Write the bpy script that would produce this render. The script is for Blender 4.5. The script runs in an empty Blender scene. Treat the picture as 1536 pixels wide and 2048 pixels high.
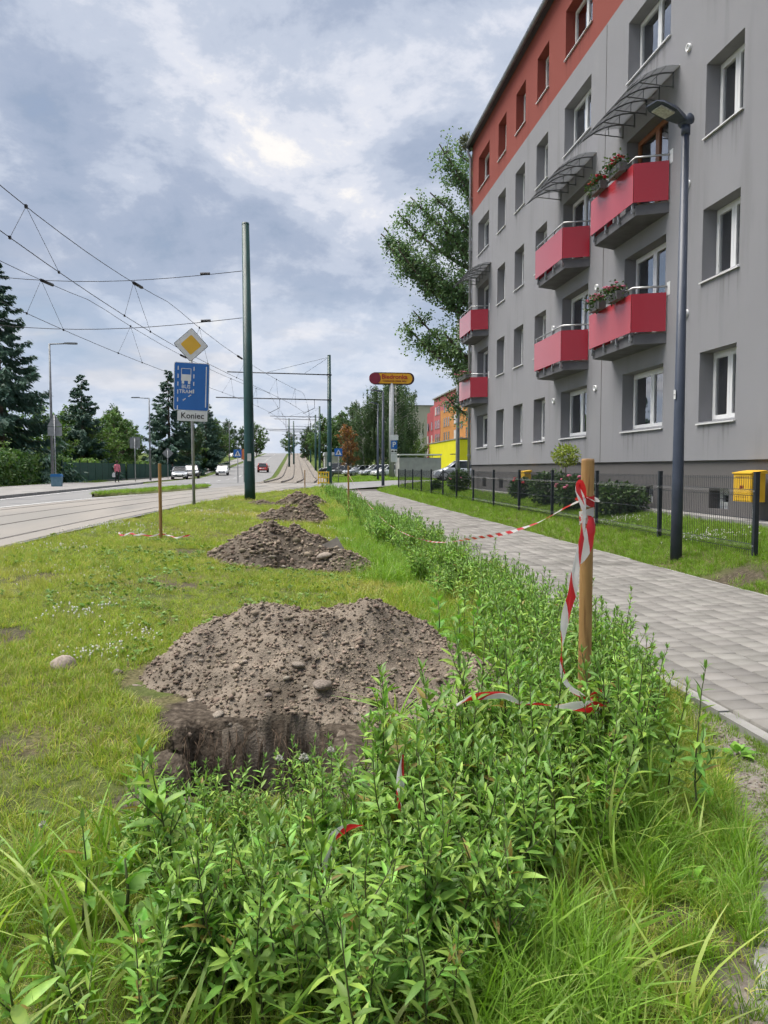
import bpy, math, random
import numpy as np
from mathutils import Vector, Matrix, Euler
PI = math.pi
R = math.radians
rnd = random.Random(7)
nr = np.random.default_rng(11)
scene = bpy.context.scene

# ------------------------------------------------------------------ camera
EYE = (0.0, 0.0, 1.45)
YAW, PITCH = 6.843, 3.334
cam_d = bpy.data.cameras.new('camera'); cam = bpy.data.objects.new('camera', cam_d)
scene.collection.objects.link(cam); scene.camera = cam
cam.location = EYE; cam.rotation_euler = (R(90 - PITCH), 0, R(-YAW))
cam_d.sensor_fit = 'AUTO'; cam_d.sensor_width = 36.0; cam_d.lens = 1500 / 2048 * 36
cam_d.clip_start = 0.05; cam_d.clip_end = 6000

# ------------------------------------------------------------------ sky
SUN_EL, SUN_AZ = 65.0, -70.0          # azimuth from +Y, towards +X
SKY_GAIN = 0.285
SKY_OFF = ((3.0, 1.8, 0), (5.3, 2.2, 7), (9, 2, 0))
world = bpy.data.worlds.new('World'); scene.world = world; world.use_nodes = True
wt = world.node_tree; wt.nodes.clear()
def N(t, kind, **kw):
    n = t.nodes.new(kind)
    for k, v in kw.items():
        if k == 'inp':
            for a, b in v.items(): n.inputs[a].default_value = b
        else: setattr(n, k, v)
    return n
def ramp(t, stops, interp='EASE'):
    n = t.nodes.new('ShaderNodeValToRGB'); cr = n.color_ramp; cr.interpolation = interp
    while len(cr.elements) < len(stops): cr.elements.new(0.5)
    for e, (p, c) in zip(cr.elements, stops):
        e.position = p; e.color = (c[0], c[1], c[2], 1) if not isinstance(c, (int, float)) else (c, c, c, 1)
    return n
def mathn(t, op, a, b=None, clamp=False):
    n = t.nodes.new('ShaderNodeMath'); n.operation = op; n.use_clamp = clamp
    for i, v in enumerate((a, b)):
        if v is None: continue
        if isinstance(v, (int, float)): n.inputs[i].default_value = v
        else: t.links.new(v, n.inputs[i])
    return n.outputs[0]
def mixc(t, fac, a, b, blend='MIX'):
    n = t.nodes.new('ShaderNodeMix'); n.data_type = 'RGBA'; n.blend_type = blend
    for sock, v in ((n.inputs[0], fac), (n.inputs[6], a), (n.inputs[7], b)):
        if isinstance(v, (int, float)): sock.default_value = v
        elif isinstance(v, tuple): sock.default_value = (v[0], v[1], v[2], 1)
        else: t.links.new(v, sock)
    return n.outputs[2]
def build_sky():
    t = wt; L = t.links.new
    tc = N(t, 'ShaderNodeTexCoord'); sep = N(t, 'ShaderNodeSeparateXYZ'); L(tc.outputs['Generated'], sep.inputs[0])
    z = mathn(t, 'MAXIMUM', sep.outputs[2], 0.0)
    den = mathn(t, 'ADD', z, 0.42)
    cx = mathn(t, 'DIVIDE', sep.outputs[0], den); cy = mathn(t, 'DIVIDE', sep.outputs[1], den)
    comb = N(t, 'ShaderNodeCombineXYZ'); L(cx, comb.inputs[0]); L(cy, comb.inputs[1]); L(mathn(t, 'MULTIPLY', z, 0.9), comb.inputs[2])
    def noise(scale, detail, rough, dist, off):
        m = N(t, 'ShaderNodeMapping'); m.inputs['Location'].default_value = off; L(comb.outputs[0], m.inputs[0])
        n = N(t, 'ShaderNodeTexNoise'); n.inputs['Scale'].default_value = scale; n.inputs['Detail'].default_value = detail
        n.inputs['Roughness'].default_value = rough; n.inputs['Distortion'].default_value = dist
        L(m.outputs[0], n.inputs['Vector']); return n.outputs['Fac']
    big = noise(1.15, 2, 0.5, 0.1, SKY_OFF[0])
    mid = noise(4.4, 7, 0.62, 0.15, SKY_OFF[1])
    d = mathn(t, 'ADD', mathn(t, 'MULTIPLY', big, 0.50), mathn(t, 'MULTIPLY', mid, 0.50))
    cl = ramp(t, [(0.40, (0.285, 0.345, 0.455)), (0.465, (0.345, 0.40, 0.515)), (0.525, (0.46, 0.51, 0.615)), (0.575, (0.62, 0.645, 0.72)), (0.625, (0.83, 0.805, 0.785)), (0.68, (1.0, .94, .88))])
    L(d, cl.inputs[0])
    # Nishita sky seen through the thinner places
    sky = N(t, 'ShaderNodeTexSky'); sky.sky_type = 'NISHITA'; sky.sun_disc = False
    sky.sun_elevation = R(SUN_EL); sky.sun_rotation = R(SUN_AZ); sky.air_density = 1.0; sky.dust_density = 1.5
    skyc = mixc(t, 1.0, sky.outputs[0], (0.10, 0.10, 0.10), 'MULTIPLY')
    thin = ramp(t, [(0.34, 0.45), (0.44, 0.10), (0.52, 0.0)]); L(d, thin.inputs[0])
    c1 = mixc(t, thin.outputs[0], cl.outputs[0], skyc)
    # towards the horizon the deck is seen edge-on: paler, banked, faintly warm
    streak_m = N(t, 'ShaderNodeMapping'); streak_m.inputs['Scale'].default_value = (2.4, 2.4, 8.0); streak_m.inputs['Location'].default_value = SKY_OFF[2]; L(tc.outputs['Generated'], streak_m.inputs[0])
    sn = N(t, 'ShaderNodeTexNoise'); sn.inputs['Scale'].default_value = 2.2; sn.inputs['Detail'].default_value = 5; sn.inputs['Distortion'].default_value = 0.3
    L(streak_m.outputs[0], sn.inputs['Vector'])
    hz = ramp(t, [(0.38, (0.42, 0.52, 0.66)), (0.52, (0.55, 0.61, 0.71)), (0.61, (0.74, 0.735, 0.745)), (0.70, (0.92, 0.84, 0.77))]); L(sn.outputs['Fac'], hz.inputs[0])
    hf = ramp(t, [(0.0, 0.80), (0.12, 0.50), (0.28, 0.0)]); L(z, hf.inputs[0])
    c2 = mixc(t, hf.outputs[0], c1, hz.outputs[0])
    bg = N(t, 'ShaderNodeBackground'); bg.inputs['Strength'].default_value = SKY_GAIN; L(c2, bg.inputs[0])
    out = N(t, 'ShaderNodeOutputWorld'); L(bg.outputs[0], out.inputs[0])
build_sky()
sun_d = bpy.data.lights.new('sun', 'SUN'); sun_d.energy = 1.5; sun_d.angle = R(50); sun_d.color = (1.0, 0.95, 0.88)
sun = bpy.data.objects.new('sun', sun_d); scene.collection.objects.link(sun)
_sd = Vector((math.sin(R(SUN_AZ)) * math.cos(R(SUN_EL)), math.cos(R(SUN_AZ)) * math.cos(R(SUN_EL)), math.sin(R(SUN_EL))))
sun.rotation_euler = _sd.to_track_quat('Z', 'Y').to_euler(); sun.location = (-20, 10, 40)
vs = scene.view_settings; vs.view_transform = 'Standard'; vs.look = 'None'; vs.exposure = 2.1; vs.gamma = 1.0; vs.use_curve_mapping = False
scene.render.engine = 'CYCLES'
scene.cycles.max_bounces = 4; scene.cycles.diffuse_bounces = 2; scene.cycles.glossy_bounces = 2
scene.cycles.transparent_max_bounces = 8; scene.cycles.transmission_bounces = 2
scene.cycles.use_adaptive_sampling = True; scene.cycles.adaptive_threshold = 0.05; scene.cycles.adaptive_min_samples = 24; scene.cycles.caustics_reflective = False; scene.cycles.caustics_refractive = False

# ------------------------------------------------------------------ materials
MATS = {}
def M(name, c1, c2=None, scale=6.0, rough=0.7, bump=0.0, bscale=60.0, metal=0.0, spec=0.4, rnd_v=0.0, island=0.0, trans=0.0,
      coat=0.0, stretch=None, detail=6.0, lo=0.35, hi=0.65, c3=None, emit=None, coords='Object', bdist=0.02, dead=0.0):
    if name in MATS: return MATS[name]
    m = bpy.data.materials.new(name); m.use_nodes = True; t = m.node_tree; t.nodes.clear(); L = t.links.new
    out = N(t, 'ShaderNodeOutputMaterial'); p = N(t, 'ShaderNodeBsdfPrincipled')
    p.inputs['Roughness'].default_value = rough; p.inputs['Metallic'].default_value = metal
    p.inputs['Specular IOR Level'].default_value = spec
    if coat: p.inputs['Coat Weight'].default_value = coat; p.inputs['Coat Roughness'].default_value = 0.12
    tc = N(t, 'ShaderNodeTexCoord'); vec = tc.outputs[coords]
    if stretch:
        mp = N(t, 'ShaderNodeMapping'); mp.inputs['Scale'].default_value = stretch; L(vec, mp.inputs[0]); vec = mp.outputs[0]
    col = None
    if c2 is not None:
        n = N(t, 'ShaderNodeTexNoise'); n.inputs['Scale'].default_value = scale; n.inputs['Detail'].default_value = detail
        L(vec, n.inputs['Vector'])
        stops = [(lo, c1), (hi, c2)] if c3 is None else [(lo, c1), ((lo + hi) / 2, c2), (hi, c3)]
        rp = ramp(t, stops, 'LINEAR'); L(n.outputs['Fac'], rp.inputs[0]); col = rp.outputs[0]
    if rnd_v or island:
        src = N(t, 'ShaderNodeObjectInfo').outputs['Random'] if rnd_v else N(t, 'ShaderNodeNewGeometry').outputs['Random Per Island']
        k = rnd_v or island
        hsv = N(t, 'ShaderNodeHueSaturation')
        mr = N(t, 'ShaderNodeMapRange'); mr.inputs['To Min'].default_value = 1 - k; mr.inputs['To Max'].default_value = 1 + k; L(src, mr.inputs['Value'])
        L(mr.outputs[0], hsv.inputs['Value'])
        wn = N(t, 'ShaderNodeTexWhiteNoise'); wn.noise_dimensions = '1D'; L(src, wn.inputs['W'])
        mr2 = N(t, 'ShaderNodeMapRange'); mr2.inputs['To Min'].default_value = 0.5 - 0.06 * k; mr2.inputs['To Max'].default_value = 0.5 + 0.06 * k; L(wn.outputs['Value'], mr2.inputs['Value'])
        L(mr2.outputs[0], hsv.inputs['Hue'])
        if col is not None: L(col, hsv.inputs['Color'])
        else: hsv.inputs['Color'].default_value = (*c1, 1)
        col = hsv.outputs[0]
        if dead: col = mixc(t, mathn(t, 'GREATER_THAN', wn.outputs['Value'], dead), col, (.26, .20, .05))
    if col is not None: L(col, p.inputs['Base Color'])
    else: p.inputs['Base Color'].default_value = (*c1, 1)
    if bump:
        bn = N(t, 'ShaderNodeTexNoise'); bn.inputs['Scale'].default_value = bscale; bn.inputs['Detail'].default_value = 5
        L(vec, bn.inputs['Vector'])
        b = N(t, 'ShaderNodeBump'); b.inputs['Strength'].default_value = bump; b.inputs['Distance'].default_value = bdist
        L(bn.outputs['Fac'], b.inputs['Height']); L(b.outputs[0], p.inputs['Normal'])
    if emit: p.inputs['Emission Color'].default_value = (*emit, 1); p.inputs['Emission Strength'].default_value = 1
    sh = p.outputs[0]
    if trans:
        tr = N(t, 'ShaderNodeBsdfTranslucent')
        if col is not None: L(mixc(t, 1.0, col, (1.25, 1.3, 0.75), 'MULTIPLY'), tr.inputs[0])
        else: tr.inputs[0].default_value = (*[min(1, a * b) for a, b in zip(c1, (1.25, 1.3, 0.75))], 1)
        mx = N(t, 'ShaderNodeMixShader'); mx.inputs[0].default_value = trans; L(sh, mx.inputs[1]); L(tr.outputs[0], mx.inputs[2]); sh = mx.outputs[0]
    L(sh, out.inputs[0]); MATS[name] = m; return m

def pane_mat(name, tint=0.38, refl=0.4):
    m = bpy.data.materials.new(name); m.use_nodes = True; t = m.node_tree; t.nodes.clear(); L = t.links.new
    out = N(t, 'ShaderNodeOutputMaterial'); g = N(t, 'ShaderNodeBsdfGlossy'); g.inputs['Roughness'].default_value = 0.02; g.inputs['Color'].default_value = (0.95, 0.97, 1, 1)
    tr = N(t, 'ShaderNodeBsdfTransparent'); tr.inputs[0].default_value = (tint * 1.6, tint * 1.7, tint * 1.7, 1)
    lw = N(t, 'ShaderNodeFresnel'); lw.inputs[0].default_value = 1.55
    f = mathn(t, 'ADD', mathn(t, 'MULTIPLY', lw.outputs[0], 1.6), refl * 0.5, True)
    nz = N(t, 'ShaderNodeTexNoise'); nz.inputs['Scale'].default_value = 1.3; tc = N(t, 'ShaderNodeTexCoord'); L(tc.outputs['Object'], nz.inputs['Vector'])
    b = N(t, 'ShaderNodeBump'); b.inputs['Strength'].default_value = 0.06; b.inputs['Distance'].default_value = 0.05; L(nz.outputs['Fac'], b.inputs['Height']); L(b.outputs[0], g.inputs['Normal'])
    mx = N(t, 'ShaderNodeMixShader'); L(f, mx.inputs[0]); L(tr.outputs[0], mx.inputs[1]); L(g.outputs[0], mx.inputs[2]); L(mx.outputs[0], out.inputs[0])
    MATS[name] = m; return m

# ------------------------------------------------------------------ mesh helpers
COL = scene.collection
class MB:
    def __init__(s): s.v = []; s.f = []; s.mi = []; s.m = 0
    def add(s, vs_, fs):
        o = len(s.v); s.v += [tuple(p) for p in vs_]
        for f in fs: s.f.append(tuple(i + o for i in f)); s.mi.append(s.m)
        return s
    def box(s, x0, x1, y0, y1, z0, z1, M4=None):
        p = [(x0, y0, z0), (x1, y0, z0), (x1, y1, z0), (x0, y1, z0), (x0, y0, z1), (x1, y0, z1), (x1, y1, z1), (x0, y1, z1)]
        if M4 is not None: p = [tuple(M4 @ Vector(q)) for q in p]
        return s.add(p, [(0, 3, 2, 1), (4, 5, 6, 7), (0, 1, 5, 4), (1, 2, 6, 5), (2, 3, 7, 6), (3, 0, 4, 7)])
    def cbox(s, c, d, M4=None):
        return s.box(c[0] - d[0] / 2, c[0] + d[0] / 2, c[1] - d[1] / 2, c[1] + d[1] / 2, c[2] - d[2] / 2, c[2] + d[2] / 2, M4)
    def tube(s, pts, r, n=6, cap=True):
        pts = [Vector(p) for p in pts]; rs = r if isinstance(r, (list, tuple)) else [r] * len(pts)
        vs_, fs = [], []; prev = None
        for i, p in enumerate(pts):
            d = (pts[min(i + 1, len(pts) - 1)] - pts[max(i - 1, 0)])
            d = d.normalized() if d.length > 1e-9 else Vector((0, 0, 1))
            if prev is None:
                a = Vector((0, 0, 1)) if abs(d.z) < 0.95 else Vector((1, 0, 0)); u = d.cross(a).normalized()
            else: u = (prev - d * prev.dot(d)); u = u.normalized() if u.length > 1e-6 else d.orthogonal().normalized()
            prev = u; w = d.cross(u)
            for k in range(n):
                a = 2 * PI * k / n; vs_.append(p + (u * math.cos(a) + w * math.sin(a)) * rs[i])
        for i in range(len(pts) - 1):
            for k in range(n):
                k2 = (k + 1) % n; fs.append((i * n + k, i * n + k2, (i + 1) * n + k2, (i + 1) * n + k))
        if cap: fs.append(tuple(range(n - 1, -1, -1))); fs.append(tuple((len(pts) - 1) * n + k for k in range(n)))
        return s.add(vs_, fs)
    def prism(s, poly, a0, a1, axis='z'):
        n = len(poly)
        def mk(u, v, a): return {'z': (u, v, a), 'y': (u, a, v), 'x': (a, u, v)}[axis]
        vs_ = [mk(u, v, a0) for u, v in poly] + [mk(u, v, a1) for u, v in poly]
        fs = [tuple(range(n - 1, -1, -1)), tuple(range(n, 2 * n))] + [(i, (i + 1) % n, n + (i + 1) % n, n + i) for i in range(n)]
        return s.add(vs_, fs)
    def lathe(s, prof, n=16, c=(0, 0, 0), axis='z'):
        vs_, fs = [], []
        for r, h in prof:
            for k in range(n):
                a = 2 * PI * k / n; x, y = r * math.cos(a), r * math.sin(a)
                q = (x, y, h) if axis == 'z' else ((x, h, y) if axis == 'y' else (h, x, y))
                vs_.append((q[0] + c[0], q[1] + c[1], q[2] + c[2]))
        for i in range(len(prof) - 1):
            for k in range(n):
                k2 = (k + 1) % n; fs.append((i * n + k, i * n + k2, (i + 1) * n + k2, (i + 1) * n + k))
        return s.add(vs_, fs)
    def mesh(s, name, mats, smooth=False):
        me = bpy.data.meshes.new(name); me.from_pydata(s.v, [], s.f)
        for m in (mats if isinstance(mats, (list, tuple)) else [mats]): me.materials.append(m)
        if len(set(s.mi)) > 1: me.polygons.foreach_set('material_index', s.mi)
        if smooth: me.polygons.foreach_set('use_smooth', [True] * len(me.polygons))
        me.update(); return me
    def build(s, name, mats, parent=None, smooth=False): return ob(name, s.mesh(name, mats, smooth), parent)
def ob(name, data, parent=None, loc=None, rot=None, scale=None):
    o = bpy.data.objects.new(name, data); COL.objects.link(o)
    if parent is not None: o.parent = parent
    if loc is not None: o.location = loc
    if rot is not None: o.rotation_euler = rot
    if scale is not None: o.scale = (scale,) * 3 if isinstance(scale, (int, float)) else scale
    return o
def tag(o, label=None, cat=None, group=None, kind=None):
    if label: o['label'] = label
    if cat: o['category'] = cat
    if group: o['group'] = group
    if kind: o['kind'] = kind
    return o
def thing(name, label, cat, loc=(0, 0, 0), rz=0.0, group=None):
    return tag(ob(name, None, None, loc, (0, 0, rz)), label, cat, group)
def copy_tree(o, parent=None):
    c = o.copy(); COL.objects.link(c); c.parent = parent
    for ch in o.children: copy_tree(ch, c)
    return c
def npmesh(name, V, F, mats, smooth=False, mi=None):
    V = np.asarray(V, dtype=np.float32); F = np.asarray(F, dtype=np.int32); k = F.shape[1]
    me = bpy.data.meshes.new(name); me.vertices.add(len(V)); me.vertices.foreach_set('co', V.ravel())
    me.loops.add(F.size); me.loops.foreach_set('vertex_index', F.ravel())
    me.polygons.add(len(F)); me.polygons.foreach_set('loop_start', np.arange(0, F.size, k, dtype=np.int32))
    me.polygons.foreach_set('loop_total', np.full(len(F), k, dtype=np.int32))
    for m in (mats if isinstance(mats, (list, tuple)) else [mats]): me.materials.append(m)
    if mi is not None: me.polygons.foreach_set('material_index', np.asarray(mi, dtype=np.int32))
    if smooth: me.polygons.foreach_set('use_smooth', np.ones(len(F), dtype=bool))
    me.update(); me.validate(); return me
def gridmesh(name, xs, ys, zf, mats, smooth=True, keep=None):
    Xg, Yg = np.meshgrid(xs, ys); Zg = zf(Xg, Yg); nx, ny = len(xs), len(ys)
    V = np.stack([Xg, Yg, Zg], -1).reshape(-1, 3)
    i = np.arange(nx - 1)[None, :] + nx * np.arange(ny - 1)[:, None]
    F = np.stack([i, i + 1, i + nx + 1, i + nx], -1).reshape(-1, 4)
    if keep is not None: F = F[keep(V[F].mean(1))]
    return npmesh(name, V, F, mats, smooth), V
def _hash(i, j, s):
    h = (i * 374761393 + j * 668265263 + s * 974634777) & 0xffffffff
    h = ((h ^ (h >> 13)) * 1274126177) & 0xffffffff
    return ((h ^ (h >> 16)) & 0xffff) / 65535.0
def vnoise(x, y, s=0):
    x = np.asarray(x, float); y = np.asarray(y, float); xi = np.floor(x).astype(np.int64); yi = np.floor(y).astype(np.int64)
    u = x - xi; v = y - yi; u = u * u * (3 - 2 * u); v = v * v * (3 - 2 * v)
    return (_hash(xi, yi, s) * (1 - u) + _hash(xi + 1, yi, s) * u) * (1 - v) + (_hash(xi, yi + 1, s) * (1 - u) + _hash(xi + 1, yi + 1, s) * u) * v
def fbm(x, y, s=0, o=4):
    a, f, t = 0.5, 1.0, 0.0
    for k in range(o): t = t + a * vnoise(x * f, y * f, s + k * 17); a *= 0.5; f *= 2.03
    return t
def sstep(a, b, x): t = np.clip((np.asarray(x, float) - a) / (b - a), 0, 1); return t * t * (3 - 2 * t)
def inpoly(x, y, poly):
    x = np.asarray(x); y = np.asarray(y); c = np.zeros(x.shape, bool); n = len(poly)
    for i in range(n):
        (x0, y0), (x1, y1) = poly[i], poly[(i + 1) % n]
        if y0 == y1: continue
        c ^= ((y0 > y) != (y1 > y)) & (x < (x1 - x0) * (y - y0) / (y1 - y0) + x0)
    return c
def text_mesh(name, body, size, mat, parent, M4, extrude=0.002, align='CENTER', spacing=1.0, sx=1.0, bold=0.0):
    cu = bpy.data.curves.new(name, 'FONT'); cu.body = body; cu.size = size; cu.align_x = align; cu.align_y = 'CENTER'
    cu.extrude = extrude; cu.space_character = spacing; cu.offset = bold; cu.resolution_u = 3
    tmp = bpy.data.objects.new('tmp', cu); COL.objects.link(tmp); bpy.context.view_layer.update()
    me = bpy.data.meshes.new_from_object(tmp.evaluated_get(bpy.context.evaluated_depsgraph_get()))
    bpy.data.objects.remove(tmp); me.materials.clear(); me.materials.append(mat)
    me.transform(M4 @ Matrix.Diagonal((sx, 1, 1, 1))); return ob(name, me, parent)

# ------------------------------------------------------------------ terrain
EDGE_Y = [-40, 0, 11.5, 24.5, 33, 40, 45, 47]; EDGE_X = [-7.0, -5.0, -4.15, -3.25, -1.95, -0.2, 1.4, 2.3]
def edge_x(y): return np.interp(y, EDGE_Y, EDGE_X)
def hill(y): y = np.asarray(y, float); return 0.034 * (np.sqrt(np.maximum(y - 95, 0) ** 2 + 144) - 12) * (y > 95) * (y <= 340) + (y > 340) * 0.034 * 233.3
PIT = (-0.57, 0.19, 3.12, 3.94)
def pit_depth(x, y):
    jx = (fbm(x * 6, y * 6, 3) - 0.5) * 0.30; jy = (fbm(x * 6 + 9, y * 6, 5) - 0.5) * 0.30
    dx = np.minimum(x + jx - PIT[0], PIT[1] - x - jx); dy = np.minimum(y + jy - PIT[2], PIT[3] - y - jy)
    d = np.minimum(dx, dy); return 0.75 * sstep(-0.02, 0.06, d) + 0.03 * sstep(-0.25, 0.0, d) * (fbm(x * 9, y * 9, 8) - 0.5)
def terrain0(x, y):
    x = np.asarray(x, float); y = np.asarray(y, float); ex = edge_x(y)
    lawn = 0.30 * (1 - sstep(0.0, 1.0, (x - ex) / np.maximum(2.3 - ex, 0.3)))
    lawn = np.where(x < ex, 0.20 + 0.09 * sstep(-0.35, 0, x - ex), lawn)
    right = np.interp(x, [5.15, 6.0, 7.7, 9, 60], [0.0, 0.29, 0.56, 0.56, 0.56])
    near = np.where(x > 2.3, right, lawn)
    far = np.interp(x, [-11, 4, 8, 30], [0.20, 0.20, 0.42, 0.5])
    k = sstep(44.5, 49, y)
    return near * (1 - k) + far * k + hill(y)
def terrain(x, y):
    z = terrain0(x, y); x = np.asarray(x, float); y = np.asarray(y, float)
    bump_ = (fbm(x * 1.3, y * 1.3, 21) - 0.5) * 0.05 * (x > edge_x(y)) * (x < 2.2) * (y < 44)
    left = 0.35 * sstep(-17.5, -21, x) * 0
    return z + bump_ + left
def tz(x, y): return float(terrain(np.array([x]), np.array([y]))[0])
def tz0(x, y): return float(terrain0(np.array([x]), np.array([y]))[0])

# ------------------------------------------------------------------ ground, roads, path
def ground_mat():
    m = bpy.data.materials.new('ground'); m.use_nodes = True; t = m.node_tree; t.nodes.clear(); L = t.links.new
    out = N(t, 'ShaderNodeOutputMaterial'); p = N(t, 'ShaderNodeBsdfPrincipled'); p.inputs['Roughness'].default_value = 0.95; p.inputs['Specular IOR Level'].default_value = 0.15
    tc = N(t, 'ShaderNodeTexCoord')
    def nz(s, d=6, off=(0, 0, 0)):
        mp = N(t, 'ShaderNodeMapping'); mp.inputs['Location'].default_value = off; L(tc.outputs['Object'], mp.inputs[0])
        n = N(t, 'ShaderNodeTexNoise'); n.inputs['Scale'].default_value = s; n.inputs['Detail'].default_value = d; L(mp.outputs[0], n.inputs['Vector']); return n.outputs['Fac']
    g = ramp(t, [(0.3, (0.035, 0.055, 0.012)), (0.5, (0.075, 0.11, 0.022)), (0.7, (0.12, 0.145, 0.035))], 'LINEAR'); L(nz(3.0, 9), g.inputs[0])
    th = ramp(t, [(0.35, (0.07, 0.055, 0.03)), (0.65, (0.19, 0.155, 0.09))], 'LINEAR'); L(nz(40, 6), th.inputs[0])
    s = ramp(t, [(0.3, (0.035, 0.027, 0.020)), (0.55, (0.085, 0.068, 0.052)), (0.75, (0.17, 0.14, 0.11))], 'LINEAR'); L(nz(28, 8, (4, 4, 4)), s.inputs[0])
    at = N(t, 'ShaderNodeAttribute'); at.attribute_name = 'soil'; ag = N(t, 'ShaderNodeAttribute'); ag.attribute_name = 'thatch'
    gr = N(t, 'ShaderNodeAttribute'); gr.attribute_name = 'gravel'
    c = mixc(t, ag.outputs['Fac'], g.outputs[0], th.outputs[0]); c = mixc(t, at.outputs['Fac'], c, s.outputs[0])
    vr = N(t, 'ShaderNodeTexVoronoi'); vr.inputs['Scale'].default_value = 85; L(tc.outputs['Object'], vr.inputs['Vector'])
    gv = N(t, 'ShaderNodeHueSaturation'); gv.inputs['Saturation'].default_value = 0.12; gv.inputs['Value'].default_value = 0.34; L(vr.outputs['Color'], gv.inputs['Color'])
    gv2 = mixc(t, 0.6, gv.outputs[0], (0.20, 0.16, 0.118))
    c = mixc(t, gr.outputs['Fac'], c, gv2); L(c, p.inputs['Base Color'])
    b = N(t, 'ShaderNodeBump'); b.inputs['Strength'].default_value = 0.9; b.inputs['Distance'].default_value = 0.02; L(nz(45, 8), b.inputs['Height']); L(b.outputs[0], p.inputs['Normal'])
    L(p.outputs[0], out.inputs[0]); return m
def lines(segs):
    o = []
    for a, b, s in segs: o += list(np.arange(a, b - 1e-6, s))
    return np.array(o + [segs[-1][1]])
XL = lines([(-900, -100, 100), (-100, -30, 14), (-30, -12, 1.5), (-12, -3, 0.5), (-3, -1.2, 0.2), (-1.2, 0.8, 0.035), (0.8, 2.4, 0.1), (2.4, 8, 0.4), (8, 30, 2), (30, 100, 14), (100, 900, 100)])
YL = lines([(-60, 0, 6), (0, 2.6, 0.2), (2.6, 4.7, 0.035), (4.7, 8, 0.15), (8, 20, 0.4), (20, 50, 0.6), (50, 95, 3), (95, 350, 5), (350, 1500, 115)])
def soil_mask(x, y):
    d = np.maximum(np.maximum(PIT[0] - 0.10 - x, x - PIT[1] - 0.22), np.maximum(PIT[2] - 0.05 - y, y - 4.7)) + (fbm(x * 6, y * 6, 31) - 0.5) * 0.28
    s = 1 - sstep(-0.02, 0.06, d)
    for (cx, cy, r) in ((-1.75, 3.05, .30), (-1.4, 3.6, .16), (-2.4, 3.6, .3), (-1.3, 2.55, .2), (-2.7, 8.6, .25), (5.45, 8.6, .45), (5.3, 7.4, .3), (-1.2, 8.3, .2), (-2.2, 5.8, .2), (-1.6, 11.6, .25), (1.25, 2.0, .13)):
        q = np.hypot(x - cx, (y - cy)) + (fbm(x * 5, y * 5, 33) - 0.5) * 0.5; s = np.maximum(s, 0.9 * (1 - sstep(r - 0.08, r + 0.08, q)))
    return s
GRAVEL_POLY = [(1.0, 1.2), (1.12, 1.72), (1.42, 2.2), (1.70, 2.6), (1.92, 3.1), (2.14, 3.7), (2.38, 4.35), (2.5, 4.4), (2.5, 3.0), (2.5, 1.2)]
def gravel_mask(x, y): return inpoly(x + (fbm(x * 4, y * 4, 41) - .5) * .2, y + (fbm(x * 4, y * 4, 43) - .5) * .2, GRAVEL_POLY).astype(float)
def build_ground():
    me, V = gridmesh('ground', XL, YL, lambda x, y: terrain(x, y) - pit_depth(x, y), ground_mat())
    x, y = V[:, 0], V[:, 1]
    th = 0.25 + 0.5 * (fbm(x * 0.9, y * 0.9, 51) > 0.52) * (y < 20); th = np.where(y > 45, 0.0, th)
    for nm, a in (('soil', soil_mask(x, y)), ('thatch', th), ('gravel', gravel_mask(x, y))):
        at = me.attributes.new(nm, 'FLOAT', 'POINT'); at.data.foreach_set('value', np.asarray(a, np.float32))
    tag(ob('ground', me), kind='structure', label='grassy ground with bare soil patches')
build_ground()

asphalt = M('asphalt', (0.155, 0.155, 0.16), (0.22, 0.217, 0.213), scale=0.6, rough=0.85, bump=0.35, bscale=220, bdist=0.004, c3=(0.19, 0.19, 0.19))
concrete_lane = M('tram_lane', (0.19, 0.182, 0.17), (0.265, 0.245, 0.22), scale=0.35, rough=0.9, bump=0.3, bscale=150, bdist=0.004, c3=(0.22, 0.21, 0.193), stretch=(1, .25, 1))
paving_light = M('pale_paving', (0.21, 0.202, 0.194), (0.28, 0.27, 0.258), scale=1.2, rough=0.9, bump=0.3, bscale=90, bdist=0.004)
kerb_m = M('kerb_concrete', (0.20, 0.196, 0.188), (0.30, 0.292, 0.28), scale=5, rough=0.9, bump=0.4, bscale=120, bdist=0.004)
paint = M('road_paint', (0.55, 0.55, 0.54), (0.72, 0.72, 0.70), scale=4, rough=0.7)
steel = M('rail_steel', (0.10, 0.085, 0.075), (0.21, 0.18, 0.16), scale=3, rough=0.45, metal=0.6)
ballast_m = M('ballast', (0.09, 0.08, 0.07), (0.27, 0.24, 0.205), scale=9, rough=0.95, bump=1.0, bscale=14, c3=(0.17, 0.15, 0.13), bdist=0.05)
def strip(name, left, right, ys, dz, mat, kind='structure', nx=2, label=None, parent=None):
    V, F = [], []
    for y in ys:
        l, r_ = left(y), right(y)
        for k in range(nx): x = l + (r_ - l) * k / (nx - 1); V.append((x, y, tz0(x, y) + dz))
    for j in range(len(ys) - 1):
        for k in range(nx - 1): i = j * nx + k; F.append((i, i + 1, i + nx + 1, i + nx))
    o = ob(name, npmesh(name, V, F, mat, True), parent)
    if parent is None: tag(o, label, kind=kind)
    return o
def ysub(a, b, extra=()): return sorted(set([a, b] + [round(float(y), 4) for y in YL if a < y < b] + list(extra)))
ROAD_L = -11.8
def road_r(y):
    if y < 46.5: return float(edge_x(y)) - 0.05
    if y <= 62.5: return 3.0
    return -3.0
ys1 = ysub(-60, 46.4); strip('road', lambda y: ROAD_L, road_r, ys1, 0.02, asphalt, nx=24, label='wide pale asphalt street rising to the hill')
strip('road', lambda y: ROAD_L, road_r, ysub(46.4, 62.5), 0.02, asphalt, nx=4, label='asphalt street where the tram tracks cross')
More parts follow.
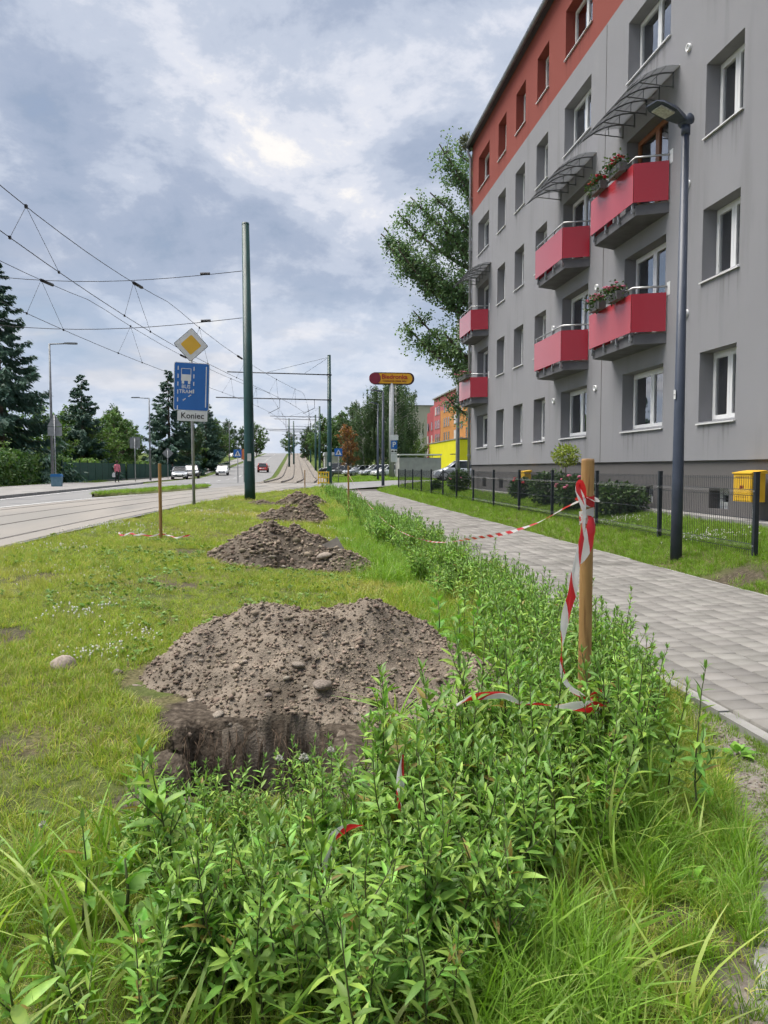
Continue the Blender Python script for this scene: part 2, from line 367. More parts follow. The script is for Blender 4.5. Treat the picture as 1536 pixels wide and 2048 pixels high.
strip('road', lambda y: ROAD_L, road_r, ysub(62.5, 465), 0.03, asphalt, nx=4, label='far asphalt street climbing the hill')
strip('side_street', lambda y: 3.0, lambda y: 60.0, ysub(46.9, 62.5), 0.022, asphalt, nx=12, label='side street crossing behind the shrub row')
strip('sidewalk', lambda y: -17.6, lambda y: -12.0, ysub(-60, 61), 0.14, paving_light, label='pale pavement along the hedge')
strip('kerb', lambda y: -12.0, lambda y: -11.8, ysub(-60, 61), 0.145, kerb_m, label='concrete kerb along the hedge pavement')
kb = MB()
for a, b in zip(ysub(-60, 61)[:-1], ysub(-60, 61)[1:]): kb.box(-11.81, -11.79, a, b, tz0(-11.8, a), tz0(-11.8, a) + 0.144)
tag(kb.build('kerb_face', kerb_m), 'upright face of the kerb by the hedge pavement', kind='structure')
strip('sidewalk', lambda y: -16.5, lambda y: -13.0, ysub(66, 465), 0.06, paving_light, label='pale pavement climbing the hill')
# tram tracks
T1Y = [-60, 5, 11, 18, 24, 33, 45, 55, 62, 80, 110, 200, 340, 470]; T1X = [-6.3, -6.0, -5.9, -5.6, -5.1, -3.75, -1.3, 0.3, 1.0, 1.75, 2.0, 2.2, 2.2, 2.2]
def smooth_interp(y, Y, X_):
    ks = [-6, -3, 0, 3, 6]; return sum(np.interp(y + k, Y, X_) for k in ks) / 5
def t1(y): return float(smooth_interp(y, T1Y, T1X))
def t2(y): return t1(y) - 2.75
strip('tram_lane', lambda y: t2(y) - 1.3, lambda y: min(t1(y) + 1.25, road_r(y) - 0.02), ysub(-60, 46.4), 0.03, concrete_lane, nx=12, label='beige concrete tram lane beside the grass strip')
strip('tram_lane', lambda y: t2(y) - 1.3, lambda y: t1(y) + 1.3, ysub(46.4, 63), 0.03, concrete_lane, nx=4, label='beige concrete tram crossing at the side street')
strip('track_bed', lambda y: t2(y) - 1.5, lambda y: t1(y) + 1.7, ysub(63, 465), 0.05, ballast_m, nx=4, label='stony tram track bed between poles')
def rails():
    for k, c in enumerate((t1, t2)):
        for s in (-0.72, 0.72):
            for (a, b, dz, w, nm) in ((-60, 63.5, 0.036, 0.02, 'in the street'), (63.5, 465, 0.16, 0.035, 'on the stony bed')):
                V, F = [], []; ys = sorted(set(ysub(a, b) + list(np.arange(max(a, 0), min(b, 130), 1.5))))
                for y in ys:
                    x = c(y) + s; z = tz0(x, y) + dz
                    V += [(x - w, y, z), (x + w, y, z), (x + w, y, z - 0.12), (x - w, y, z - 0.12)]
                for j in range(len(ys) - 1):
                    i = j * 4
                    for q in range(4): F.append((i + q, i + (q + 1) % 4, i + 4 + (q + 1) % 4, i + 4 + q))
                o = ob('tram_rail', npmesh('tram_rail', V, F, steel))
                tag(o, 'steel tram rail %s, %s of the %s track' % (nm, 'far side' if s < 0 else 'near side', 'far' if k else 'near'), 'rail', 'tram rails')
                if nm == 'in the street':   # groove beside each rail head
                    g = [(v[0] + (0.038 if s < 0 else -0.038), v[1], v[2] - 0.002) for v in V]
                    ob('groove', npmesh('groove', g, F, M('groove_dark', (0.07, 0.065, 0.06), rough=0.9)), o)
rails()
# lane lines
def line(name, xf, a, b, w, dash=None, label=''):
    segs = [(a, b)] if not dash else [(y, min(y + dash[0], b)) for y in np.arange(a, b, dash[0] + dash[1])]
    mb = MB()
    for (p, q) in segs:
        yy = ysub(p, q)
        for u, v in zip(yy[:-1], yy[1:]):
            x0, x1 = xf(u), xf(v); i = len(mb.v)
            mb.add([(x0 - w / 2, u, tz0(x0, u) + 0.036), (x0 + w / 2, u, tz0(x0, u) + 0.036), (x1 + w / 2, v, tz0(x1, v) + 0.036), (x1 - w / 2, v, tz0(x1, v) + 0.036)], [(0, 1, 2, 3)])
    tag(mb.build(name, paint), label, kind='structure')
line('lane_line', lambda y: t2(y) - 1.45, -20, 44, 0.13, None, 'white line beside the tram lane')
line('lane_line', lambda y: -11.3, -20, 60, 0.12, None, 'white edge line by the hedge pavement')
line('lane_line', lambda y: -7.4, 64, 330, 0.12, (4, 6), 'dashed white centre line on the hill')
# grass island between the lanes
def island():
    V, F = [], []; ys = np.linspace(33, 49, 18)
    for y in ys:
        w = 0.75 * math.sqrt(max(0.0, 1 - ((y - 41) / 8.02) ** 2)); c = t2(y) - 2.05
        for k in range(7): u = -1 + k / 3; V.append((c + u * w, y, tz0(c, y) + 0.03 + 0.16 * (1 - u ** 4)))
    for j in range(17):
        for k in range(6): i = j * 7 + k; F.append((i, i + 1, i + 8, i + 7))
    tag(ob('traffic_island', npmesh('traffic_island', V, F, M('island_soil', (0.07, 0.09, 0.02), (0.13, 0.13, 0.05), scale=6, rough=0.95), True)), 'narrow grassy island between road and tram lane', kind='structure')
island()

# footpath of concrete block pavers
PATH_L, PATH_R = 2.50, 5.10
paver_m = M('paver', (0.140, 0.133, 0.122), (0.225, 0.215, 0.20), scale=1.1, rough=0.9, bump=0.5, bscale=130, rnd_v=0.2, bdist=0.003, c3=(0.178, 0.168, 0.156), coords='Object')
paver_all = M('paver_many', (0.140, 0.133, 0.122), (0.225, 0.215, 0.20), scale=1.1, rough=0.9, bump=0.5, bscale=130, island=0.2, bdist=0.003, c3=(0.178, 0.168, 0.156))
bed = strip('footpath', lambda y: PATH_L - 0.06, lambda y: PATH_R + 0.06, ysub(-3, 46.8), 0.012, M('joint_sand', (0.07, 0.065, 0.058), (0.12, 0.11, 0.10), scale=30, rough=0.95), nx=3, label='block paved footpath beside the shrub row')
def pavers():
    W, Lh, ch, top = 0.2, 0.165, 0.006, 0.05
    g = 0.0028
    a = [(-W / 2 + g, -Lh / 2 + g), (W / 2 - g, -Lh / 2 + g), (W / 2 - g, Lh / 2 - g), (-W / 2 + g, Lh / 2 - g)]
    b = [(u - math.copysign(ch, u), v - math.copysign(ch, v)) for u, v in a]
    P = np.array([(u, v, 0.0) for u, v in a] + [(u, v, top - 0.006) for u, v in a] + [(u, v, top) for u, v in b])
    Fq = np.array([(8, 9, 10, 11)] + [(4 + i, 4 + (i + 1) % 4, 8 + (i + 1) % 4, 8 + i) for i in range(4)] + [(i, (i + 1) % 4, 4 + (i + 1) % 4, 4 + i) for i in range(4)])
    protos = []
    for k in range(4):
        me = npmesh('paver', P, Fq, paver_m); protos.append(me)
    cells = []
    for i in range(13):
        x = PATH_L + W * (i + 0.5)
        for j in range(int(46 / Lh)):
            y = 0.6 + Lh * (j + (0.5 if i % 2 else 0.0)); cells.append((x, y))
    cells = np.array(cells)
    fwd = np.array([math.sin(R(YAW)), math.cos(R(YAW))]); rt = np.array([math.cos(R(YAW)), -math.sin(R(YAW))])
    dep = cells @ fwd; lat = cells @ rt; vis = (np.abs(lat / dep) < 0.525) & (dep > 1.6)
    order = np.argsort(np.where(vis, dep, 1e9))[:300]; near = np.zeros(len(cells), bool); near[order] = True
    for i in order:
        x, y = cells[i]; ob('paver', protos[i % 4], bed, (x, y, 0.012 + nr.normal(0, 0.0013)), (nr.normal(0, .006), nr.normal(0, .006), nr.normal(0, .006)))
    rest = cells[~near]; n = len(rest)
    V = P[None] + np.concatenate([rest, 0.012 + nr.normal(0, 0.0013, (n, 1))], 1)[:, None, :]
    F = Fq[None] + (np.arange(n) * len(P))[:, None, None]
    tag(ob('paver_field', npmesh('paver_field', V.reshape(-1, 3), F.reshape(-1, 4), paver_all), bed), kind='stuff')
    # edging stones
    em = MB().box(-0.035, 0.035, -0.495, 0.495, -0.08, 0.05).mesh('edging_stone', kerb_m)
    k = 0
    for x in (PATH_L - 0.037, PATH_R + 0.037):
        for j in range(46): ob('edging_stone', em, bed, (x + nr.normal(0, .004), 0.5 + j * 1.0, nr.normal(0.0, .004)), (0, 0, nr.normal(0, .004)))
pavers()
# old concrete apron in the corner next to the camera
ap = MB().prism([(.95, 1.2)] + [(1.03 + .82 * (k / 26) + .02 * math.sin(k * 1.7) + .012 * math.sin(k * 4.1), 1.55 + 1.12 * (k / 26) + .015 * math.cos(k * 2.3)) for k in range(27)] + [(2.0, 2.80), (2.2, 2.9), (2.42, 2.93), (2.42, 1.2)], -0.05, 0.012)
tag(ap.build('concrete_apron', M('old_concrete', (0.15, 0.14, 0.125), (0.30, 0.295, 0.285), scale=5, rough=0.92, bump=0.5, bscale=60, bdist=0.005)), 'worn grey concrete apron by the gravel edge', kind='structure')

# ------------------------------------------------------------------ apartment building
FX = 7.7
def facade_mat(name, c, dark, light):
    m = bpy.data.materials.new(name); m.use_nodes = True; t = m.node_tree; t.nodes.clear(); L = t.links.new
    out = N(t, 'ShaderNodeOutputMaterial'); p = N(t, 'ShaderNodeBsdfPrincipled'); p.inputs['Roughness'].default_value = .92; p.inputs['Specular IOR Level'].default_value = .25; tc = N(t, 'ShaderNodeTexCoord')
    def nz(sc, st, det, off=(0, 0, 0)):
        mp = N(t, 'ShaderNodeMapping'); mp.inputs['Scale'].default_value = st; mp.inputs['Location'].default_value = off; L(tc.outputs['Object'], mp.inputs[0]); n = N(t, 'ShaderNodeTexNoise'); n.inputs['Scale'].default_value = sc; n.inputs['Detail'].default_value = det; L(mp.outputs[0], n.inputs['Vector']); return n.outputs['Fac']
    col = mixc(t, nz(.8, (1, 1, 1), 5), tuple(v * .93 for v in c), tuple(v * 1.07 for v in c))
    st = ramp(t, [(.54, 0.0), (.72, .5)]); L(nz(2.6, (1, 1, .10), 6, (3, 3, 0)), st.inputs[0]); col = mixc(t, st.outputs[0], col, dark)
    s2 = ramp(t, [(.60, 0.0), (.75, .4)]); L(nz(1.1, (1, 1, .5), 7, (9, 1, 4)), s2.inputs[0]); col = mixc(t, s2.outputs[0], col, light)
    gr = nz(170, (1, 1, 1), 2); col = mixc(t, .16, col, mixc(t, gr, (0, 0, 0), (1, 1, 1)), 'OVERLAY'); L(col, p.inputs['Base Color'])
    b = N(t, 'ShaderNodeBump'); b.inputs['Strength'].default_value = .6; b.inputs['Distance'].default_value = .01; L(nz(80, (1, 1, 1), 3), b.inputs['Height']); L(b.outputs[0], p.inputs['Normal']); L(p.outputs[0], out.inputs[0]); return m
render_grey = facade_mat('grey_render', (.25, .25, .266), (.195, .195, .203), (.29, .289, .298))
render_red = facade_mat('red_render', (.245, .062, .048), (.19, .045, .038), (.275, .08, .065))
plinth_m = facade_mat('plinth_render', (.125, .119, .119), (.09, .086, .084), (.16, .152, .148))
white_pvc = M('white_pvc', (0.74, 0.745, 0.75), rough=0.35, spec=0.5)
brown_pvc = M('brown_frame', (0.26, 0.10, 0.045), (0.33, 0.14, 0.065), scale=12, rough=0.4)
sill_m = M('sill_sheet', (0.66, 0.66, 0.66), rough=0.45, metal=0.1)
glass = pane_mat('window_glass')
curtain_w = M('net_curtain', (0.70, 0.70, 0.68), (0.82, 0.82, 0.80), scale=14, rough=0.95, stretch=(1, 6, .3), trans=0.3)
blind_d = M('dark_blind', (0.10, 0.085, 0.075), (0.16, 0.14, 0.12), scale=10, rough=0.9)
room_dark = M('room_wall', (0.09, 0.085, 0.08), rough=0.95)
zinc = M('zinc', (0.30, 0.31, 0.32), (0.42, 0.43, 0.44), scale=5, rough=0.4, metal=0.7)
dark_metal = M('anthracite', (0.055, 0.06, 0.068), (0.08, 0.085, 0.095), scale=6, rough=0.45, metal=0.3)
slab_m = M('balcony_slab', (0.095, 0.095, 0.105), (0.135, 0.135, 0.145), scale=3, rough=0.85, bump=0.25, bscale=60, bdist=0.006)
red_panel = M('red_panel', (0.36, 0.009, 0.022), (0.39, 0.011, 0.026), scale=0.8, rough=0.35, spec=0.05, coat=1.0)
_p = [n for n in red_panel.node_tree.nodes if n.type == 'BSDF_PRINCIPLED'][0]; _p.inputs['Coat IOR'].default_value = 1.5; _p.inputs['Sheen Weight'].default_value = .32; _p.inputs['Sheen Roughness'].default_value = .32; _p.inputs['Coat Roughness'].default_value = .16
steel_rail = M('galvanised', (0.36, 0.365, 0.37), (0.50, 0.505, 0.51), scale=8, rough=0.38, metal=0.75)
bld = thing('apartment_building', 'five-storey grey apartment block with red top storey and red balconies', 'building', (FX, 0, 0.5))
OFF = Vector((-FX, 0, -0.5))
Y0, Y1, ROOF = 3.0, 32.35, 15.2
cols = dict(Z=(8.2, 10.1), A=(12.43, 13.63), B=(15.05, 17.02), C=(19.2, 21.13), D=(22.53, 23.62), E=(24.82, 25.9), F=(27.1, 28.15), G=(29.46, 31.2))
FLOOR = 2.66; RV = 0.33
openings = []
for c, (ya, yb) in cols.items():
    for fl in range(5):
        z0, z1 = 2.33 + FLOOR * fl, 3.65 + FLOOR * fl
        door = c in 'BCG' and fl in (1, 2)
        openings.append((c, fl, ya, yb, z0 - (0.72 if door else 0), z1, door))
base_w = []
for (ya, yb) in ((12.62, 13.28), (15.49, 16.1), (18.9, 19.5), (22.7, 23.3), (25.0, 25.55), (27.3, 27.85), (29.8, 30.35), (9.4, 10.0)): base_w.append((ya, yb, 0.70, 1.08))
def bp(mb, name, mats, parent, smooth=False):
    mb.v = [(x + OFF.x, y + OFF.y, z + OFF.z) for x, y, z in mb.v]; return mb.build(name, mats, parent, smooth)
def facade(y0, y1, z0, z1, x, ops, depth, mb):
    ys = sorted(set([y0, y1] + [v for o in ops for v in (o[0], o[1])])); zs = sorted(set([z0, z1] + [v for o in ops for v in (o[2], o[3]) if z0 < v < z1]))
    for a, b in zip(ys[:-1], ys[1:]):
        for c, d in zip(zs[:-1], zs[1:]):
            ym, zm = (a + b) / 2, (c + d) / 2
            if any(o[0] < ym < o[1] and o[2] < zm < o[3] for o in ops): continue
            mb.add([(x, a, c), (x, b, c), (x, b, d), (x, a, d)], [(3, 2, 1, 0)])
    for (a, b, c, d) in ops:
        c2, d2 = max(c, z0), min(d, z1); xi = x + depth
        mb.add([(x, b, c2), (xi, b, c2), (xi, b, d2), (x, b, d2)], [(3, 2, 1, 0)])
        mb.add([(x, a, c2), (xi, a, c2), (xi, a, d2), (x, a, d2)], [(0, 1, 2, 3)])
        if d <= z1: mb.add([(x, a, d), (xi, a, d), (xi, b, d), (x, b, d)], [(0, 1, 2, 3)])
        if c >= z0: mb.add([(x, a, c), (xi, a, c), (xi, b, c), (x, b, c)], [(3, 2, 1, 0)])
RED_Z = 12.33
XB = 19.0
mb = MB(); facade(Y0, Y1, 1.6, RED_Z, FX, [(o[2], o[3], o[4], o[5]) for o in openings if o[1] < 4], RV, mb)
for (y, s) in ((Y0, 1), (Y1, -1)): mb.add([(FX, y, 1.6), (XB, y, 1.6), (XB, y, RED_Z), (FX, y, RED_Z)], [(0, 1, 2, 3)])
mb.add([(XB, Y0, 1.6), (XB, Y1, 1.6), (XB, Y1, RED_Z), (XB, Y0, RED_Z)], [(0, 1, 2, 3)])
mb.add([(FX, Y0, 1.6), (FX + 0.05, Y0, 1.6), (FX + 0.05, Y1, 1.6), (FX, Y1, 1.6)], [(0, 1, 2, 3)])
bp(mb, 'wall', render_grey, bld)
mb = MB(); facade(Y0, Y1, RED_Z, ROOF, FX, [(o[2], o[3], o[4], o[5]) for o in openings if o[1] == 4], RV, mb)
for y in (Y0, Y1): mb.add([(FX, y, RED_Z), (XB, y, RED_Z), (XB, y, ROOF), (FX, y, ROOF)], [(0, 1, 2, 3)])
mb.add([(XB, Y0, RED_Z), (XB, Y1, RED_Z), (XB, Y1, ROOF), (XB, Y0, ROOF)], [(0, 1, 2, 3)])
o = bp(mb, 'upper_wall', render_red, bld); o['label'] = 'brick red rendered top storey wall'
mb = MB(); facade(Y0, Y1, 0.2, 1.6, FX + 0.05, [b for b in base_w], 0.3, mb)
for y in (Y0 + .05, Y1 - .05): mb.add([(FX + .05, y, 0.2), (XB - .05, y, 0.2), (XB - .05, y, 1.6), (FX + .05, y, 1.6)], [(0, 1, 2, 3)])
bp(mb, 'plinth', plinth_m, bld)
bp(MB().box(FX - 0.33, FX + 0.06, Y0, Y1 - 0.1, 0.40, 0.585), 'base_strip', kerb_m, bld)
mb = MB(); mb.box(FX + 0.42, XB - 0.1, Y0 + .1, Y1 - .1, 1.55, 1.6)
for k in range(1, 5): mb.box(FX + 0.4, XB - 0.1, Y0 + .1, Y1 - .1, 1.6 + FLOOR * k - 0.12, 1.6 + FLOOR * k)
mb.box(FX + 4.6, FX + 4.7, Y0 + .1, Y1 - .1, 1.6, ROOF)
for y in (4, 11.5, 14.4, 18.2, 22.0, 24.2, 26.5, 28.8): mb.box(FX + 0.45, FX + 4.6, y, y + .1, 1.6, ROOF)
bp(mb, 'interior_wall', room_dark, bld)
mb = MB(); mb.box(FX - 0.16, XB + .2, Y0 - .1, Y1 + 0.12, ROOF, ROOF + 0.10)
roof = bp(mb, 'roof', dark_metal, bld)
mb = MB(); mb.tube([(FX - 0.24, Y0, ROOF + 0.03), (FX - 0.24, Y1 + 0.1, ROOF + 0.03)], 0.075, 10); bp(mb, 'gutter', zinc, roof, True)
mb = MB(); yy = Y1 - 0.08
mb.tube([(FX - .24, yy, ROOF), (FX - .20, yy, ROOF - .3), (FX - .09, yy, ROOF - .55), (FX - .09, yy, 0.6)], 0.055, 10); dp = bp(mb, 'downpipe', zinc, bld, True)
mb = MB()
for z in np.arange(2, 15, 2.2): bp(MB().box(FX - .16, FX, yy - .075, yy + .075, z, z + .035), 'pipe_clamp', zinc, dp)
# expansion joint line
bp(MB().box(FX - 0.006, FX + .01, 18.24, 18.262, 1.6, 12.3), 'wall_joint', plinth_m, bld)
# windows
def win_meshes(w, h, sashes, fm, key):
    mb = MB(); fw_ = 0.07
    def ring(y0, y1, z0, z1, x0, x1, t):
        mb.box(x0, x1, y0, y1, z0, z0 + t); mb.box(x0, x1, y0, y1, z1 - t, z1); mb.box(x0, x1, y0, y0 + t, z0 + t, z1 - t); mb.box(x0, x1, y1 - t, y1, z0 + t, z1 - t)
    ring(0, w, 0, h, 0.0, 0.08, fw_)
    panes = []
    sw = (w - 2 * 0.05) / sashes
    for s in range(sashes):
        a, b = 0.05 + s * sw + 0.004, 0.05 + (s + 1) * sw - 0.004; ring(a, b, 0.05, h - 0.05, -0.022, 0.05, 0.075); panes.append((a + .07, b - .07))
    pb = MB()
    for a, b in panes: pb.box(0.012, 0.02, a, b, 0.12, h - 0.12)
    return mb.mesh('window', fm), [MB().box(0.012, 0.02, a, b, 0.12, h - 0.12).mesh('pane', glass) for a, b in panes]
wcache = {}
def place_window(ya, yb, z0, z1, fm, sashes, curtain, sill=True, x=FX + RV - 0.05, parent=None):
    key = (round(yb - ya, 2), round(z1 - z0, 2), fm.name, sashes)
    if key not in wcache: wcache[key] = win_meshes(yb - ya, z1 - z0, sashes, fm, key)
    me, pn = wcache[key]
    w = ob('window', me, parent or bld, Vector((x, ya, z0)) + OFF)
    for p in pn: ob('pane', p, w)
    if curtain:
        w_, h_ = yb - ya, z1 - z0
        cm = {'w': curtain_w, 'd': blind_d}[curtain[0]]; a, b = curtain[1], curtain[2]; zb = curtain[3] * h_
        V, F = [], []; n = max(4, int((b - a) * w_ / 0.03))
        for k in range(n + 1): y = (a + (b - a) * k / n) * w_; V += [(0.14 + 0.014 * math.sin(k * 1.9), y, zb), (0.14 + 0.014 * math.sin(k * 1.9 + .3), y, h_ - .03)]
        for k in range(n): F.append((2 * k, 2 * k + 2, 2 * k + 3, 2 * k + 1))
        ob('curtain' if curtain[0] == 'w' else 'roller_blind', npmesh('curtain', V, F, cm, True), w)
    if sill:
        key2 = ('sill', round(yb - ya, 2))
        if key2 not in wcache:
            s = MB(); d = x - FX; s.add([(-d - .045, -.03, -.03), (-d - .045, yb - ya + .03, -.03), (0, yb - ya + .03, 0.012), (0, -.03, .012), (-d - .045, -.03, -.055), (-d - .045, yb - ya + .03, -.055), (0, yb - ya + .03, -.012), (0, -.03, -.012)],
                                  [(0, 1, 2, 3)[::-1], (4, 5, 6, 7), (0, 4, 5, 1), (0, 3, 7, 4), (1, 5, 6, 2)]); wcache[key2] = s.mesh('sill', sill_m)
        ob('sill', wcache[key2], w)
    return w
def stain_mat():
    m = bpy.data.materials.new('rain_stain'); m.use_nodes = True; t = m.node_tree; t.nodes.clear(); L = t.links.new
    out = N(t, 'ShaderNodeOutputMaterial'); d = N(t, 'ShaderNodeBsdfDiffuse'); d.inputs[0].default_value = (.11, .108, .105, 1); tr = N(t, 'ShaderNodeBsdfTransparent'); tc = N(t, 'ShaderNodeTexCoord')
    mp = N(t, 'ShaderNodeMapping'); mp.inputs['Scale'].default_value = (1, 1, .07); ge = N(t, 'ShaderNodeNewGeometry'); L(ge.outputs['Position'], mp.inputs[0]); n = N(t, 'ShaderNodeTexNoise'); n.inputs['Scale'].default_value = 9; n.inputs['Detail'].default_value = 4; L(mp.outputs[0], n.inputs['Vector'])
    a = ramp(t, [(.48, 0.0), (.72, .34)]); L(n.outputs['Fac'], a.inputs[0]); sp_ = N(t, 'ShaderNodeSeparateXYZ'); L(tc.outputs['Generated'], sp_.inputs[0]); f = mathn(t, 'MULTIPLY', a.outputs[0], mathn(t, 'POWER', sp_.outputs[2], 1.6))
    ed = ramp(t, [(0.0, 0.0), (.06, 1.0), (.94, 1.0), (1.0, 0.0)]); L(sp_.outputs[1], ed.inputs[0]); f = mathn(t, 'MULTIPLY', f, ed.outputs[0])
    mx = N(t, 'ShaderNodeMixShader'); L(f, mx.inputs[0]); L(tr.outputs[0], mx.inputs[1]); L(d.outputs[0], mx.inputs[2]); L(mx.outputs[0], out.inputs[0]); return m
stain_m = stain_mat()
crng = random.Random(12)
for (c, fl, ya, yb, z0, z1, door) in openings:
    fm = brown_pvc if (c == 'B' and fl == 2) else white_pvc
    cu = crng.choice([('w', 0.0, 1.0, 0.0), ('w', 0.62, 1.0, 0.0), ('d', 0, 1, 0.55), None, ('w', 0.0, 0.4, 0.0), ('w', 0, 1, 0.45), ('d', 0, 1, 0.1)])
    if c == 'A' and fl == 1: cu = ('d', 0.0, 1.0, 0.5)
    if c == 'A' and fl == 0: cu = ('d', 0.0, 1.0, 0.0)
    if c == 'B' and fl == 0: cu = ('w', 0.0, 0.5, 0.0)
    w = place_window(ya, yb, z0, z1, fm, 2 if yb - ya > 1.15 else 1, cu, not door)
    if not door:
        dx = FX - (FX + RV - .05) - .003; ob('rain_stain', MB().add([(dx, -.06, -.06), (dx, yb - ya + .06, -.06), (dx, yb - ya + .06, -.95), (dx, -.06, -.95)], [(0, 1, 2, 3)]).mesh('rain_stain', stain_m), w)
    if (c, fl) in (('A', 0), ('C', 0), ('D', 1), ('E', 1)):   # a sash tilted open
        t = MB(); hh, ww = z1 - z0 - .1, (yb - ya - .1) / (2 if yb - ya > 1.15 else 1) - .01
        t.box(-.03, .02, 0, ww, 0, .07); t.box(-.03, .02, 0, ww, hh - .07, hh); t.box(-.03, .02, 0, .07, .07, hh - .07); t.box(-.03, .02, ww - .07, ww, .07, hh - .07)
        s = ob('tilted_sash', t.mesh('tilted_sash', white_pvc), w, (0.09, 0.055, 0.05), (0, R(8), 0)); s['label'] = 'white sash tilted open'
for (a, b, c, d) in base_w:
    w = place_window(a, b, c, d, white_pvc, 1, None, False, FX + 0.27)
    g = MB()
    for k in range(3): g.tube([(FX - FX - .12, (b - a) * (k + 1) / 4, 0), (-.12, (b - a) * (k + 1) / 4, d - c)], .006, 5)
    g.tube([(-.12, 0, (d - c) / 2), (-.12, b - a, (d - c) / 2)], .006, 5); g.build('window_grille', dark_metal, w)
# vents
vm = MB().lathe([(0.0, -.02), (0.05, -.02), (0.055, -.045), (0.075, -.045), (0.075, 0.01)], 16, axis='x').mesh('vent', white_pvc, True)
for (y, z) in ((14.28, 9.62), (14.15, 4.5), (14.2, 7.0), (18.62, 8.6), (18.6, 6.05), (18.6, 3.5), (21.8, 8.2), (21.8, 5.6), (21.7, 3.45)):
    ob('vent', vm, bld, Vector((FX, y, z)) + OFF)
# balconies
def balcony(ya, yb, fl, canopy):
    zb = 4.03 + FLOOR * (fl - 1) + 0.02; XF = 7.03
    # plan, wall side wider than the front
    near_w, near_f, far_f, far_w = ya - 0.13, ya + 0.13, yb + 0.42, yb + 0.66
    poly = [(FX, near_w + .03), (XF + .08, near_f + .05), (XF + .08, far_f - .05), (FX, far_w - .03)]
    sl = bp(MB().prism(poly, zb, zb + 0.20), 'balcony', slab_m, bld)
    bp(MB().prism([(FX - .002, near_w + .05), (XF + .14, near_f + .1), (XF + .14, far_f - .1), (FX - .002, far_w - .05)], zb + .2, zb + .245), 'floor_edge', kerb_m, sl)
    for o in sl.children: pass
    z0, z1 = zb + 0.24, zb + 1.03
    def panel(p, q, nm):
        d = Vector((q[0] - p[0], q[1] - p[1], 0)).normalized(); n = Vector((d.y, -d.x, 0)) * 0.006
        P = [(p[0] - n.x, p[1] - n.y), (q[0] - n.x, q[1] - n.y), (q[0] + n.x, q[1] + n.y), (p[0] + n.x, p[1] + n.y)]
        return bp(MB().prism(P, z0, z1), nm, red_panel, sl)
    panel((XF, near_f + .008), (XF, far_f - .008), 'front_panel'); panel((XF + .006, near_f), (FX - .03, near_w + .01), 'side_panel'); panel((XF + .006, far_f), (FX - .03, far_w - .01), 'side_panel')
    zr = z1 + 0.13
    mb = MB(); mb.tube([(FX, near_w + .03, zr), (XF + .04, near_f, zr), (XF + .04, far_f, zr), (FX, far_w - .03, zr)], 0.022, 8); hr = bp(mb, 'handrail', steel_rail, sl, True)
    mb = MB(); mb.tube([(FX, near_w + .05, z1 - .04), (XF + .06, near_f + .03, z1 - .04), (XF + .06, far_f - .03, z1 - .04), (FX, far_w - .05, z1 - .04)], 0.014, 6); bp(mb, 'lower_rail', steel_rail, sl, True)
    for k in range(4):
        y = near_f + .12 + (far_f - near_f - .24) * k / 3
        mb = MB(); mb.box(XF + .02, XF + .06, y - .02, y + .02, zb + .06, zr); mb.box(XF + .02, XF + .09, y - .035, y + .035, zb + .08, zb + .15); mb.tube([(XF + .01, y, zb + .115), (XF + .03, y, zb + .115)], .014, 6); bp(mb, 'rail_post', steel_rail, sl)
    bp(MB().box(FX - .006, FX + .004, near_w - .09, near_w + .05, z1 - .06, zr + .08), 'wall_plate', sill_m, sl)
    if canopy:
        zc = 9.47; ca, cb = ya - 0.42, yb + 0.45; n = 10; prof = []
        for k in range(n + 1): t = k / n; prof.append((FX - 0.98 * t, zc - 0.42 * t ** 2.1))
        V, F = [], []
        for x, z in prof: V += [(x, ca, z), (x, cb, z), (x, ca, z + .006), (x, cb, z + .006)]
        for k in range(n): i = 4 * k; F += [(i, i + 1, i + 5, i + 4), (i + 2, i + 6, i + 7, i + 3), (i, i + 4, i + 6, i + 2), (i + 1, i + 3, i + 7, i + 5)]
        cn = MB(); cn.add(V, F); cn = bp(cn, 'canopy', sheet_m, bld)
        for k in range(5):
            y = ca + .25 + (cb - ca - .5) * k / 4
            mb = MB(); mb.tube([(x, y, z - .02) for x, z in prof], .015, 6); mb.tube([(FX, y, zc - .3), (FX - .72, y, zc - .255)], .012, 6); mb.tube([(FX - .012, y, zc - .33), (FX - .012, y, zc)], .013, 6); mb.tube([(FX - .36, y, zc - .28), (FX - .36, y, zc - .07)], .008, 5)
            bp(mb, 'canopy_rib', lamp_rib, cn, True)
        for k in (0, 3, 5, 7, 9, 10):
            x, z = prof[k]; mb = MB(); mb.tube([(x, ca, z + .004), (x, cb, z + .004)], .008 if k else .014, 6); bp(mb, 'canopy_bar', dark_metal if k else steel_rail, cn, True)
        for k in range(9):
            x, z = prof[k] ; x2, z2 = prof[k + 1]; mb = MB(); mb.tube([((x + x2) / 2, ca, (z + z2) / 2 + .006), ((x + x2) / 2, cb, (z + z2) / 2 + .006)], .004, 4); bp(mb, 'canopy_seam', dark_metal, cn)
    return (XF, near_f, far_f, z1, zr)
lamp_rib = M('rib_grey', (.13, .14, .15), (.18, .19, .2), scale=5, rough=.5, metal=.2)
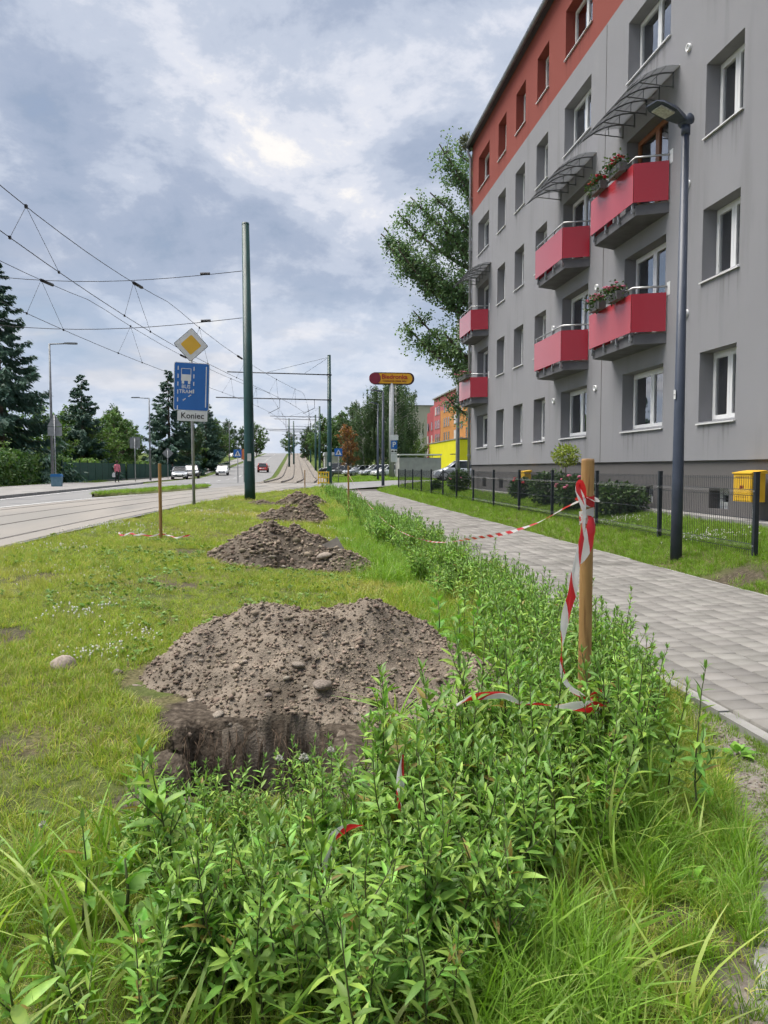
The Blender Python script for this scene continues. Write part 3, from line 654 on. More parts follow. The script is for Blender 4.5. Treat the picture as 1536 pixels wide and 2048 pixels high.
def sheet_mat():
    m = bpy.data.materials.new('polycarbonate'); m.use_nodes = True; t = m.node_tree; t.nodes.clear(); L = t.links.new
    out = N(t, 'ShaderNodeOutputMaterial'); p = N(t, 'ShaderNodeBsdfPrincipled'); p.inputs['Base Color'].default_value = (0.36, 0.37, 0.39, 1); p.inputs['Roughness'].default_value = 0.25
    tl = N(t, 'ShaderNodeBsdfTranslucent'); tl.inputs[0].default_value = (0.44, 0.45, 0.47, 1); tr = N(t, 'ShaderNodeBsdfTransparent'); tr.inputs[0].default_value = (0.7, 0.72, 0.74, 1)
    tc = N(t, 'ShaderNodeTexCoord'); nz = N(t, 'ShaderNodeTexNoise'); nz.inputs['Scale'].default_value = 3; L(tc.outputs['Object'], nz.inputs['Vector']); r_ = ramp(t, [(0.3, 0.04), (0.7, 0.12)]); L(nz.outputs['Fac'], r_.inputs[0])
    m0 = N(t, 'ShaderNodeMixShader'); m0.inputs[0].default_value = .5; L(p.outputs[0], m0.inputs[1]); L(tl.outputs[0], m0.inputs[2])
    mx = N(t, 'ShaderNodeMixShader'); L(r_.outputs[0], mx.inputs[0]); L(m0.outputs[0], mx.inputs[1]); L(tr.outputs[0], mx.inputs[2]); L(mx.outputs[0], out.inputs[0]); return m
sheet_m = sheet_mat()
BAL = {}
for c in 'BCG':
    for fl in (1, 2): BAL[c, fl] = balcony(*cols[c], fl, fl == 2)

# ------------------------------------------------------------------ wire fence along the lawn
fence_m = M('fence_paint', (0.016, 0.021, 0.028), (0.026, 0.032, 0.042), scale=8, rough=0.45)
def wire_fence():
    FXX = 6.0; SP = 2.6; root = thing('wire_fence', 'dark welded wire panel fence with square posts along the lawn', 'fence', (FXX, 9.15, 0.29))
    post = MB().box(-.03, .03, -.025, .025, -.1, 1.10).box(-.034, .034, -.029, .029, 1.10, 1.115).mesh('post', fence_m)
    bolt = MB().cbox((-.034, 0, 0), (.012, .022, .022)).mesh('clip', zinc)
    prof = [(0, -.02), (0, .08), (-.045, .12), (0, .16), (0, .80), (-.045, .84), (0, .88), (0, 1.06)]
    def panel(fine):
        mb = MB(); n = 50 if fine else 26
        for k in range(n + 1):
            y = .03 + (SP - .06) * k / n; mb.tube([(x, y, z) for x, z in prof], .0032 if fine else .004, 4 if fine else 3, False)
        for z, x in ((.08, 0), (.16, 0), (.5, 0), (.80, 0), (.88, 0), (1.03, 0)): mb.tube([(x, .03, z), (x, SP - .03, z)], .004, 4, False)
        return mb.mesh('wire_panel', fence_m)
    pf, pc = panel(True), panel(False)
    for k in range(14):
        y = SP * k; z = tz0(FXX, 9.15 + y) - 0.29
        p = ob('post', post, root, (0, y, z))
        for zz in (.14, .86): ob('clip', bolt, p, (0, 0, zz))
        if k < 13: ob('wire_panel', pf if k < 6 else pc, root, (0, y, z))
wire_fence()
# ------------------------------------------------------------------ street lamps
lamp_paint = M('lamp_paint', (0.032, 0.043, 0.068), (0.048, 0.06, 0.09), scale=3, rough=0.42, bump=0.1, bscale=30, spec=0.5, bdist=0.003)
lamp_grey = M('lamp_grey', (0.14, 0.15, 0.16), (0.2, 0.21, 0.22), scale=4, rough=0.5, metal=0.3)
led_m = M('lamp_lens', (0.55, 0.55, 0.5), (0.35, 0.34, 0.3), scale=30, rough=0.2)
sticker_m = M('sticker_paper', (0.7, 0.7, 0.7), (0.5, 0.5, 0.5), scale=60, rough=0.6, detail=2)
def path_lamp(x, y, h, label, full=True, mat=lamp_paint, arm=0.55, ang=R(180), group='lamps beside the footpath', rr=(.082, .05)):
    z = tz0(x, y); t = thing('street_lamp', label, 'street lamp', (x, y, z - .03), 0, group)
    mb = MB(); mb.tube([(0, 0, 0), (0, 0, 1.2), (0, 0, h)], [rr[0], rr[0] * .97, rr[1]], 16); mb.build('pole', mat, t, True)
    d = Vector((math.cos(ang), math.sin(ang), 0)); s = Vector((-d.y, d.x, 0))
    if full:
        mb = MB(); mb.lathe([(0.0, -.08), (.062, -.08), (.062, .05), (0.0, .05)], 14, (0, 0, h)); mb.build('mast_cap', mat, t, True)
        mb = MB(); a = Vector((0, 0, h + .11)); mb.tube([a - s * .085, a + s * .085], .075, 14); mb.tube([(0, 0, h), a], .05, 10); mb.build('hinge', mat, t, True)
    # lamp head: flat tapering body
    L_, w0, w1 = (arm, .10, .17)
    P = []
    for (u, w, zt, zb) in ((0.0, w0 * .6, .03, -.035), (.18, w0, .045, -.04), (.5, w1, .05, -.02), (.85, w1, .035, -.01), (1.0, w1 * .7, .012, -.005)):
        c = d * (u * L_) + Vector((0, 0, h + (.11 if full else 0) + .12 * u)); P.append((c, w * .9, zt, zb))
    V, F = [], []
    for c, w, zt, zb in P: V += [c - s * w + Vector((0, 0, zb)), c + s * w + Vector((0, 0, zb)), c + s * w * .8 + Vector((0, 0, zt)), c - s * w * .8 + Vector((0, 0, zt))]
    for i in range(len(P) - 1):
        for q in range(4): F.append((4 * i + q, 4 * i + (q + 1) % 4, 4 * i + 4 + (q + 1) % 4, 4 * i + 4 + q))
    F += [(3, 2, 1, 0), tuple(4 * (len(P) - 1) + q for q in range(4))]
    mb = MB(); mb.add(V, F); hd = mb.build('lamp_head', mat, t)
    c = d * (.66 * L_) + Vector((0, 0, h + (.11 if full else 0) + .12 * .66 - .022)); q = Matrix.Translation(c) @ Matrix.Rotation(ang, 4, 'Z') @ Matrix.Rotation(-math.atan(.12 / L_), 4, 'Y')
    mb = MB(); mb.box(-L_ * .2, L_ * .2, -w1 * .55, w1 * .55, -.02, .004, q); mb.build('lens', led_m, hd)
    return t
l1 = path_lamp(5.5, 10.25, 6.12, 'dark blue lamp post with flat lamp head standing before the wire fence', arm=.62, ang=R(196))
st = MB().box(-.082, -.079, -.035, .02, 2.35, 2.48); so = st.build('sticker', sticker_m, l1)
text_mesh('sticker_text', '419', .03, M('black_ink', (.03, .03, .03), rough=.7), so, Matrix.Translation((-.0825, -.008, 2.41)) @ Matrix.Rotation(R(-90), 4, 'Z') @ Matrix.Rotation(R(90), 4, 'X'), .0006)
path_lamp(5.72, 48.2, 6.1, 'dark lamp post at the end of the wire fence', full=False, arm=.9, ang=R(175), rr=(.1, .06))
path_lamp(7.15, 64, 6.6, 'slim dark lamp post just behind the lamp at the fence end', full=False, arm=.8, ang=R(180), rr=(.1, .06))
path_lamp(10.1, 45.8, 10.6, 'tall thin lamp mast beside the silver minivan', full=False, mat=lamp_grey, arm=1.2, ang=R(180), rr=(.13, .09))
def road_lamp(x, y, h, arm, ang, label, group='lamps across the street'):
    z = tz0(x, y); t = thing('street_lamp', label, 'street lamp', (x, y, z + (.12 if -17.5 < x < -12 and y < 61 else 0)), 0, group)
    d = Vector((math.cos(ang), math.sin(ang), 0))
    MB().tube([(0, 0, 0), (0, 0, h)], [.1, .055], 10).build('pole', lamp_grey, t, True)
    MB().tube([(0, 0, h - .03), tuple(d * arm + Vector((0, 0, h + .02)))], .04, 8).build('arm', lamp_grey, t, True)
    q = Matrix.Translation(d * (arm + .3) + Vector((0, 0, h + .03))) @ Matrix.Rotation(ang, 4, 'Z')
    MB().prism([(-.4, -.05), (-.15, -.14), (.3, -.14), (.38, -.06), (.38, .06), (.3, .14), (-.15, .14), (-.4, .05)], -.04, .05).build('lamp_head', lamp_grey, t).matrix_local = q
    return t
road_lamp(-15.1, 49.5, 8.9, 1.0, R(0), 'grey street lamp with arm over the road beside the blue bin')
road_lamp(-14.0, 76, 8.1, 1.0, R(180), 'grey street lamp rising beside the blue lane sign')
road_lamp(-13.4, 104, 7.6, 1.0, R(0), 'far grey street lamp behind the parked cars')
road_lamp(-11.0, 132, 8.2, 1.6, R(180), 'far street lamp near the crossing sign')

# ------------------------------------------------------------------ gas boxes
yellow_m = M('yellow_box', (0.62, 0.36, 0.018), (0.70, 0.42, 0.03), scale=5, rough=0.5, bump=0.15, bscale=30, bdist=0.004)
rust_m = M('dark_rust', (0.12, 0.05, 0.02), (0.2, 0.09, 0.03), scale=20, rough=.8)
def gas_box(x0, x1, y0, y1, z0, z1, zg, label, full):
    t = thing('gas_box', label, 'meter box', ((x0 + x1) / 2, (y0 + y1) / 2, zg)); c = t.location
    def b(mb, n, m, p=None): mb.v = [(x - c.x, y - c.y, z - c.z) for x, y, z in mb.v]; return mb.build(n, m, p or t)
    bd = b(MB().box(x0, x1, y0, y1, z0, z1), 'body', yellow_m)
    b(MB().add([(x0 - .02, y0 - .02, z1), (x0 - .02, y1 + .02, z1), (x1 + .02, y1 + .02, z1), (x1 + .02, y0 - .02, z1), (x0 - .02, y0 - .02, z1 + .02), (x0 - .02, y1 + .02, z1 + .02), (x1 + .02, y1 + .02, z1 + .06), (x1 + .02, y0 - .02, z1 + .06)], [(0, 1, 2, 3), (7, 6, 5, 4), (0, 4, 5, 1), (1, 5, 6, 2), (2, 6, 7, 3), (3, 7, 4, 0)]), 'lid', yellow_m)
    b(MB().box(x0 - .008, x0, y0 + .02, y1 - .02, z0 + .02, z1 - .02), 'door', yellow_m, bd)
    b(MB().box((x0 + x1) / 2 - .03, (x0 + x1) / 2 + .03, y0 + .04, y0 + .10, zg - .1, z0), 'leg', M('pale_post', (.5, .5, .5), rough=.6))
    if full:
        for k in range(6):
            for z in (z0 + .07, z1 - .06): b(MB().box(x0 - .011, x0 - .008, y0 + .07 + k * .065, y0 + .095 + k * .065, z, z + .014), 'vent_slot', rust_m, bd)
        text_mesh('lettering', 'gaz', .085, M('red_ink', (.2, .02, .015), rough=.7), bd, Matrix.Translation((x0 - .011 - c.x, (y0 + y1) / 2 - c.y, (z0 + z1) / 2 + .02 - c.z)) @ Matrix.Rotation(R(-90), 4, 'Z') @ Matrix.Rotation(R(90), 4, 'X'), .001, bold=.003)
gas_box(7.36, 7.60, 11.36, 11.86, .90, 1.36, .5, 'yellow gas box on a short post against the plinth behind the lamp post', True)
gas_box(7.40, 7.62, 23.55, 23.95, .85, 1.33, .54, 'smaller yellow gas box farther along the plinth', False)

# ------------------------------------------------------------------ tram poles, brackets and overhead wires
pole_green = M('pole_green', (0.002, 0.033, 0.029), (0.004, 0.047, 0.041), scale=2, rough=0.38, spec=0.5, bump=0.06, bscale=20, bdist=.003)
wire_m = M('wire', (0.03, 0.03, 0.035), rough=0.5, metal=0.4)
CONTACT, MESS = 5.75, 7.25
def tram_pole(x, y, h, label, arms=0.0, lean=0.0, sides=20):
    z = tz0(x, y); t = thing('tram_pole', label, 'tram pole', (x, y, z - .05), 0, 'green poles of the tram line')
    MB().tube([(0, 0, 0), (0, 0, .5), (lean, 0, h)], [.205, .2, .135], sides).build('mast', pole_green, t, True)
    MB().lathe([(0.0, .03), (.13, .02), (.14, -.05)], sides, (lean, 0, h)).build('cap', pole_green, t, True)
    if y < 70: MB().box(-.07, .07, -.206, -.16, 1.5, 1.78).build('number_plate', sticker_m, t)
    if arms:
        for zz, l in ((8.75, arms), (6.75, arms + .9)):
            MB().tube([(0, 0, zz), (-l, 0, zz + .12)], .045, 8).build('bracket_arm', dark_metal, t, True)
            MB().lathe([(.2, -.06), (.2, .06)], 12, (0, 0, zz)).build('clamp', dark_metal, t)
        MB().tube([(0, 0, h - .15), (-arms * .62, 0, 8.85)], .012, 5).build('stay_wire', wire_m, t)
        MB().tube([(0, 0, h - .15), (-arms * .25, 0, 8.8)], .012, 5).build('stay_wire', wire_m, t)
        for c in (t1, t2):
            xx = c(y) - x
            MB().tube([(xx + .9, 0, 6.8), (xx + .9, 0, 6.1), (xx, 0, 5.6 + .05)], .022, 6).build('steady_arm', dark_metal, t, True)
    return t
tram_pole(-1.64, 28.5, 10.2, 'nearest tall green tram pole rising from the grass edge', 0, -.06, 28)
tram_pole(2.85, 60.5, 10.3, 'green tram pole with two long bracket arms beside the crossing sign', 8.0)
tram_pole(4.0, 117, 10.4, 'green tram pole with bracket arms, third along the line', 7.6)
tram_pole(3.75, 130, 9.6, 'green tram pole close behind the third one', 7.0)
fr = [(2.9 - 3.8, 150), (-.9 + .9, 168), (4.1, 185), (4.2, 215), (0.1, 232), (4.3, 262), (4.3, 300), (0.1, 330)]
for i, (x, y) in enumerate(fr):
    tram_pole(x, y, 9.6, ['slim far tram pole between the tracks on the hill', 'second slim far tram pole between the tracks'][i] if i < 2 else 'distant green tram pole up the hill, %s beyond the slim ones' % ('first', 'second', 'third', 'fourth', 'fifth', 'sixth')[i - 2], 6.0 if x > 2 else 0, 0, 10)
tram_pole(-14.6, 28.5, 9.8, 'green tram pole on the pavement across the street', 0)
def cable(name, pts, r, label, cat='wire', group='overhead tram wires', n=5):
    tag(MB().tube(pts, r, n).build(name, wire_m, None, True), label, cat, group)
def overhead():
    sup = [-32, -2, 28.5, 60.5, 90, 117, 150, 185, 215, 262, 300]
    for ti, c in enumerate((t1, t2)):
        nm = 'near' if ti == 0 else 'far'
        ys = [y for y in np.arange(-32, 300.1, 1.5)]
        def mz(y):
            k = max(i for i in range(len(sup)) if sup[i] <= y + 1e-6); k = min(k, len(sup) - 2); u = (y - sup[k]) / (sup[k + 1] - sup[k]); return MESS - 0.55 * 4 * u * (1 - u) * ((sup[k + 1] - sup[k]) / 32) ** 2
        off = lambda y: 0.18 * math.sin(y / 31.0 * PI)
        base = lambda y: tz0(c(y), y)
        cable('contact_wire', [(c(y) + off(y), y, base(y) + CONTACT) for y in ys], .0095, 'contact wire above the %s tram track' % nm)
        cable('messenger_wire', [(c(y), y, base(y) + mz(y)) for y in ys], .0095, 'upper messenger wire above the %s tram track' % nm)
        k = 0
        ordn = 'first second third fourth fifth sixth seventh eighth ninth tenth eleventh twelfth thirteenth fourteenth fifteenth sixteenth seventeenth eighteenth'.split()
        for y in np.arange(17.0 if ti == 0 else 24.5, 128, 7.5):
            if min(abs(y - s) for s in sup) < 2.0: continue
            a = (c(y), y, base(y) + mz(y)); 
            mb = MB()
            for dy in (-1.3, 1.3): mb.tube([a, (c(y + dy) + off(y + dy), y + dy, base(y) + CONTACT)], .006, 4)
            mb.cbox(a, (.05, .08, .07))
            for dy in (-1.3, 1.3): mb.cbox((c(y + dy) + off(y + dy), y + dy, base(y) + CONTACT), (.04, .06, .06))
            tag(mb.build('dropper', wire_m), 'thin V-shaped wire dropper over the %s track, %s from the picture edge' % (nm, ordn[k]), 'dropper', 'wire droppers along the %s track' % nm); k += 1
        for y in (24.5, 38.0):
            for zz, off2 in ((mz(y), 0.0),):
                p = Vector((c(y), y, base(y) + zz)); q = Vector((c(y + .8), y + .8, base(y) + mz(y + .8)))
                tag(MB().tube([p, q], .05, 6).build('insulator', wire_m, None, True), 'dark insulator on the messenger wire over the %s track, %s the nearest pole' % (nm, 'before' if y < 28 else 'past'), 'insulator')
    for z, zz, lab in ((8.45, 8.25, 'upper'), (6.75, 6.6, 'lower')):
        xs = np.linspace(-1.85, -14.45, 16)
        cable('span_wire', [(x, 28.5, z + .25 - 0.55 * math.sin((x + 1.85) / -12.6 * PI)) for x in xs], .012, '%s span wire from the nearest pole across the street' % lab)
        mb = MB(); mb.tube([(-3.0, 28.5, z + .12), (-3.35, 28.5, z + .1)], .05, 6); tag(mb.build('turnbuckle', wire_m), 'turnbuckle on the %s span wire near the pole' % lab, 'fitting')
overhead()

# ------------------------------------------------------------------ traffic signs
galv = M('post_grey', (0.27, 0.28, 0.29), (0.36, 0.37, 0.38), scale=6, rough=0.45, metal=0.4)
s_white = M('sign_white', (0.68, 0.69, 0.70), (0.60, 0.61, 0.62), scale=3, rough=0.35)
s_yellow = M('sign_yellow', (0.72, 0.42, 0.03), (0.66, 0.38, 0.03), scale=3, rough=0.35)
s_blue = M('sign_blue', (0.012, 0.115, 0.40), (0.016, 0.13, 0.44), scale=2, rough=0.32)
s_black = M('sign_black', (0.02, 0.02, 0.022), rough=0.5)
s_back = M('sign_back', (0.20, 0.21, 0.22), (0.27, 0.28, 0.29), scale=4, rough=0.5, metal=0.3)
s_orange = M('sign_orange', (0.62, 0.20, 0.07), (0.55, 0.16, 0.06), scale=6, rough=0.5)
FRONT = Matrix.Rotation(R(90), 4, 'X')      # text lying in XY turned to stand and face -Y
def rrect(w, h, r, n=4):
    o = []
    for cx, cy, a0 in ((w / 2 - r, h / 2 - r, 0), (-w / 2 + r, h / 2 - r, 90), (-w / 2 + r, -h / 2 + r, 180), (w / 2 - r, -h / 2 + r, 270)):
        for k in range(n + 1): a = R(a0 + 90 * k / n); o.append((cx + r * math.cos(a), cy + r * math.sin(a)))
    return o
def plate(name, poly, y0, y1, mat, parent, c=(0, 0), rot=0.0):
    cr, sr = math.cos(rot), math.sin(rot); return MB().prism([(c[0] + u * cr - v * sr, c[1] + u * sr + v * cr) for u, v in poly], y0, y1, 'y').build(name, mat, parent)
def lane_sign():
    t = thing('lane_sign', 'blue end-of-bus-and-tram-lane sign below a yellow diamond on a grey post', 'road sign', (-3.02, 23.3, .22), R(6))
    MB().tube([(0, 0.075, 0), (-.03, 0.075, 5.15)], .045, 12).build('post', galv, t, True)
    g = ob('diamond', None, t, (-.02, 0, 4.93)); g.rotation_euler = (0, R(3), 0); g.empty_display_size = .1
    D = .72
    for nm, s_, y, m in (('rim', D, 0, s_black), ('white_face', D - .025, -.006, s_white), ('yellow_face', D * .60, -.010, s_yellow)):
        plate(nm, rrect(s_, s_, .04), y - .004, y + .008, m, g, (0, 0), R(45))
    b = ob('lane_plate', None, t, (-.02, 0, 3.68)); b.rotation_euler = (0, R(2), 0)
    plate('white_rim', rrect(1.04, 1.44, .06), -.004, .014, s_white, b); plate('blue_face', rrect(1.0, 1.40, .05), -.010, .0, s_blue, b)
    def bar(x0, z0, x1, z1, w, nm='marking'):
        d = Vector((x1 - x0, z1 - z0)).normalized(); n_ = Vector((-d.y, d.x)) * w / 2
        MB().prism([(x0 - n_.x, z0 - n_.y), (x1 - n_.x, z1 - n_.y), (x1 + n_.x, z1 + n_.y), (x0 + n_.x, z0 + n_.y)], -.016, -.009, 'y').build(nm, s_white, b)
    for k in range(6): bar(-.40, .60 - k * .235, -.40, .48 - k * .235, .028)
    for k in range(4): bar(.06, .60 - k * .225, .06, .48 - k * .225, .028)
    bar(.42, .62, .42, -.60, .028); bar(-.25, -.42, -.17, -.36, .028); bar(-.09, -.30, -.01, -.24, .028)
    mb = MB()   # bus seen from the front
    mb.prism([(-.31, .36), (-.02, .36), (-.02, .17), (-.31, .17)], -.016, -.009, 'y'); mb.prism([(-.29, .17), (-.22, .17), (-.22, .08), (-.29, .08)], -.016, -.009, 'y'); mb.prism([(-.11, .17), (-.04, .17), (-.04, .08), (-.11, .08)], -.016, -.009, 'y')
    for (a, c, d, e) in ((-.31, .36, -.295, .54), (-.035, .36, -.02, .54), (-.31, .525, -.02, .54)): mb.prism([(a, c), (d, c), (d, e), (a, e)], -.016, -.009, 'y')
    mb.build('bus_symbol', s_white, b)
    text_mesh('bus_word', 'BUS', .15, s_white, b, Matrix.Translation((-.165, -.012, -.01)) @ FRONT, .002, bold=.002)
    text_mesh('tram_word', 'TRAM', .15, s_white, b, Matrix.Translation((-.165, -.012, -.155)) @ FRONT, .002, bold=.002)
    k_ = ob('end_plate', None, t, (-.01, 0, 2.80)); k_.rotation_euler = (0, R(1.5), 0)
    plate('white_face', rrect(.88, .30, .02), -.004, .010, s_white, k_)
    text_mesh('end_word', 'Koniec', .24, s_black, k_, Matrix.Translation((0, -.006, .005)) @ FRONT, .002, bold=.004, sx=1.0)
lane_sign()
def crossing_sign(x, y, h, label):
    t = thing('crossing_sign', label, 'road sign', (x, y, tz0(x, y))); s_ = .66
    MB().tube([(0, .055, 0), (0, .055, h + .3)], .035, 8).build('post', galv, t, True)
    plate('blue_face', rrect(s_, s_, .04), -.01, .01, s_blue, t, (0, h)); plate('white_triangle', [(-.26, h - .22), (.26, h - .22), (0, h + .25)], -.014, -.009, s_white, t)
    mb = MB(); mb.lathe([(0, -.002), (.035, -.002), (.035, .002), (0, .002)], 8, (.0, -.016, h + .09), 'y')
    for pts in (((.0, .06), (-.02, -.06)), ((-.02, -.06), (-.09, -.19)), ((-.02, -.06), (.07, -.19)), ((.0, .04), (.08, -.03)), ((.0, .04), (-.08, -.02))):
        mb.tube([(pts[0][0], -.016, h + pts[0][1]), (pts[1][0], -.016, h + pts[1][1])], .02, 5)
    mb.build('walking_figure', s_black, t)
crossing_sign(-4.7, 64.5, 2.5, 'blue pedestrian crossing sign on the far kerb left of the nearest tram pole')
crossing_sign(3.75, 63.6, 2.6, 'blue pedestrian crossing sign right beside the second tram pole')
t = thing('stop_sign', 'orange octagonal sign on a thin post beside the far crossing sign', 'road sign', (-4.3, 66, tz0(-4.3, 66)))
MB().tube([(0, .055, 0), (0, .055, 2.7)], .035, 8).build('post', galv, t, True)
plate('octagon', [(.38 * math.cos(R(22.5 + 45 * k)) * .6, 2.45 + .5 * math.sin(R(22.5 + 45 * k))) for k in range(8)], -.01, .01, s_orange, t)
def back_sign(x, y, h, kind, label):
    g = .14 if -17.5 < x < -12 and y < 61 else .04
    t = thing('road_sign', label, 'road sign', (x, y, tz0(x, y) + g))
    MB().tube([(0, -.055, 0), (0, -.055, h)], .035, 8).build('post', galv, t, True)
    if kind == 'diamond': plate('sign_back', rrect(.85, .85, .05), -.01, .01, s_back, t, (0, h - .35), R(45))
    if kind == 'square': plate('sign_back', rrect(.9, 1.0, .05), -.01, .01, s_back, t, (0, h - .4))
    if kind == 'triangle': plate('triangle_back', [(-.45, h - .68), (.45, h - .68), (0, h + .1)], -.01, .01, s_back, t); plate('plate_back', rrect(.85, .55, .05), -.014, .006, s_back, t, (0, h - 1.0))
back_sign(-14.75, 49.0, 4.4, 'triangle', 'grey backs of a triangular sign and plate on the lamp beside the bin')
back_sign(-14.2, 70, 3.9, 'square', 'grey square sign back on a post near the green fence')
back_sign(-13.6, 84, 3.2, 'diamond', 'grey diamond sign back on a post before the green fence')
# parking signs
t = thing('parking_sign', 'stack of white and blue parking signs beside the shop pylon', 'road sign', (9.62, 72, tz0(9.62, 72)))
MB().tube([(0, .06, 0), (0, .06, 4.2)], .04, 8).build('post', galv, t, True)
plate('shop_plate', rrect(.82, .5, .03), -.01, .01, s_white, t, (0, 4.0)); pp = plate('blue_face', rrect(.6, .8, .04), -.01, .01, s_blue, t, (0, 3.3))
text_mesh('letter', 'P', .7, s_white, pp, Matrix.Translation((0, -.012, 3.3)) @ FRONT, .002, bold=.012)
cp_ = plate('car_plate', rrect(.6, .4, .02), -.01, .01, s_white, t, (0, 2.65)); mb = MB()
for k in (-.15, .15): mb.prism([(k - .13, 2.58), (k + .13, 2.58), (k + .11, 2.66), (k + .05, 2.74), (k - .07, 2.74), (k - .11, 2.66)], -.015, -.009, 'y')
mb.build('car_symbol', s_black, cp_)
lp = plate('text_plate', rrect(.62, .75, .02), -.01, .01, s_white, t, (0, 2.02))
for k in range(5): MB().prism([(-.22, 2.27 - k * .12), (.22 - .06 * (k % 2), 2.27 - k * .12), (.22 - .06 * (k % 2), 2.29 - k * .12), (-.22, 2.29 - k * .12)], -.0125, -.009, 'y').build('text_line', s_back, lp)
# shop pylon sign; only the plain capsule and its lettering
def pylon():
    t = thing('shop_sign', 'yellow rounded shop sign with red lettering on a thick grey pole', 'sign', (9.85, 75.5, tz0(9.85, 75.5)))
    MB().tube([(0, .2, -.2), (0, .2, 9.6)], [.27, .24], 16).build('pole', M('pylon_grey', (.33, .34, .35), (.40, .41, .42), scale=3, rough=.5), t, True)
    z = 10.05
    plate('dark_backing', rrect(4.5, 1.2, .55, 8), .0, .35, M('maroon_sheet', (.05, .018, .022), rough=.45), t, (.05, z))
    plate('red_end', rrect(1.15, 1.1, .5, 8), -.05, .2, M('dark_red_sheet', (.24, .025, .045), (.2, .02, .04), scale=2, rough=.4), t, (-1.7, z))
    f = plate('yellow_face', rrect(3.75, 1.0, .48, 8), -.03, .3, M('sign_amber', (.72, .36, .018), (.66, .32, .015), scale=1, rough=.4), t, (.22, z))
    text_mesh('shop_name', 'Biedronka', .62, M('sign_red', (.36, .02, .02), rough=.5), f, Matrix.Translation((.28, -.04, z + .15)) @ FRONT, .01, bold=.014, sx=1.03)
    text_mesh('slogan', 'Codziennie niskie ceny', .24, M('sign_maroon', (.2, .02, .015), rough=.5), f, Matrix.Translation((.28, -.04, z - .25)) @ FRONT, .01, bold=.006, sx=1.08)
pylon()

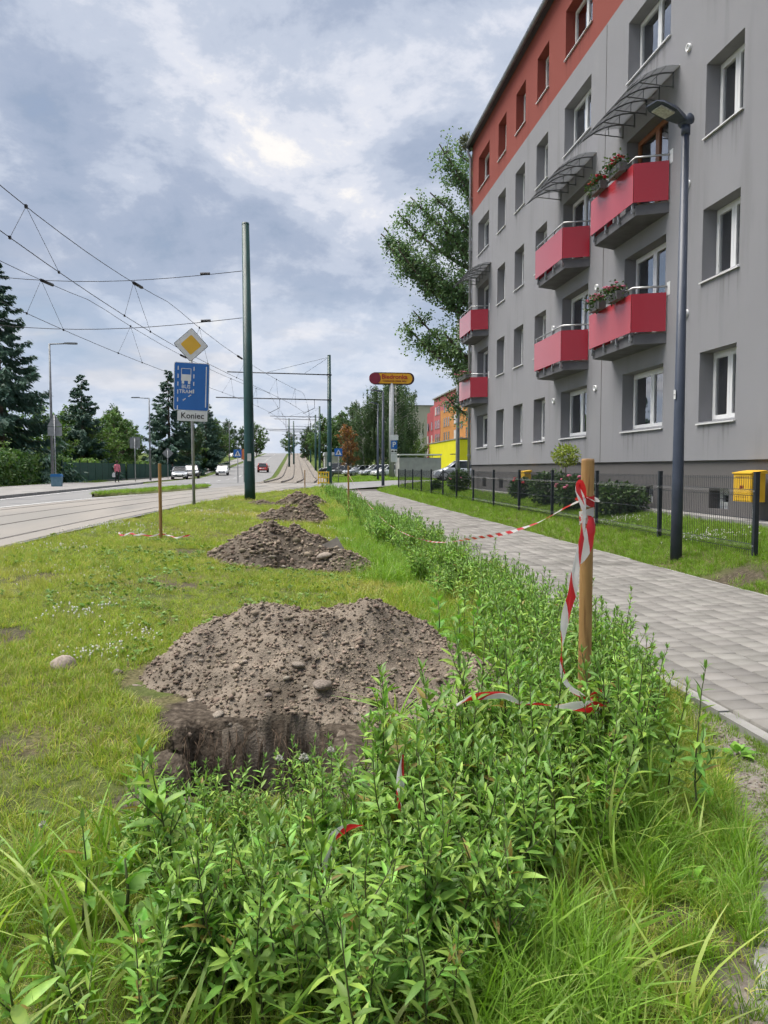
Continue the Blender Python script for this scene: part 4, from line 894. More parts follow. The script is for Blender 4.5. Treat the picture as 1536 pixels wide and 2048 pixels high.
# ------------------------------------------------------------------ vehicles
tyre_m = M('tyre', (0.02, 0.02, 0.02), rough=0.85); rim_m = M('alloy', (0.35, 0.35, 0.36), rough=0.35, metal=0.8)
car_glass = M('car_glass', (0.02, 0.024, 0.028), rough=0.06, spec=0.9); lens_m = M('headlamp', (0.62, 0.64, 0.66), rough=0.15); tail_m = M('tail_lamp', (0.4, 0.012, 0.012), rough=0.2)
plate_m = M('number_plate', (.7, .7, .68), rough=.5); black_p = M('black_plastic', (.02, .02, .022), rough=.6)
def lerp_prof(pr, x): return float(np.interp(x, [p[0] for p in pr], [p[1] for p in pr]))
def car(kind, color, loc, heading, label, group=None, far=False):
    """car pointing along +X in its own frame, z=0 at the road"""
    if kind == 'mpv': L_, W, hood, cowl, wind, rooff, roofr, tail, H, belt = 4.3, 1.76, .98, 1.02, 1.12, .25, -1.75, -2.08, 1.62, 1.0
    elif kind == 'suv': L_, W, hood, cowl, wind, rooff, roofr, tail, H, belt = 4.4, 1.84, 1.02, .95, 1.06, .05, -1.75, -2.1, 1.66, 1.04
    elif kind == 'sedan': L_, W, hood, cowl, wind, rooff, roofr, tail, H, belt = 4.45, 1.74, .88, .80, .92, .0, -.95, -1.75, 1.43, .92
    else: L_, W, hood, cowl, wind, rooff, roofr, tail, H, belt = 4.0, 1.7, .88, .88, .94, .10, -1.5, -1.92, 1.46, .92
    f = L_ / 2; lo = .24
    pm = M('car_paint_%s' % color[0], color[1], rough=.3, metal=color[2], coat=.8, spec=.5)
    t = thing('parked_car' if 'driv' not in label else 'car', label, 'car', loc, heading, group)
    deck = belt if kind == 'sedan' else H - .35
    side = [(-f, .55), (-f + .04, belt - .05), (-f + .3, belt), (cowl, wind), (f - .55, hood - .1), (f - .12, hood - .24), (f, .52)]   # shoulder height along length
    xs = [-f, -f + .08, -f + .35, -1.35, -.6, 0, .6, cowl, 1.35, f - .5, f - .12, f]
    st = [(.0, lo, 0), (1, lo, 0)]
    V, F = [], []; ring = 10
    for x in xs:
        e = min(1.0, (f - abs(x)) / .45); wv = W / 2 * (.80 + .20 * math.sqrt(max(0, e)) ) ; sh = lerp_prof(side, x); lo_ = lo + (.12 if abs(x) > f - .1 else 0)
        for (u, v) in ((-.86, 0), (-.98, .12), (-1.0, .5), (-.97, .86), (-.86, 1.0), (.86, 1.0), (.97, .86), (1.0, .5), (.98, .12), (.86, 0)):
            V.append((x, u * wv, lo_ + (sh - lo_) * v))
    for i in range(len(xs) - 1):
        for k in range(ring): F.append((i * ring + k, i * ring + (k + 1) % ring, (i + 1) * ring + (k + 1) % ring, (i + 1) * ring + k))
    F += [tuple(range(ring)), tuple((len(xs) - 1) * ring + k for k in range(ring - 1, -1, -1))]
    mb = MB(); mb.add(V, F); body = mb.build('body', pm, t)
    bev = body.modifiers.new('b', 'SUBSURF'); bev.levels = 1; bev.render_levels = 1
    for p in body.data.polygons: p.use_smooth = True
    # cabin: glass house with painted roof and pillars
    gw = W / 2 * .90; rw = W / 2 * .70; z0 = belt - .06
    lower = [(cowl + .02, gw), (tail + .02, gw)]; upper = [(rooff, rw), (roofr, rw)]
    cb = MB(); q = [(cowl + .05, -gw, z0), (cowl + .05, gw, z0), (tail, gw, z0), (tail, -gw, z0), (rooff, -rw, H - .06), (rooff, rw, H - .06), (roofr, rw, H - .06), (roofr, -rw, H - .06)]
    cb.add(q, [(0, 1, 5, 4), (1, 2, 6, 5), (2, 3, 7, 6), (3, 0, 4, 7), (4, 5, 6, 7)]); gl = cb.build('glass', car_glass, t)
    rb = MB(); n = 6; V, F = [], []
    for i in range(n + 1):
        x = rooff + .06 + (roofr - .08 - rooff - .06) * i / n; cz = H - .06 + .06 * math.sin(PI * (i + .6) / (n + 1.2))
        for u in (-1.03, -.6, 0, .6, 1.03): V.append((x, u * rw, cz - (.035 if abs(u) > 1 else 0)))
    for i in range(n):
        for k in range(4): F.append((i * 5 + k, i * 5 + k + 1, i * 5 + k + 6, i * 5 + k + 5))
    rb.add(V, F); rb.build('roof', pm, t, True)
    for s in (-1, 1):
        pb = MB()
        pb.tube([(cowl + .06, s * gw * 1.0, z0), (rooff + .02, s * rw * 1.01, H - .055)], .04, 5); pb.tube([(tail, s * gw, z0), (roofr, s * rw * 1.01, H - .06)], .07, 5); pb.tube([(rooff + .02, s * rw * 1.01, H - .05), (roofr, s * rw * 1.01, H - .05)], .035, 5)
        m_ = (rooff + roofr) / 2 + .1; pb.tube([(m_, s * gw * 1.01, z0), (m_ - .03, s * rw * 1.01, H - .06)], .035, 5); pb.build('pillar', pm, t, True)
        MB().cbox((cowl - .12, s * (W / 2 + .07), belt + .04), (.12, .16, .13)).build('mirror', pm, t)
        MB().add([(f - .12, s * W * .26, hood - .30), (f - .12, s * W * .44, hood - .26), (f - .45, s * W * .475, hood - .12), (f - .42, s * W * .30, hood - .11), (f - .03, s * W * .26, hood - .33), (f - .10, s * W * .45, hood - .33)], [(0, 1, 2, 3), (0, 4, 5, 1), (1, 5, 2)]).build('headlight', lens_m, t)
        MB().cbox((-f + .07, s * W * .40, belt - .16), (.14, .2, .26)).build('tail_light', tail_m, t)
        for x in (f - .82, -f + .78):
            w = MB().lathe([(.20, -.1), (.30, -.1), (.325, -.06), (.325, .06), (.30, .1), (.2, .1)], 18, (x, s * (W / 2 - .13), .325), 'y').build('wheel', tyre_m, t, True)
            MB().lathe([(0, .105 * s), (.06, .112 * s), (.2, .092 * s), (.22, .1 * s)], 14, (x, s * (W / 2 - .13), .325), 'y').build('rim', rim_m, w)
            MB().lathe([(.325, .02), (.40, .02), (.40, -.05)], 18, (x, s * (W / 2 - .02), .325), 'y').build('wheel_arch', black_p, t)
    MB().box(f - .04, f + .012, -.42, .42, .42, .58).build('grille', black_p, t); MB().box(f + .012, f + .02, -.26, .26, .44, .55).build('number_plate', plate_m, t)
    MB().box(-f - .012, -f + .03, -.26, .26, .56, .67).build('number_plate', plate_m, t)
    return t
SILVER = ('silver', (.42, .44, .46), .6); WHITE = ('white', (.70, .71, .72), 0.0); DARK = ('dark', (.035, .038, .045), .4); RED = ('red', (.36, .015, .012), .1); GREYC = ('grey', (.14, .15, .16), .5)
def zc(x, y, d=.02): return (x, y, tz0(x, y) + d)
car('mpv', SILVER, zc(13.0, 58.3), R(178), 'silver minivan parked behind the wire fence corner')
g = 'cars in the shop car park'
for (x, y, c, k, a, lab) in ((10.6, 84, WHITE, 'hatch', 200, 'white hatchback parked nearest the bin shelter'), (9.7, 89, SILVER, 'hatch', 200, 'pale silver hatchback behind the white parked one'), (8.3, 95, SILVER, 'sedan', 205, 'silver saloon parked left of the pylon pole'), (6.3, 101, GREYC, 'sedan', 180, 'grey saloon parked sideways by the birch trunks'), (4.9 + 1, 112, DARK, 'suv', 180, 'dark car at the far end of the car park')):
    car(k, c, zc(x, y, .012), R(a), lab, g)
car('sedan', SILVER, zc(-12.95 + .3, 86, .03), R(-83), 'silver saloon coming down the street past the green fence')
car('suv', DARK, zc(-12.3, 93, .03), R(-84), 'dark off-road car right behind the silver saloon')
car('hatch', WHITE, zc(-10.2, 110, .03), R(-88), 'white car farther back near the crossing sign')
car('hatch', RED, zc(-3.9 - 1.0, 122, .03), R(90), 'red car driving away up the hill')
for i, (x, y) in enumerate(((-16.5, 235), (-14.2, 236.5), (-18.6, 240))): car('hatch', (WHITE, SILVER, WHITE)[i], zc(x, y, .05), R(60), ['white car parked highest on the hill verge', 'silver car on the hill verge nearest the road', 'white car on the hill verge under the trees'][i], 'cars on the hill verge')

# ------------------------------------------------------------------ people
def person(x, y, g, rz, top, trousers, label, bag=False, h=1.68):
    t = thing('person', label, 'person', (x, y, g), rz)
    J = dict(pel=(0, 0, .95), wai=(0, .0, 1.08), che=(0, .01, 1.28), nec=(0, .01, 1.44), hb=(0, -.01, 1.52), hd=(0, -.015, 1.60), ht=(0, 0, 1.67),
             hl=(-.095, 0, .90), kl=(-.10, -.06, .50), al=(-.10, .04, .09), tl=(-.10, -.11, .035), hr=(.095, 0, .90), kr=(.105, .03, .50), ar=(.11, .16, .11), tr=(.115, .03, .035),
             sl=(-.17, .01, 1.38), el=(-.225, .05, 1.12), wl=(-.23, -.02, .90), nl=(-.23, -.05, .80), sr=(.17, .01, 1.38), er=(.225, -.02, 1.12), wr=(.235, -.08, .90), nr_=(.235, -.10, .80))
    Rr = dict(pel=.15, wai=.13, che=.145, nec=.055, hb=.075, hd=.10, ht=.07, hl=.09, kl=.06, al=.04, tl=.035, hr=.09, kr=.06, ar=.04, tr=.035, sl=.065, el=.045, wl=.03, nl=.03, sr=.065, er=.045, wr=.03, nr_=.03)
    E_ = [('pel', 'wai'), ('wai', 'che'), ('che', 'nec'), ('nec', 'hb'), ('hb', 'hd'), ('hd', 'ht'), ('pel', 'hl'), ('hl', 'kl'), ('kl', 'al'), ('al', 'tl'), ('pel', 'hr'), ('hr', 'kr'), ('kr', 'ar'), ('ar', 'tr'), ('che', 'sl'), ('sl', 'el'), ('el', 'wl'), ('wl', 'nl'), ('che', 'sr'), ('sr', 'er'), ('er', 'wr'), ('wr', 'nr_')]
    ks = list(J); k_ = h / 1.68
    me = bpy.data.meshes.new('body'); me.from_pydata([tuple(a * k_ for a in J[k]) for k in ks], [(ks.index(a), ks.index(b)) for a, b in E_], [])
    o = ob('body', me, t); o.modifiers.new('skin', 'SKIN')
    sv = me.skin_vertices[0].data
    for i, k in enumerate(ks): sv[i].radius = (Rr[k] * k_, Rr[k] * .82 * k_); sv[i].use_root = (k == 'pel')
    sb = o.modifiers.new('sub', 'SUBSURF'); sb.levels = 1; sb.render_levels = 1
    bpy.context.view_layer.update(); m2 = bpy.data.meshes.new_from_object(o.evaluated_get(bpy.context.evaluated_depsgraph_get()))
    o.modifiers.clear(); o.data = m2; m2.materials.clear()
    for m in (M('skin_tone', (.45, .26, .18), rough=.6), top, trousers, M('shoe', (.03, .03, .03), rough=.6)): m2.materials.append(m)
    for p in m2.polygons:
        z = p.center.z / k_; ax = abs(p.center.x) / k_; p.use_smooth = True
        p.material_index = 3 if z < .09 else (1 if (z > .86 and z < 1.44 and not (ax > .19 and z < .90)) else (2 if z <= .92 and ax < .19 else 0))
    hb_ = MB(); hb_.lathe([(0.0, .115), (.06, .105), (.10, .06), (.112, 0.0), (.10, -.08), (.05, -.12)], 12, (0, .03 * k_, 1.60 * k_)); hb_.build('hair', M('dark_hair', (.035, .02, .015), rough=.7), t, True)
    if bag:
        b = thing('shopping_bag', 'white carrier bag hanging from the hand of the walker in pink', 'bag', (x + .24 * math.cos(rz) , y + .24 * math.sin(rz), g + .42))
        MB().prism([(-.13, 0), (.13, 0), (.15, .2), (.10, .34), (-.10, .34), (-.15, .2)], -.06, .06, 'y').build('sack', s_white, b); MB().tube([(-.08, 0, .33), (0, 0, .44), (.08, 0, .33)], .008, 5).build('handle', s_white, b)
person(-13.6, 60.3, tz0(-13.6, 60.3) + .14, R(170), M('pink_jacket', (.62, .17, .23), (.70, .22, .28), scale=8, rough=.8), M('dark_trousers', (.02, .02, .025), rough=.85), 'person in a pink jacket and dark trousers walking with a white bag', True)
person(-15.3, 98, tz0(-15.3, 98) + .06, R(190), M('dark_coat', (.03, .04, .05), rough=.85), M('dark_trousers', (.02, .02, .025), rough=.85), 'person in dark clothes walking behind the dark off-road car')

# ------------------------------------------------------------------ bins, shelter, barrier, far buildings
t = thing('grit_bin', 'blue topped grit bin beside the street lamp by the hedge', 'bin', (-14.5, 48.3, tz0(-14.6, 47.7) + .14)); t.scale = (.55, .55, .75)
MB().prism([(-.5, 0), (.5, 0), (.58, .8), (-.58, .8)], -.35, .35, 'y').build('body', M('bin_grey', (.10, .2, .26), (.14, .25, .32), scale=4, rough=.6), t); MB().prism([(-.62, .8), (.62, .8), (.5, 1.02), (-.5, 1.02)], -.4, .4, 'y').build('lid', M('bin_blue', (.02, .14, .36), rough=.5), t)
def shelter():
    x, y = 12.35, 73; t = thing('bin_shelter', 'pale grey panelled bin shelter with white roof edge', 'shelter', (x, y, tz0(x, y)))
    pm = M('shelter_panel', (.33, .33, .325), (.40, .40, .39), scale=2, rough=.7); W = 4.1
    for k in range(5): MB().box(-W / 2 + W * k / 5 + .008, -W / 2 + W * (k + 1) / 5 - .008, -.03, .03, .05, 2.05).build('panel', pm, t)
    for sx in (-1, 1): MB().box(sx * W / 2 - .03, sx * W / 2 + .03, .04, 3, .05, 2.05).build('side_panel', pm, t)
    for k in range(6): MB().box(-W / 2 + W * k / 5 - .03, -W / 2 + W * k / 5 + .03, -.05, -.032, 0, 2.3).build('post', pm, t)
    MB().box(-W / 2 - .1, W / 2 + .1, -.15, 3.1, 2.3, 2.42).build('roof', M('white_sheet', (.68, .69, .68), rough=.5), t)
shelter()
t = thing('plastic_barrier', 'small yellow plastic barrier at the foot of the second tram pole', 'barrier', (2.3, 59.0, tz0(2.3, 59)))
yb_ = M('barrier_yellow', (.70, .45, .02), rough=.5)
for x in (-.4, -.2, 0, .2, .4): MB().box(x - .035, x + .035, -.03, .03, .1, 1.0).build('bar', yb_, t)
for z in (.12, .55, .95): MB().box(-.45, .45, -.035, .035, z - .05, z + .05).build('rail', yb_, t)
for x in (-.4, .4): MB().box(x - .06, x + .06, -.25, .25, 0, .07).build('foot', yb_, t)

def block(name, label, x, y0, y1, h, zones, stor, cols_, win_h, mats, depth=14, zbase=.4, front_end=True):
    t = thing(name, label, 'building', (x, (y0 + y1) / 2, zbase)); cy = (y0 + y1) / 2
    for (a, b, z0, z1, m, nm) in zones: MB().box(0, depth, a - cy, b - cy, z0, z1).build(nm, m, t)
    return t, cy
om = M('orange_render', (.46, .20, .055), (.53, .24, .07), scale=.5, rough=.9); pk = M('rose_render', (.40, .10, .10), (.45, .125, .125), scale=.5, rough=.9); rm = M('dark_rose_render', (.33, .06, .07), (.37, .07, .08), scale=.5, rough=.9)
dw = M('far_pane', (.05, .055, .06), rough=.15, spec=.7); lw_ = M('pale_shutter', (.5, .47, .44), (.6, .57, .54), scale=1, rough=.6); ylw = M('yellow_sheet', (.72, .66, .015), (.78, .72, .02), scale=.5, rough=.6)
def orange_block():
    X0 = 28.0; t = thing('apartment_building', 'orange and rose rendered apartment block beyond the car park', 'building', (X0, 135, .4))
    def wl(nm, m, a, b, z0, z1, x0=0, x1=13): return MB().box(x0, x1, a - 135, b - 135, z0, z1).build(nm, m, t)
    wl('wall', om, 108, 149.2, 0, 12.0); wl('upper_wall', pk, 113.2, 149.2, 12.0, 14.7, .001, 12.9); wl('upper_wall', rm, 149.2, 153.5, 6.5, 13.6, -.002, 12.8); wl('wall', om, 149.2, 153.5, 0, 6.5, -.001, 12.9); wl('upper_wall', rm, 153.5, 158, 3.0, 12.6, 0.2, 12.7); wl('wall', om, 153.5, 158, 0, 3, 0.2, 12.7)
    wl('rose_wall', pk, 142.4, 149.2, 7.0, 12.0, -.05, 1); wl('upper_wall', om, 108, 113.2, 12, 13.2, 0.001, 12.9)
    wm = {}
    def win(y, z, w, h, m):
        key = (w, h, m.name)
        if key not in wm:
            wm[key] = (MB().box(-.03, .06, -w / 2, w / 2, -h / 2, h / 2).mesh('window', m), MB().box(-.10, .0, -w / 2 - .08, w / 2 + .08, -h / 2 - .14, -h / 2 - .03).mesh('sill', kerb_m), MB().box(-.05, -.031, -.04, .04, -h / 2, h / 2).mesh('mullion', white_pvc))
        a, b, c = wm[key]; o = ob('window', a, t, (-.03 if 142.4 < y < 149.2 else 0, y - 135, z)); ob('sill', b, o); ob('mullion', c, o)
    r_ = random.Random(3)
    for fl in range(5):
        z = 1.7 + 2.65 * fl
        for y, w in ((110.5, 1.5), (112.2, .9), (116, .9), (118.2, .9), (120.4, .9), (124, 1.1), (127, 1.6), (129.2, 1.6), (134.6, .9), (136.6, .9), (138.6, .9), (143.6, 1.0), (145.4, 1.0), (147.2, 1.0), (151.4, 1.1), (156, 1.0)):
            if z > 12.2 and y > 149: continue
            if z > 12 and y < 113: continue
            zz = z - 1.2 if abs(y - 124) < .1 else z
            win(y, zz, w, 1.5 if abs(y - 124) > .1 else 1.1, lw_ if (w > 1.2 or r_.random() < .22) else dw)
    MB().box(-.3, 13.2, 113 - 135, 149.4 - 135, 14.7, 14.95).build('roof', kerb_m, t)
    a = thing('annex_building', 'bright yellow sheet-clad annex before the orange block', 'building', (23.2, 118, .4))
    for k in range(8): MB().box(0, .05, -14 + k * 3.0 + .01, -14 + (k + 1) * 3.0 - .01, .7, 5.2).build('cladding_panel', ylw, a)
    MB().box(.05, 5, -14, 10, 0, 5.1).build('wall', ylw, a); MB().box(-.03, .03, -14, 10, 0, .7).build('base_course', kerb_m, a); MB().box(-.1, 5, -14.1, 10.1, 5.2, 5.35).build('roof', kerb_m, a)
    for k in range(4): MB().box(-1.0, .0, -13 + k * .001 - .7, -12.2, 3.0, 3.12).build('awning', dark_metal, a) if k == 0 else None
orange_block()
def beige_block():
    t = thing('apartment_building', 'plain beige apartment block end wall behind the birches', 'building', (31, 212, 3.6))
    bm_ = M('beige_render', (.42, .40, .33), (.47, .45, .37), scale=.4, rough=.9)
    MB().box(-8, 10, -6, 6, -4, 15.0).build('wall', bm_, t); MB().box(-3, 4.5, -6.05, -6.0, 0, 8).build('pale_panel', M('pale_beige', (.50, .49, .43), rough=.9), t); MB().box(-8.2, 10.2, -6.2, 6.2, 15.0, 15.3).build('roof', kerb_m, t); MB().box(-1, 0, -1, 1, 15.3, 16.2).build('chimney', kerb_m, t)
    t = thing('shed', 'low white shed behind the parked cars', 'building', (8.6, 140, tz0(8.6, 140)))
    MB().box(-3, 3, -2, 2, -.5, 2.2).build('wall', M('shed_wall', (.5, .5, .48), (.56, .56, .54), scale=1, rough=.8), t); MB().prism([(-3.2, 2.2), (3.2, 2.2), (3.0, 2.8), (-3.0, 2.8)], -2.2, 2.2, 'y').build('roof', s_white, t)
beige_block()
# green garden fence across the street
def garden_fence():
    t = thing('garden_fence', 'dark green screened garden fence along the far pavement', 'fence', (-18.2, 70, .2)); fm = M('fence_green', (.006, .05, .035), (.012, .07, .05), scale=3, rough=.7)
    pm = MB().box(-.02, .02, .03, 2.47, .15, 1.75).mesh('screen_panel', fm); po = MB().box(-.04, .04, -.04, .04, 0, 1.95).mesh('post', M('fence_post_green', (.004, .03, .024), rough=.5)); bs = MB().box(-.05, .05, .02, 2.48, 0, .14).mesh('base_board', paving_light)
    for k in range(26):
        y = -8 + k * 2.5; x = .0 + max(0, (y - 12)) * .07
        p = ob('post', po, t, (x, y, 0)); ob('screen_panel', pm, t, (x, y, 0), (0, 0, R(-4) if y > 12 else 0)); ob('base_board', bs, t, (x, y, 0), (0, 0, R(-4) if y > 12 else 0))
garden_fence()

# ------------------------------------------------------------------ stakes and barrier tape
wood = M('stake_wood', (0.20, 0.105, 0.035), (0.36, 0.205, 0.075), scale=7, rough=0.75, bump=0.35, bscale=40, bdist=.003, stretch=(6, 6, .5), c3=(.29, .16, .055))
wood_cut = M('cut_wood', (.30, .17, .08), (.40, .25, .13), scale=40, rough=.8)
def stake(x, y, top, r, label, lean=(0, 0), n=16):
    z = tz(x, y); t = thing('wooden_stake', label, 'stake', (x, y, z - .12), 0, 'wooden stakes marking the dug pits'); h = top - z + .12
    MB().tube([(0, 0, 0), (lean[0] * .5, lean[1] * .5, h * .5), (lean[0], lean[1], h - .008), ], [r * 1.02, r, r * .985], n, False).build('shaft', wood, t, True)
    MB().lathe([(r * .985, -.008), (r * .9, 0), (0, .001)], n, (lean[0], lean[1], h)).build('cut_top', wood_cut, t)
    return t
stake(1.375, 3.4, 1.495, .0305, 'thick round wooden stake tied with red and white tape by the footpath')
stake(-2.25, 13.05, 1.53, .028, 'wooden stake standing alone in the lawn near the road')
stake(1.56, 21.6, 1.52, .026, 'wooden stake at the edge of the shrub row beyond the second heap')
stake(.62, 43.0, 1.35, .03, 'far wooden stake at the tip of the grass strip')
def tape_mat():
    m = bpy.data.materials.new('barrier_tape'); m.use_nodes = True; t = m.node_tree; t.nodes.clear(); L = t.links.new
    out = N(t, 'ShaderNodeOutputMaterial'); p = N(t, 'ShaderNodeBsdfPrincipled'); p.inputs['Roughness'].default_value = .32; p.inputs['Specular IOR Level'].default_value = .5
    u = N(t, 'ShaderNodeAttribute'); u.attribute_name = 'along'
    fr_ = mathn(t, 'FRACT', mathn(t, 'DIVIDE', u.outputs['Fac'], .27)); st_ = mathn(t, 'GREATER_THAN', fr_, .5)
    c = mixc(t, st_, (.66, .64, .63), (.58, .022, .03)); L(c, p.inputs['Base Color'])
    tr = N(t, 'ShaderNodeBsdfTranslucent'); L(c, tr.inputs[0]); mx = N(t, 'ShaderNodeMixShader'); mx.inputs[0].default_value = .35; L(p.outputs[0], mx.inputs[1]); L(tr.outputs[0], mx.inputs[2])
    L(mx.outputs[0], out.inputs[0]); return m
tape_m = tape_mat()
def spline(pts, n):
    P = np.array(pts, float); d = np.r_[0, np.cumsum(np.linalg.norm(np.diff(P, axis=0), axis=1))]
    Q = np.vstack([2 * P[0] - P[1], P, 2 * P[-1] - P[-2]]); o = []
    for i in range(len(P) - 1):
        p0, p1, p2, p3 = Q[i], Q[i + 1], Q[i + 2], Q[i + 3]; k = max(2, int(n * (d[i + 1] - d[i]) / d[-1]))
        for j in range(k):
            t = j / k; o.append(.5 * ((2 * p1) + (-p0 + p2) * t + (2 * p0 - 5 * p1 + 4 * p2 - p3) * t * t + (-p0 + 3 * p1 - 3 * p2 + p3) * t ** 3))
    o.append(P[-1]); return np.array(o)
def ribbon(name, pts, w, tw, parent, n=80, crumple=.3, s0=0.0, seed=1, up=(0, -1, 0)):
    """pts: path, tw: list of twist angles along the path; folded, crumpled tape"""
    C = spline(pts, n); n = len(C); s = np.r_[0, np.cumsum(np.linalg.norm(np.diff(C, axis=0), axis=1))]
    tws = np.interp(np.linspace(0, 1, n), np.linspace(0, 1, len(tw)), tw); wv = w if isinstance(w, (list, tuple)) else [w, w]
    ws = np.interp(np.linspace(0, 1, n), np.linspace(0, 1, len(wv)), wv); T = np.gradient(C, axis=0); T /= np.linalg.norm(T, axis=1)[:, None] + 1e-9
    V, A = [], []; m = 5
    for i in range(n):
        a = np.cross(T[i], up); a = a / (np.linalg.norm(a) + 1e-9); b = np.cross(a, T[i]); d = a * math.cos(tws[i]) + b * math.sin(tws[i]); e = np.cross(T[i], d)
        for k in range(m):
            v = k / (m - 1) - .5; fold = crumple * ws[i] * (math.sin(s[i] * 23 + k * 1.7 + seed) * .25 + (abs(v) * 2) ** 2 * .35 * math.sin(s[i] * 9 + seed * 2))
            V.append(C[i] + d * v * ws[i] + e * fold); A.append(s0 + s[i] + v * .11)
    F = [(i * m + k, i * m + k + 1, (i + 1) * m + k + 1, (i + 1) * m + k) for i in range(n - 1) for k in range(m - 1)]
    me = npmesh(name, V, F, tape_m, True); at = me.attributes.new('along', 'FLOAT', 'POINT'); at.data.foreach_set('value', np.array(A, np.float32))
    return ob(name, me, parent)
tp = thing('barrier_tape', 'red and white barrier tape tied to the thick stake, hanging into the shrubs', 'tape')
ribbon('hanging_strip', [(1.345, 3.35, 1.31), (1.33, 3.32, 1.24), (1.30, 3.30, 1.08), (1.265, 3.28, .92), (1.225, 3.26, .74), (1.205, 3.25, .6), (1.215, 3.24, .50), (1.25, 3.22, .44), (1.32, 3.2, .41), (1.36, 3.16, .46)],
       [.022, .026, .03, .034, .05, .042, .024, .03, .04, .034], [0.2, .5, .3, -.4, .4, .1, 1.2, .3, 1.1, .4], tp, 150, .55)
ribbon('trailing_strip', [(1.375, 3.16, .47), (1.36, 3.13, .40), (1.28, 3.06, .42), (1.17, 3.04, .43), (1.03, 3.02, .45), (.94, 3.02, .46), (.86, 3.02, .50), (.74, 3.02, .50), (.66, 3.0, .47)], [.04, .05, .055, .045, .022, .018, .03, .045, .04], [.3, .7, .1, .4, 1.2, .4, .1, .6, 1.1], tp, 120, .55, 1.1, 2)
ribbon('knot_wrap', [(1.375 + .034 * math.cos(a), 3.4 + .034 * math.sin(a), 1.305 + .012 * math.sin(a * 2)) for a in np.linspace(-2.6, 3.6, 14)], .045, [.1, -.1, .2], tp, 40, .12, .3, 3, (0, 0, 1) if False else (0, .01, -1))
for k, (zz, hh) in enumerate(((1.305, .05), (1.235, .045), (1.20, .04))):
    V, F, A = [], [], []; n = 28
    for i in range(n + 1):
        a = 2 * PI * i / n; r_ = .0335 + .0025 * math.sin(a * 5 + k)
        for v in (-.5, 0, .5): V.append((1.375 + (r_ + .002 * math.sin(7 * a + v * 4)) * math.cos(a), 3.4 + r_ * math.sin(a), zz + v * hh + .012 * math.sin(a + k * 2))); A.append(.034 * a + v * .1 + k * .07 + (.1 if k else .02))
    for i in range(n): F += [(3 * i, 3 * i + 3, 3 * i + 4, 3 * i + 1), (3 * i + 1, 3 * i + 4, 3 * i + 5, 3 * i + 2)]
    me = npmesh('tape_wrap', V, F, tape_m, True); me.attributes.new('along', 'FLOAT', 'POINT').data.foreach_set('value', np.array(A, np.float32)); ob('tape_wrap', me, tp)
ribbon('bow_loop', [(1.345, 3.36, 1.30), (1.325, 3.34, 1.36), (1.305, 3.33, 1.385), (1.30, 3.33, 1.35), (1.315, 3.33, 1.30), (1.33, 3.335, 1.26)], [.02, .03, .035, .04, .03, .02], [.2, .6, .2], tp, 30, .3, .1, 5)
ribbon('loose_end', [(1.385, 3.36, 1.22), (1.375, 3.34, 1.16), (1.35, 3.335, 1.10), (1.325, 3.33, 1.04), (1.29, 3.31, 1.00)], [.03, .06, .065, .045, .02], [.1, .3, -.2, .6], tp, 40, .35, .16, 7)
sp = [(1.35, 3.42, 1.30), (1.36, 4.3, 1.10), (1.40, 5.6, .92), (1.45, 8.0, .66), (1.50, 11.5, .55), (1.53, 15, .68), (1.55, 18.6, .96), (1.56, 21.55, 1.28)]
t2_ = thing('barrier_tape', 'thin twisted tape line sagging along the shrub row between two stakes', 'tape')
ribbon('twisted_strip', sp, [.026, .02, .011, .008, .008, .008, .009, .012], [0, 2, 5, 8, 12, 15, 18, 20], t2_, 170, .2, .0, 9)
t3_ = thing('barrier_tape', 'scrap of red and white tape lying among the front shrubs before the pit', 'tape')
ribbon('strip', [(.37, 2.52, .46), (.355, 2.47, .41), (.35, 2.44, .36), (.34, 2.40, .30)], [.02, .03, .03, .02], [.9, .3, 1.0], t3_, 34, .55, .5, 4)
ribbon('strip', [(.21, 2.32, .315), (.16, 2.30, .315), (.11, 2.28, .29), (.09, 2.26, .24), (.085, 2.25, .20)], [.015, .035, .04, .035, .02], [1.0, .3, .5, .9], t3_, 36, .55, .98, 6)
t4_ = thing('barrier_tape', 'crumpled tape lying on the lawn at the foot of the lone stake', 'tape')
q = random.Random(2); pts = [(-2.95 + i * .1, 13.0 + q.uniform(-.12, .1), tz(-2.9 + i * .1, 13) + .07 + q.uniform(0, .04)) for i in range(13)]
ribbon('strip', pts, [.03, .045, .025, .04, .03], [.2, 1, .3, 1.4, .2], t4_, 70, .5, .0, 8)

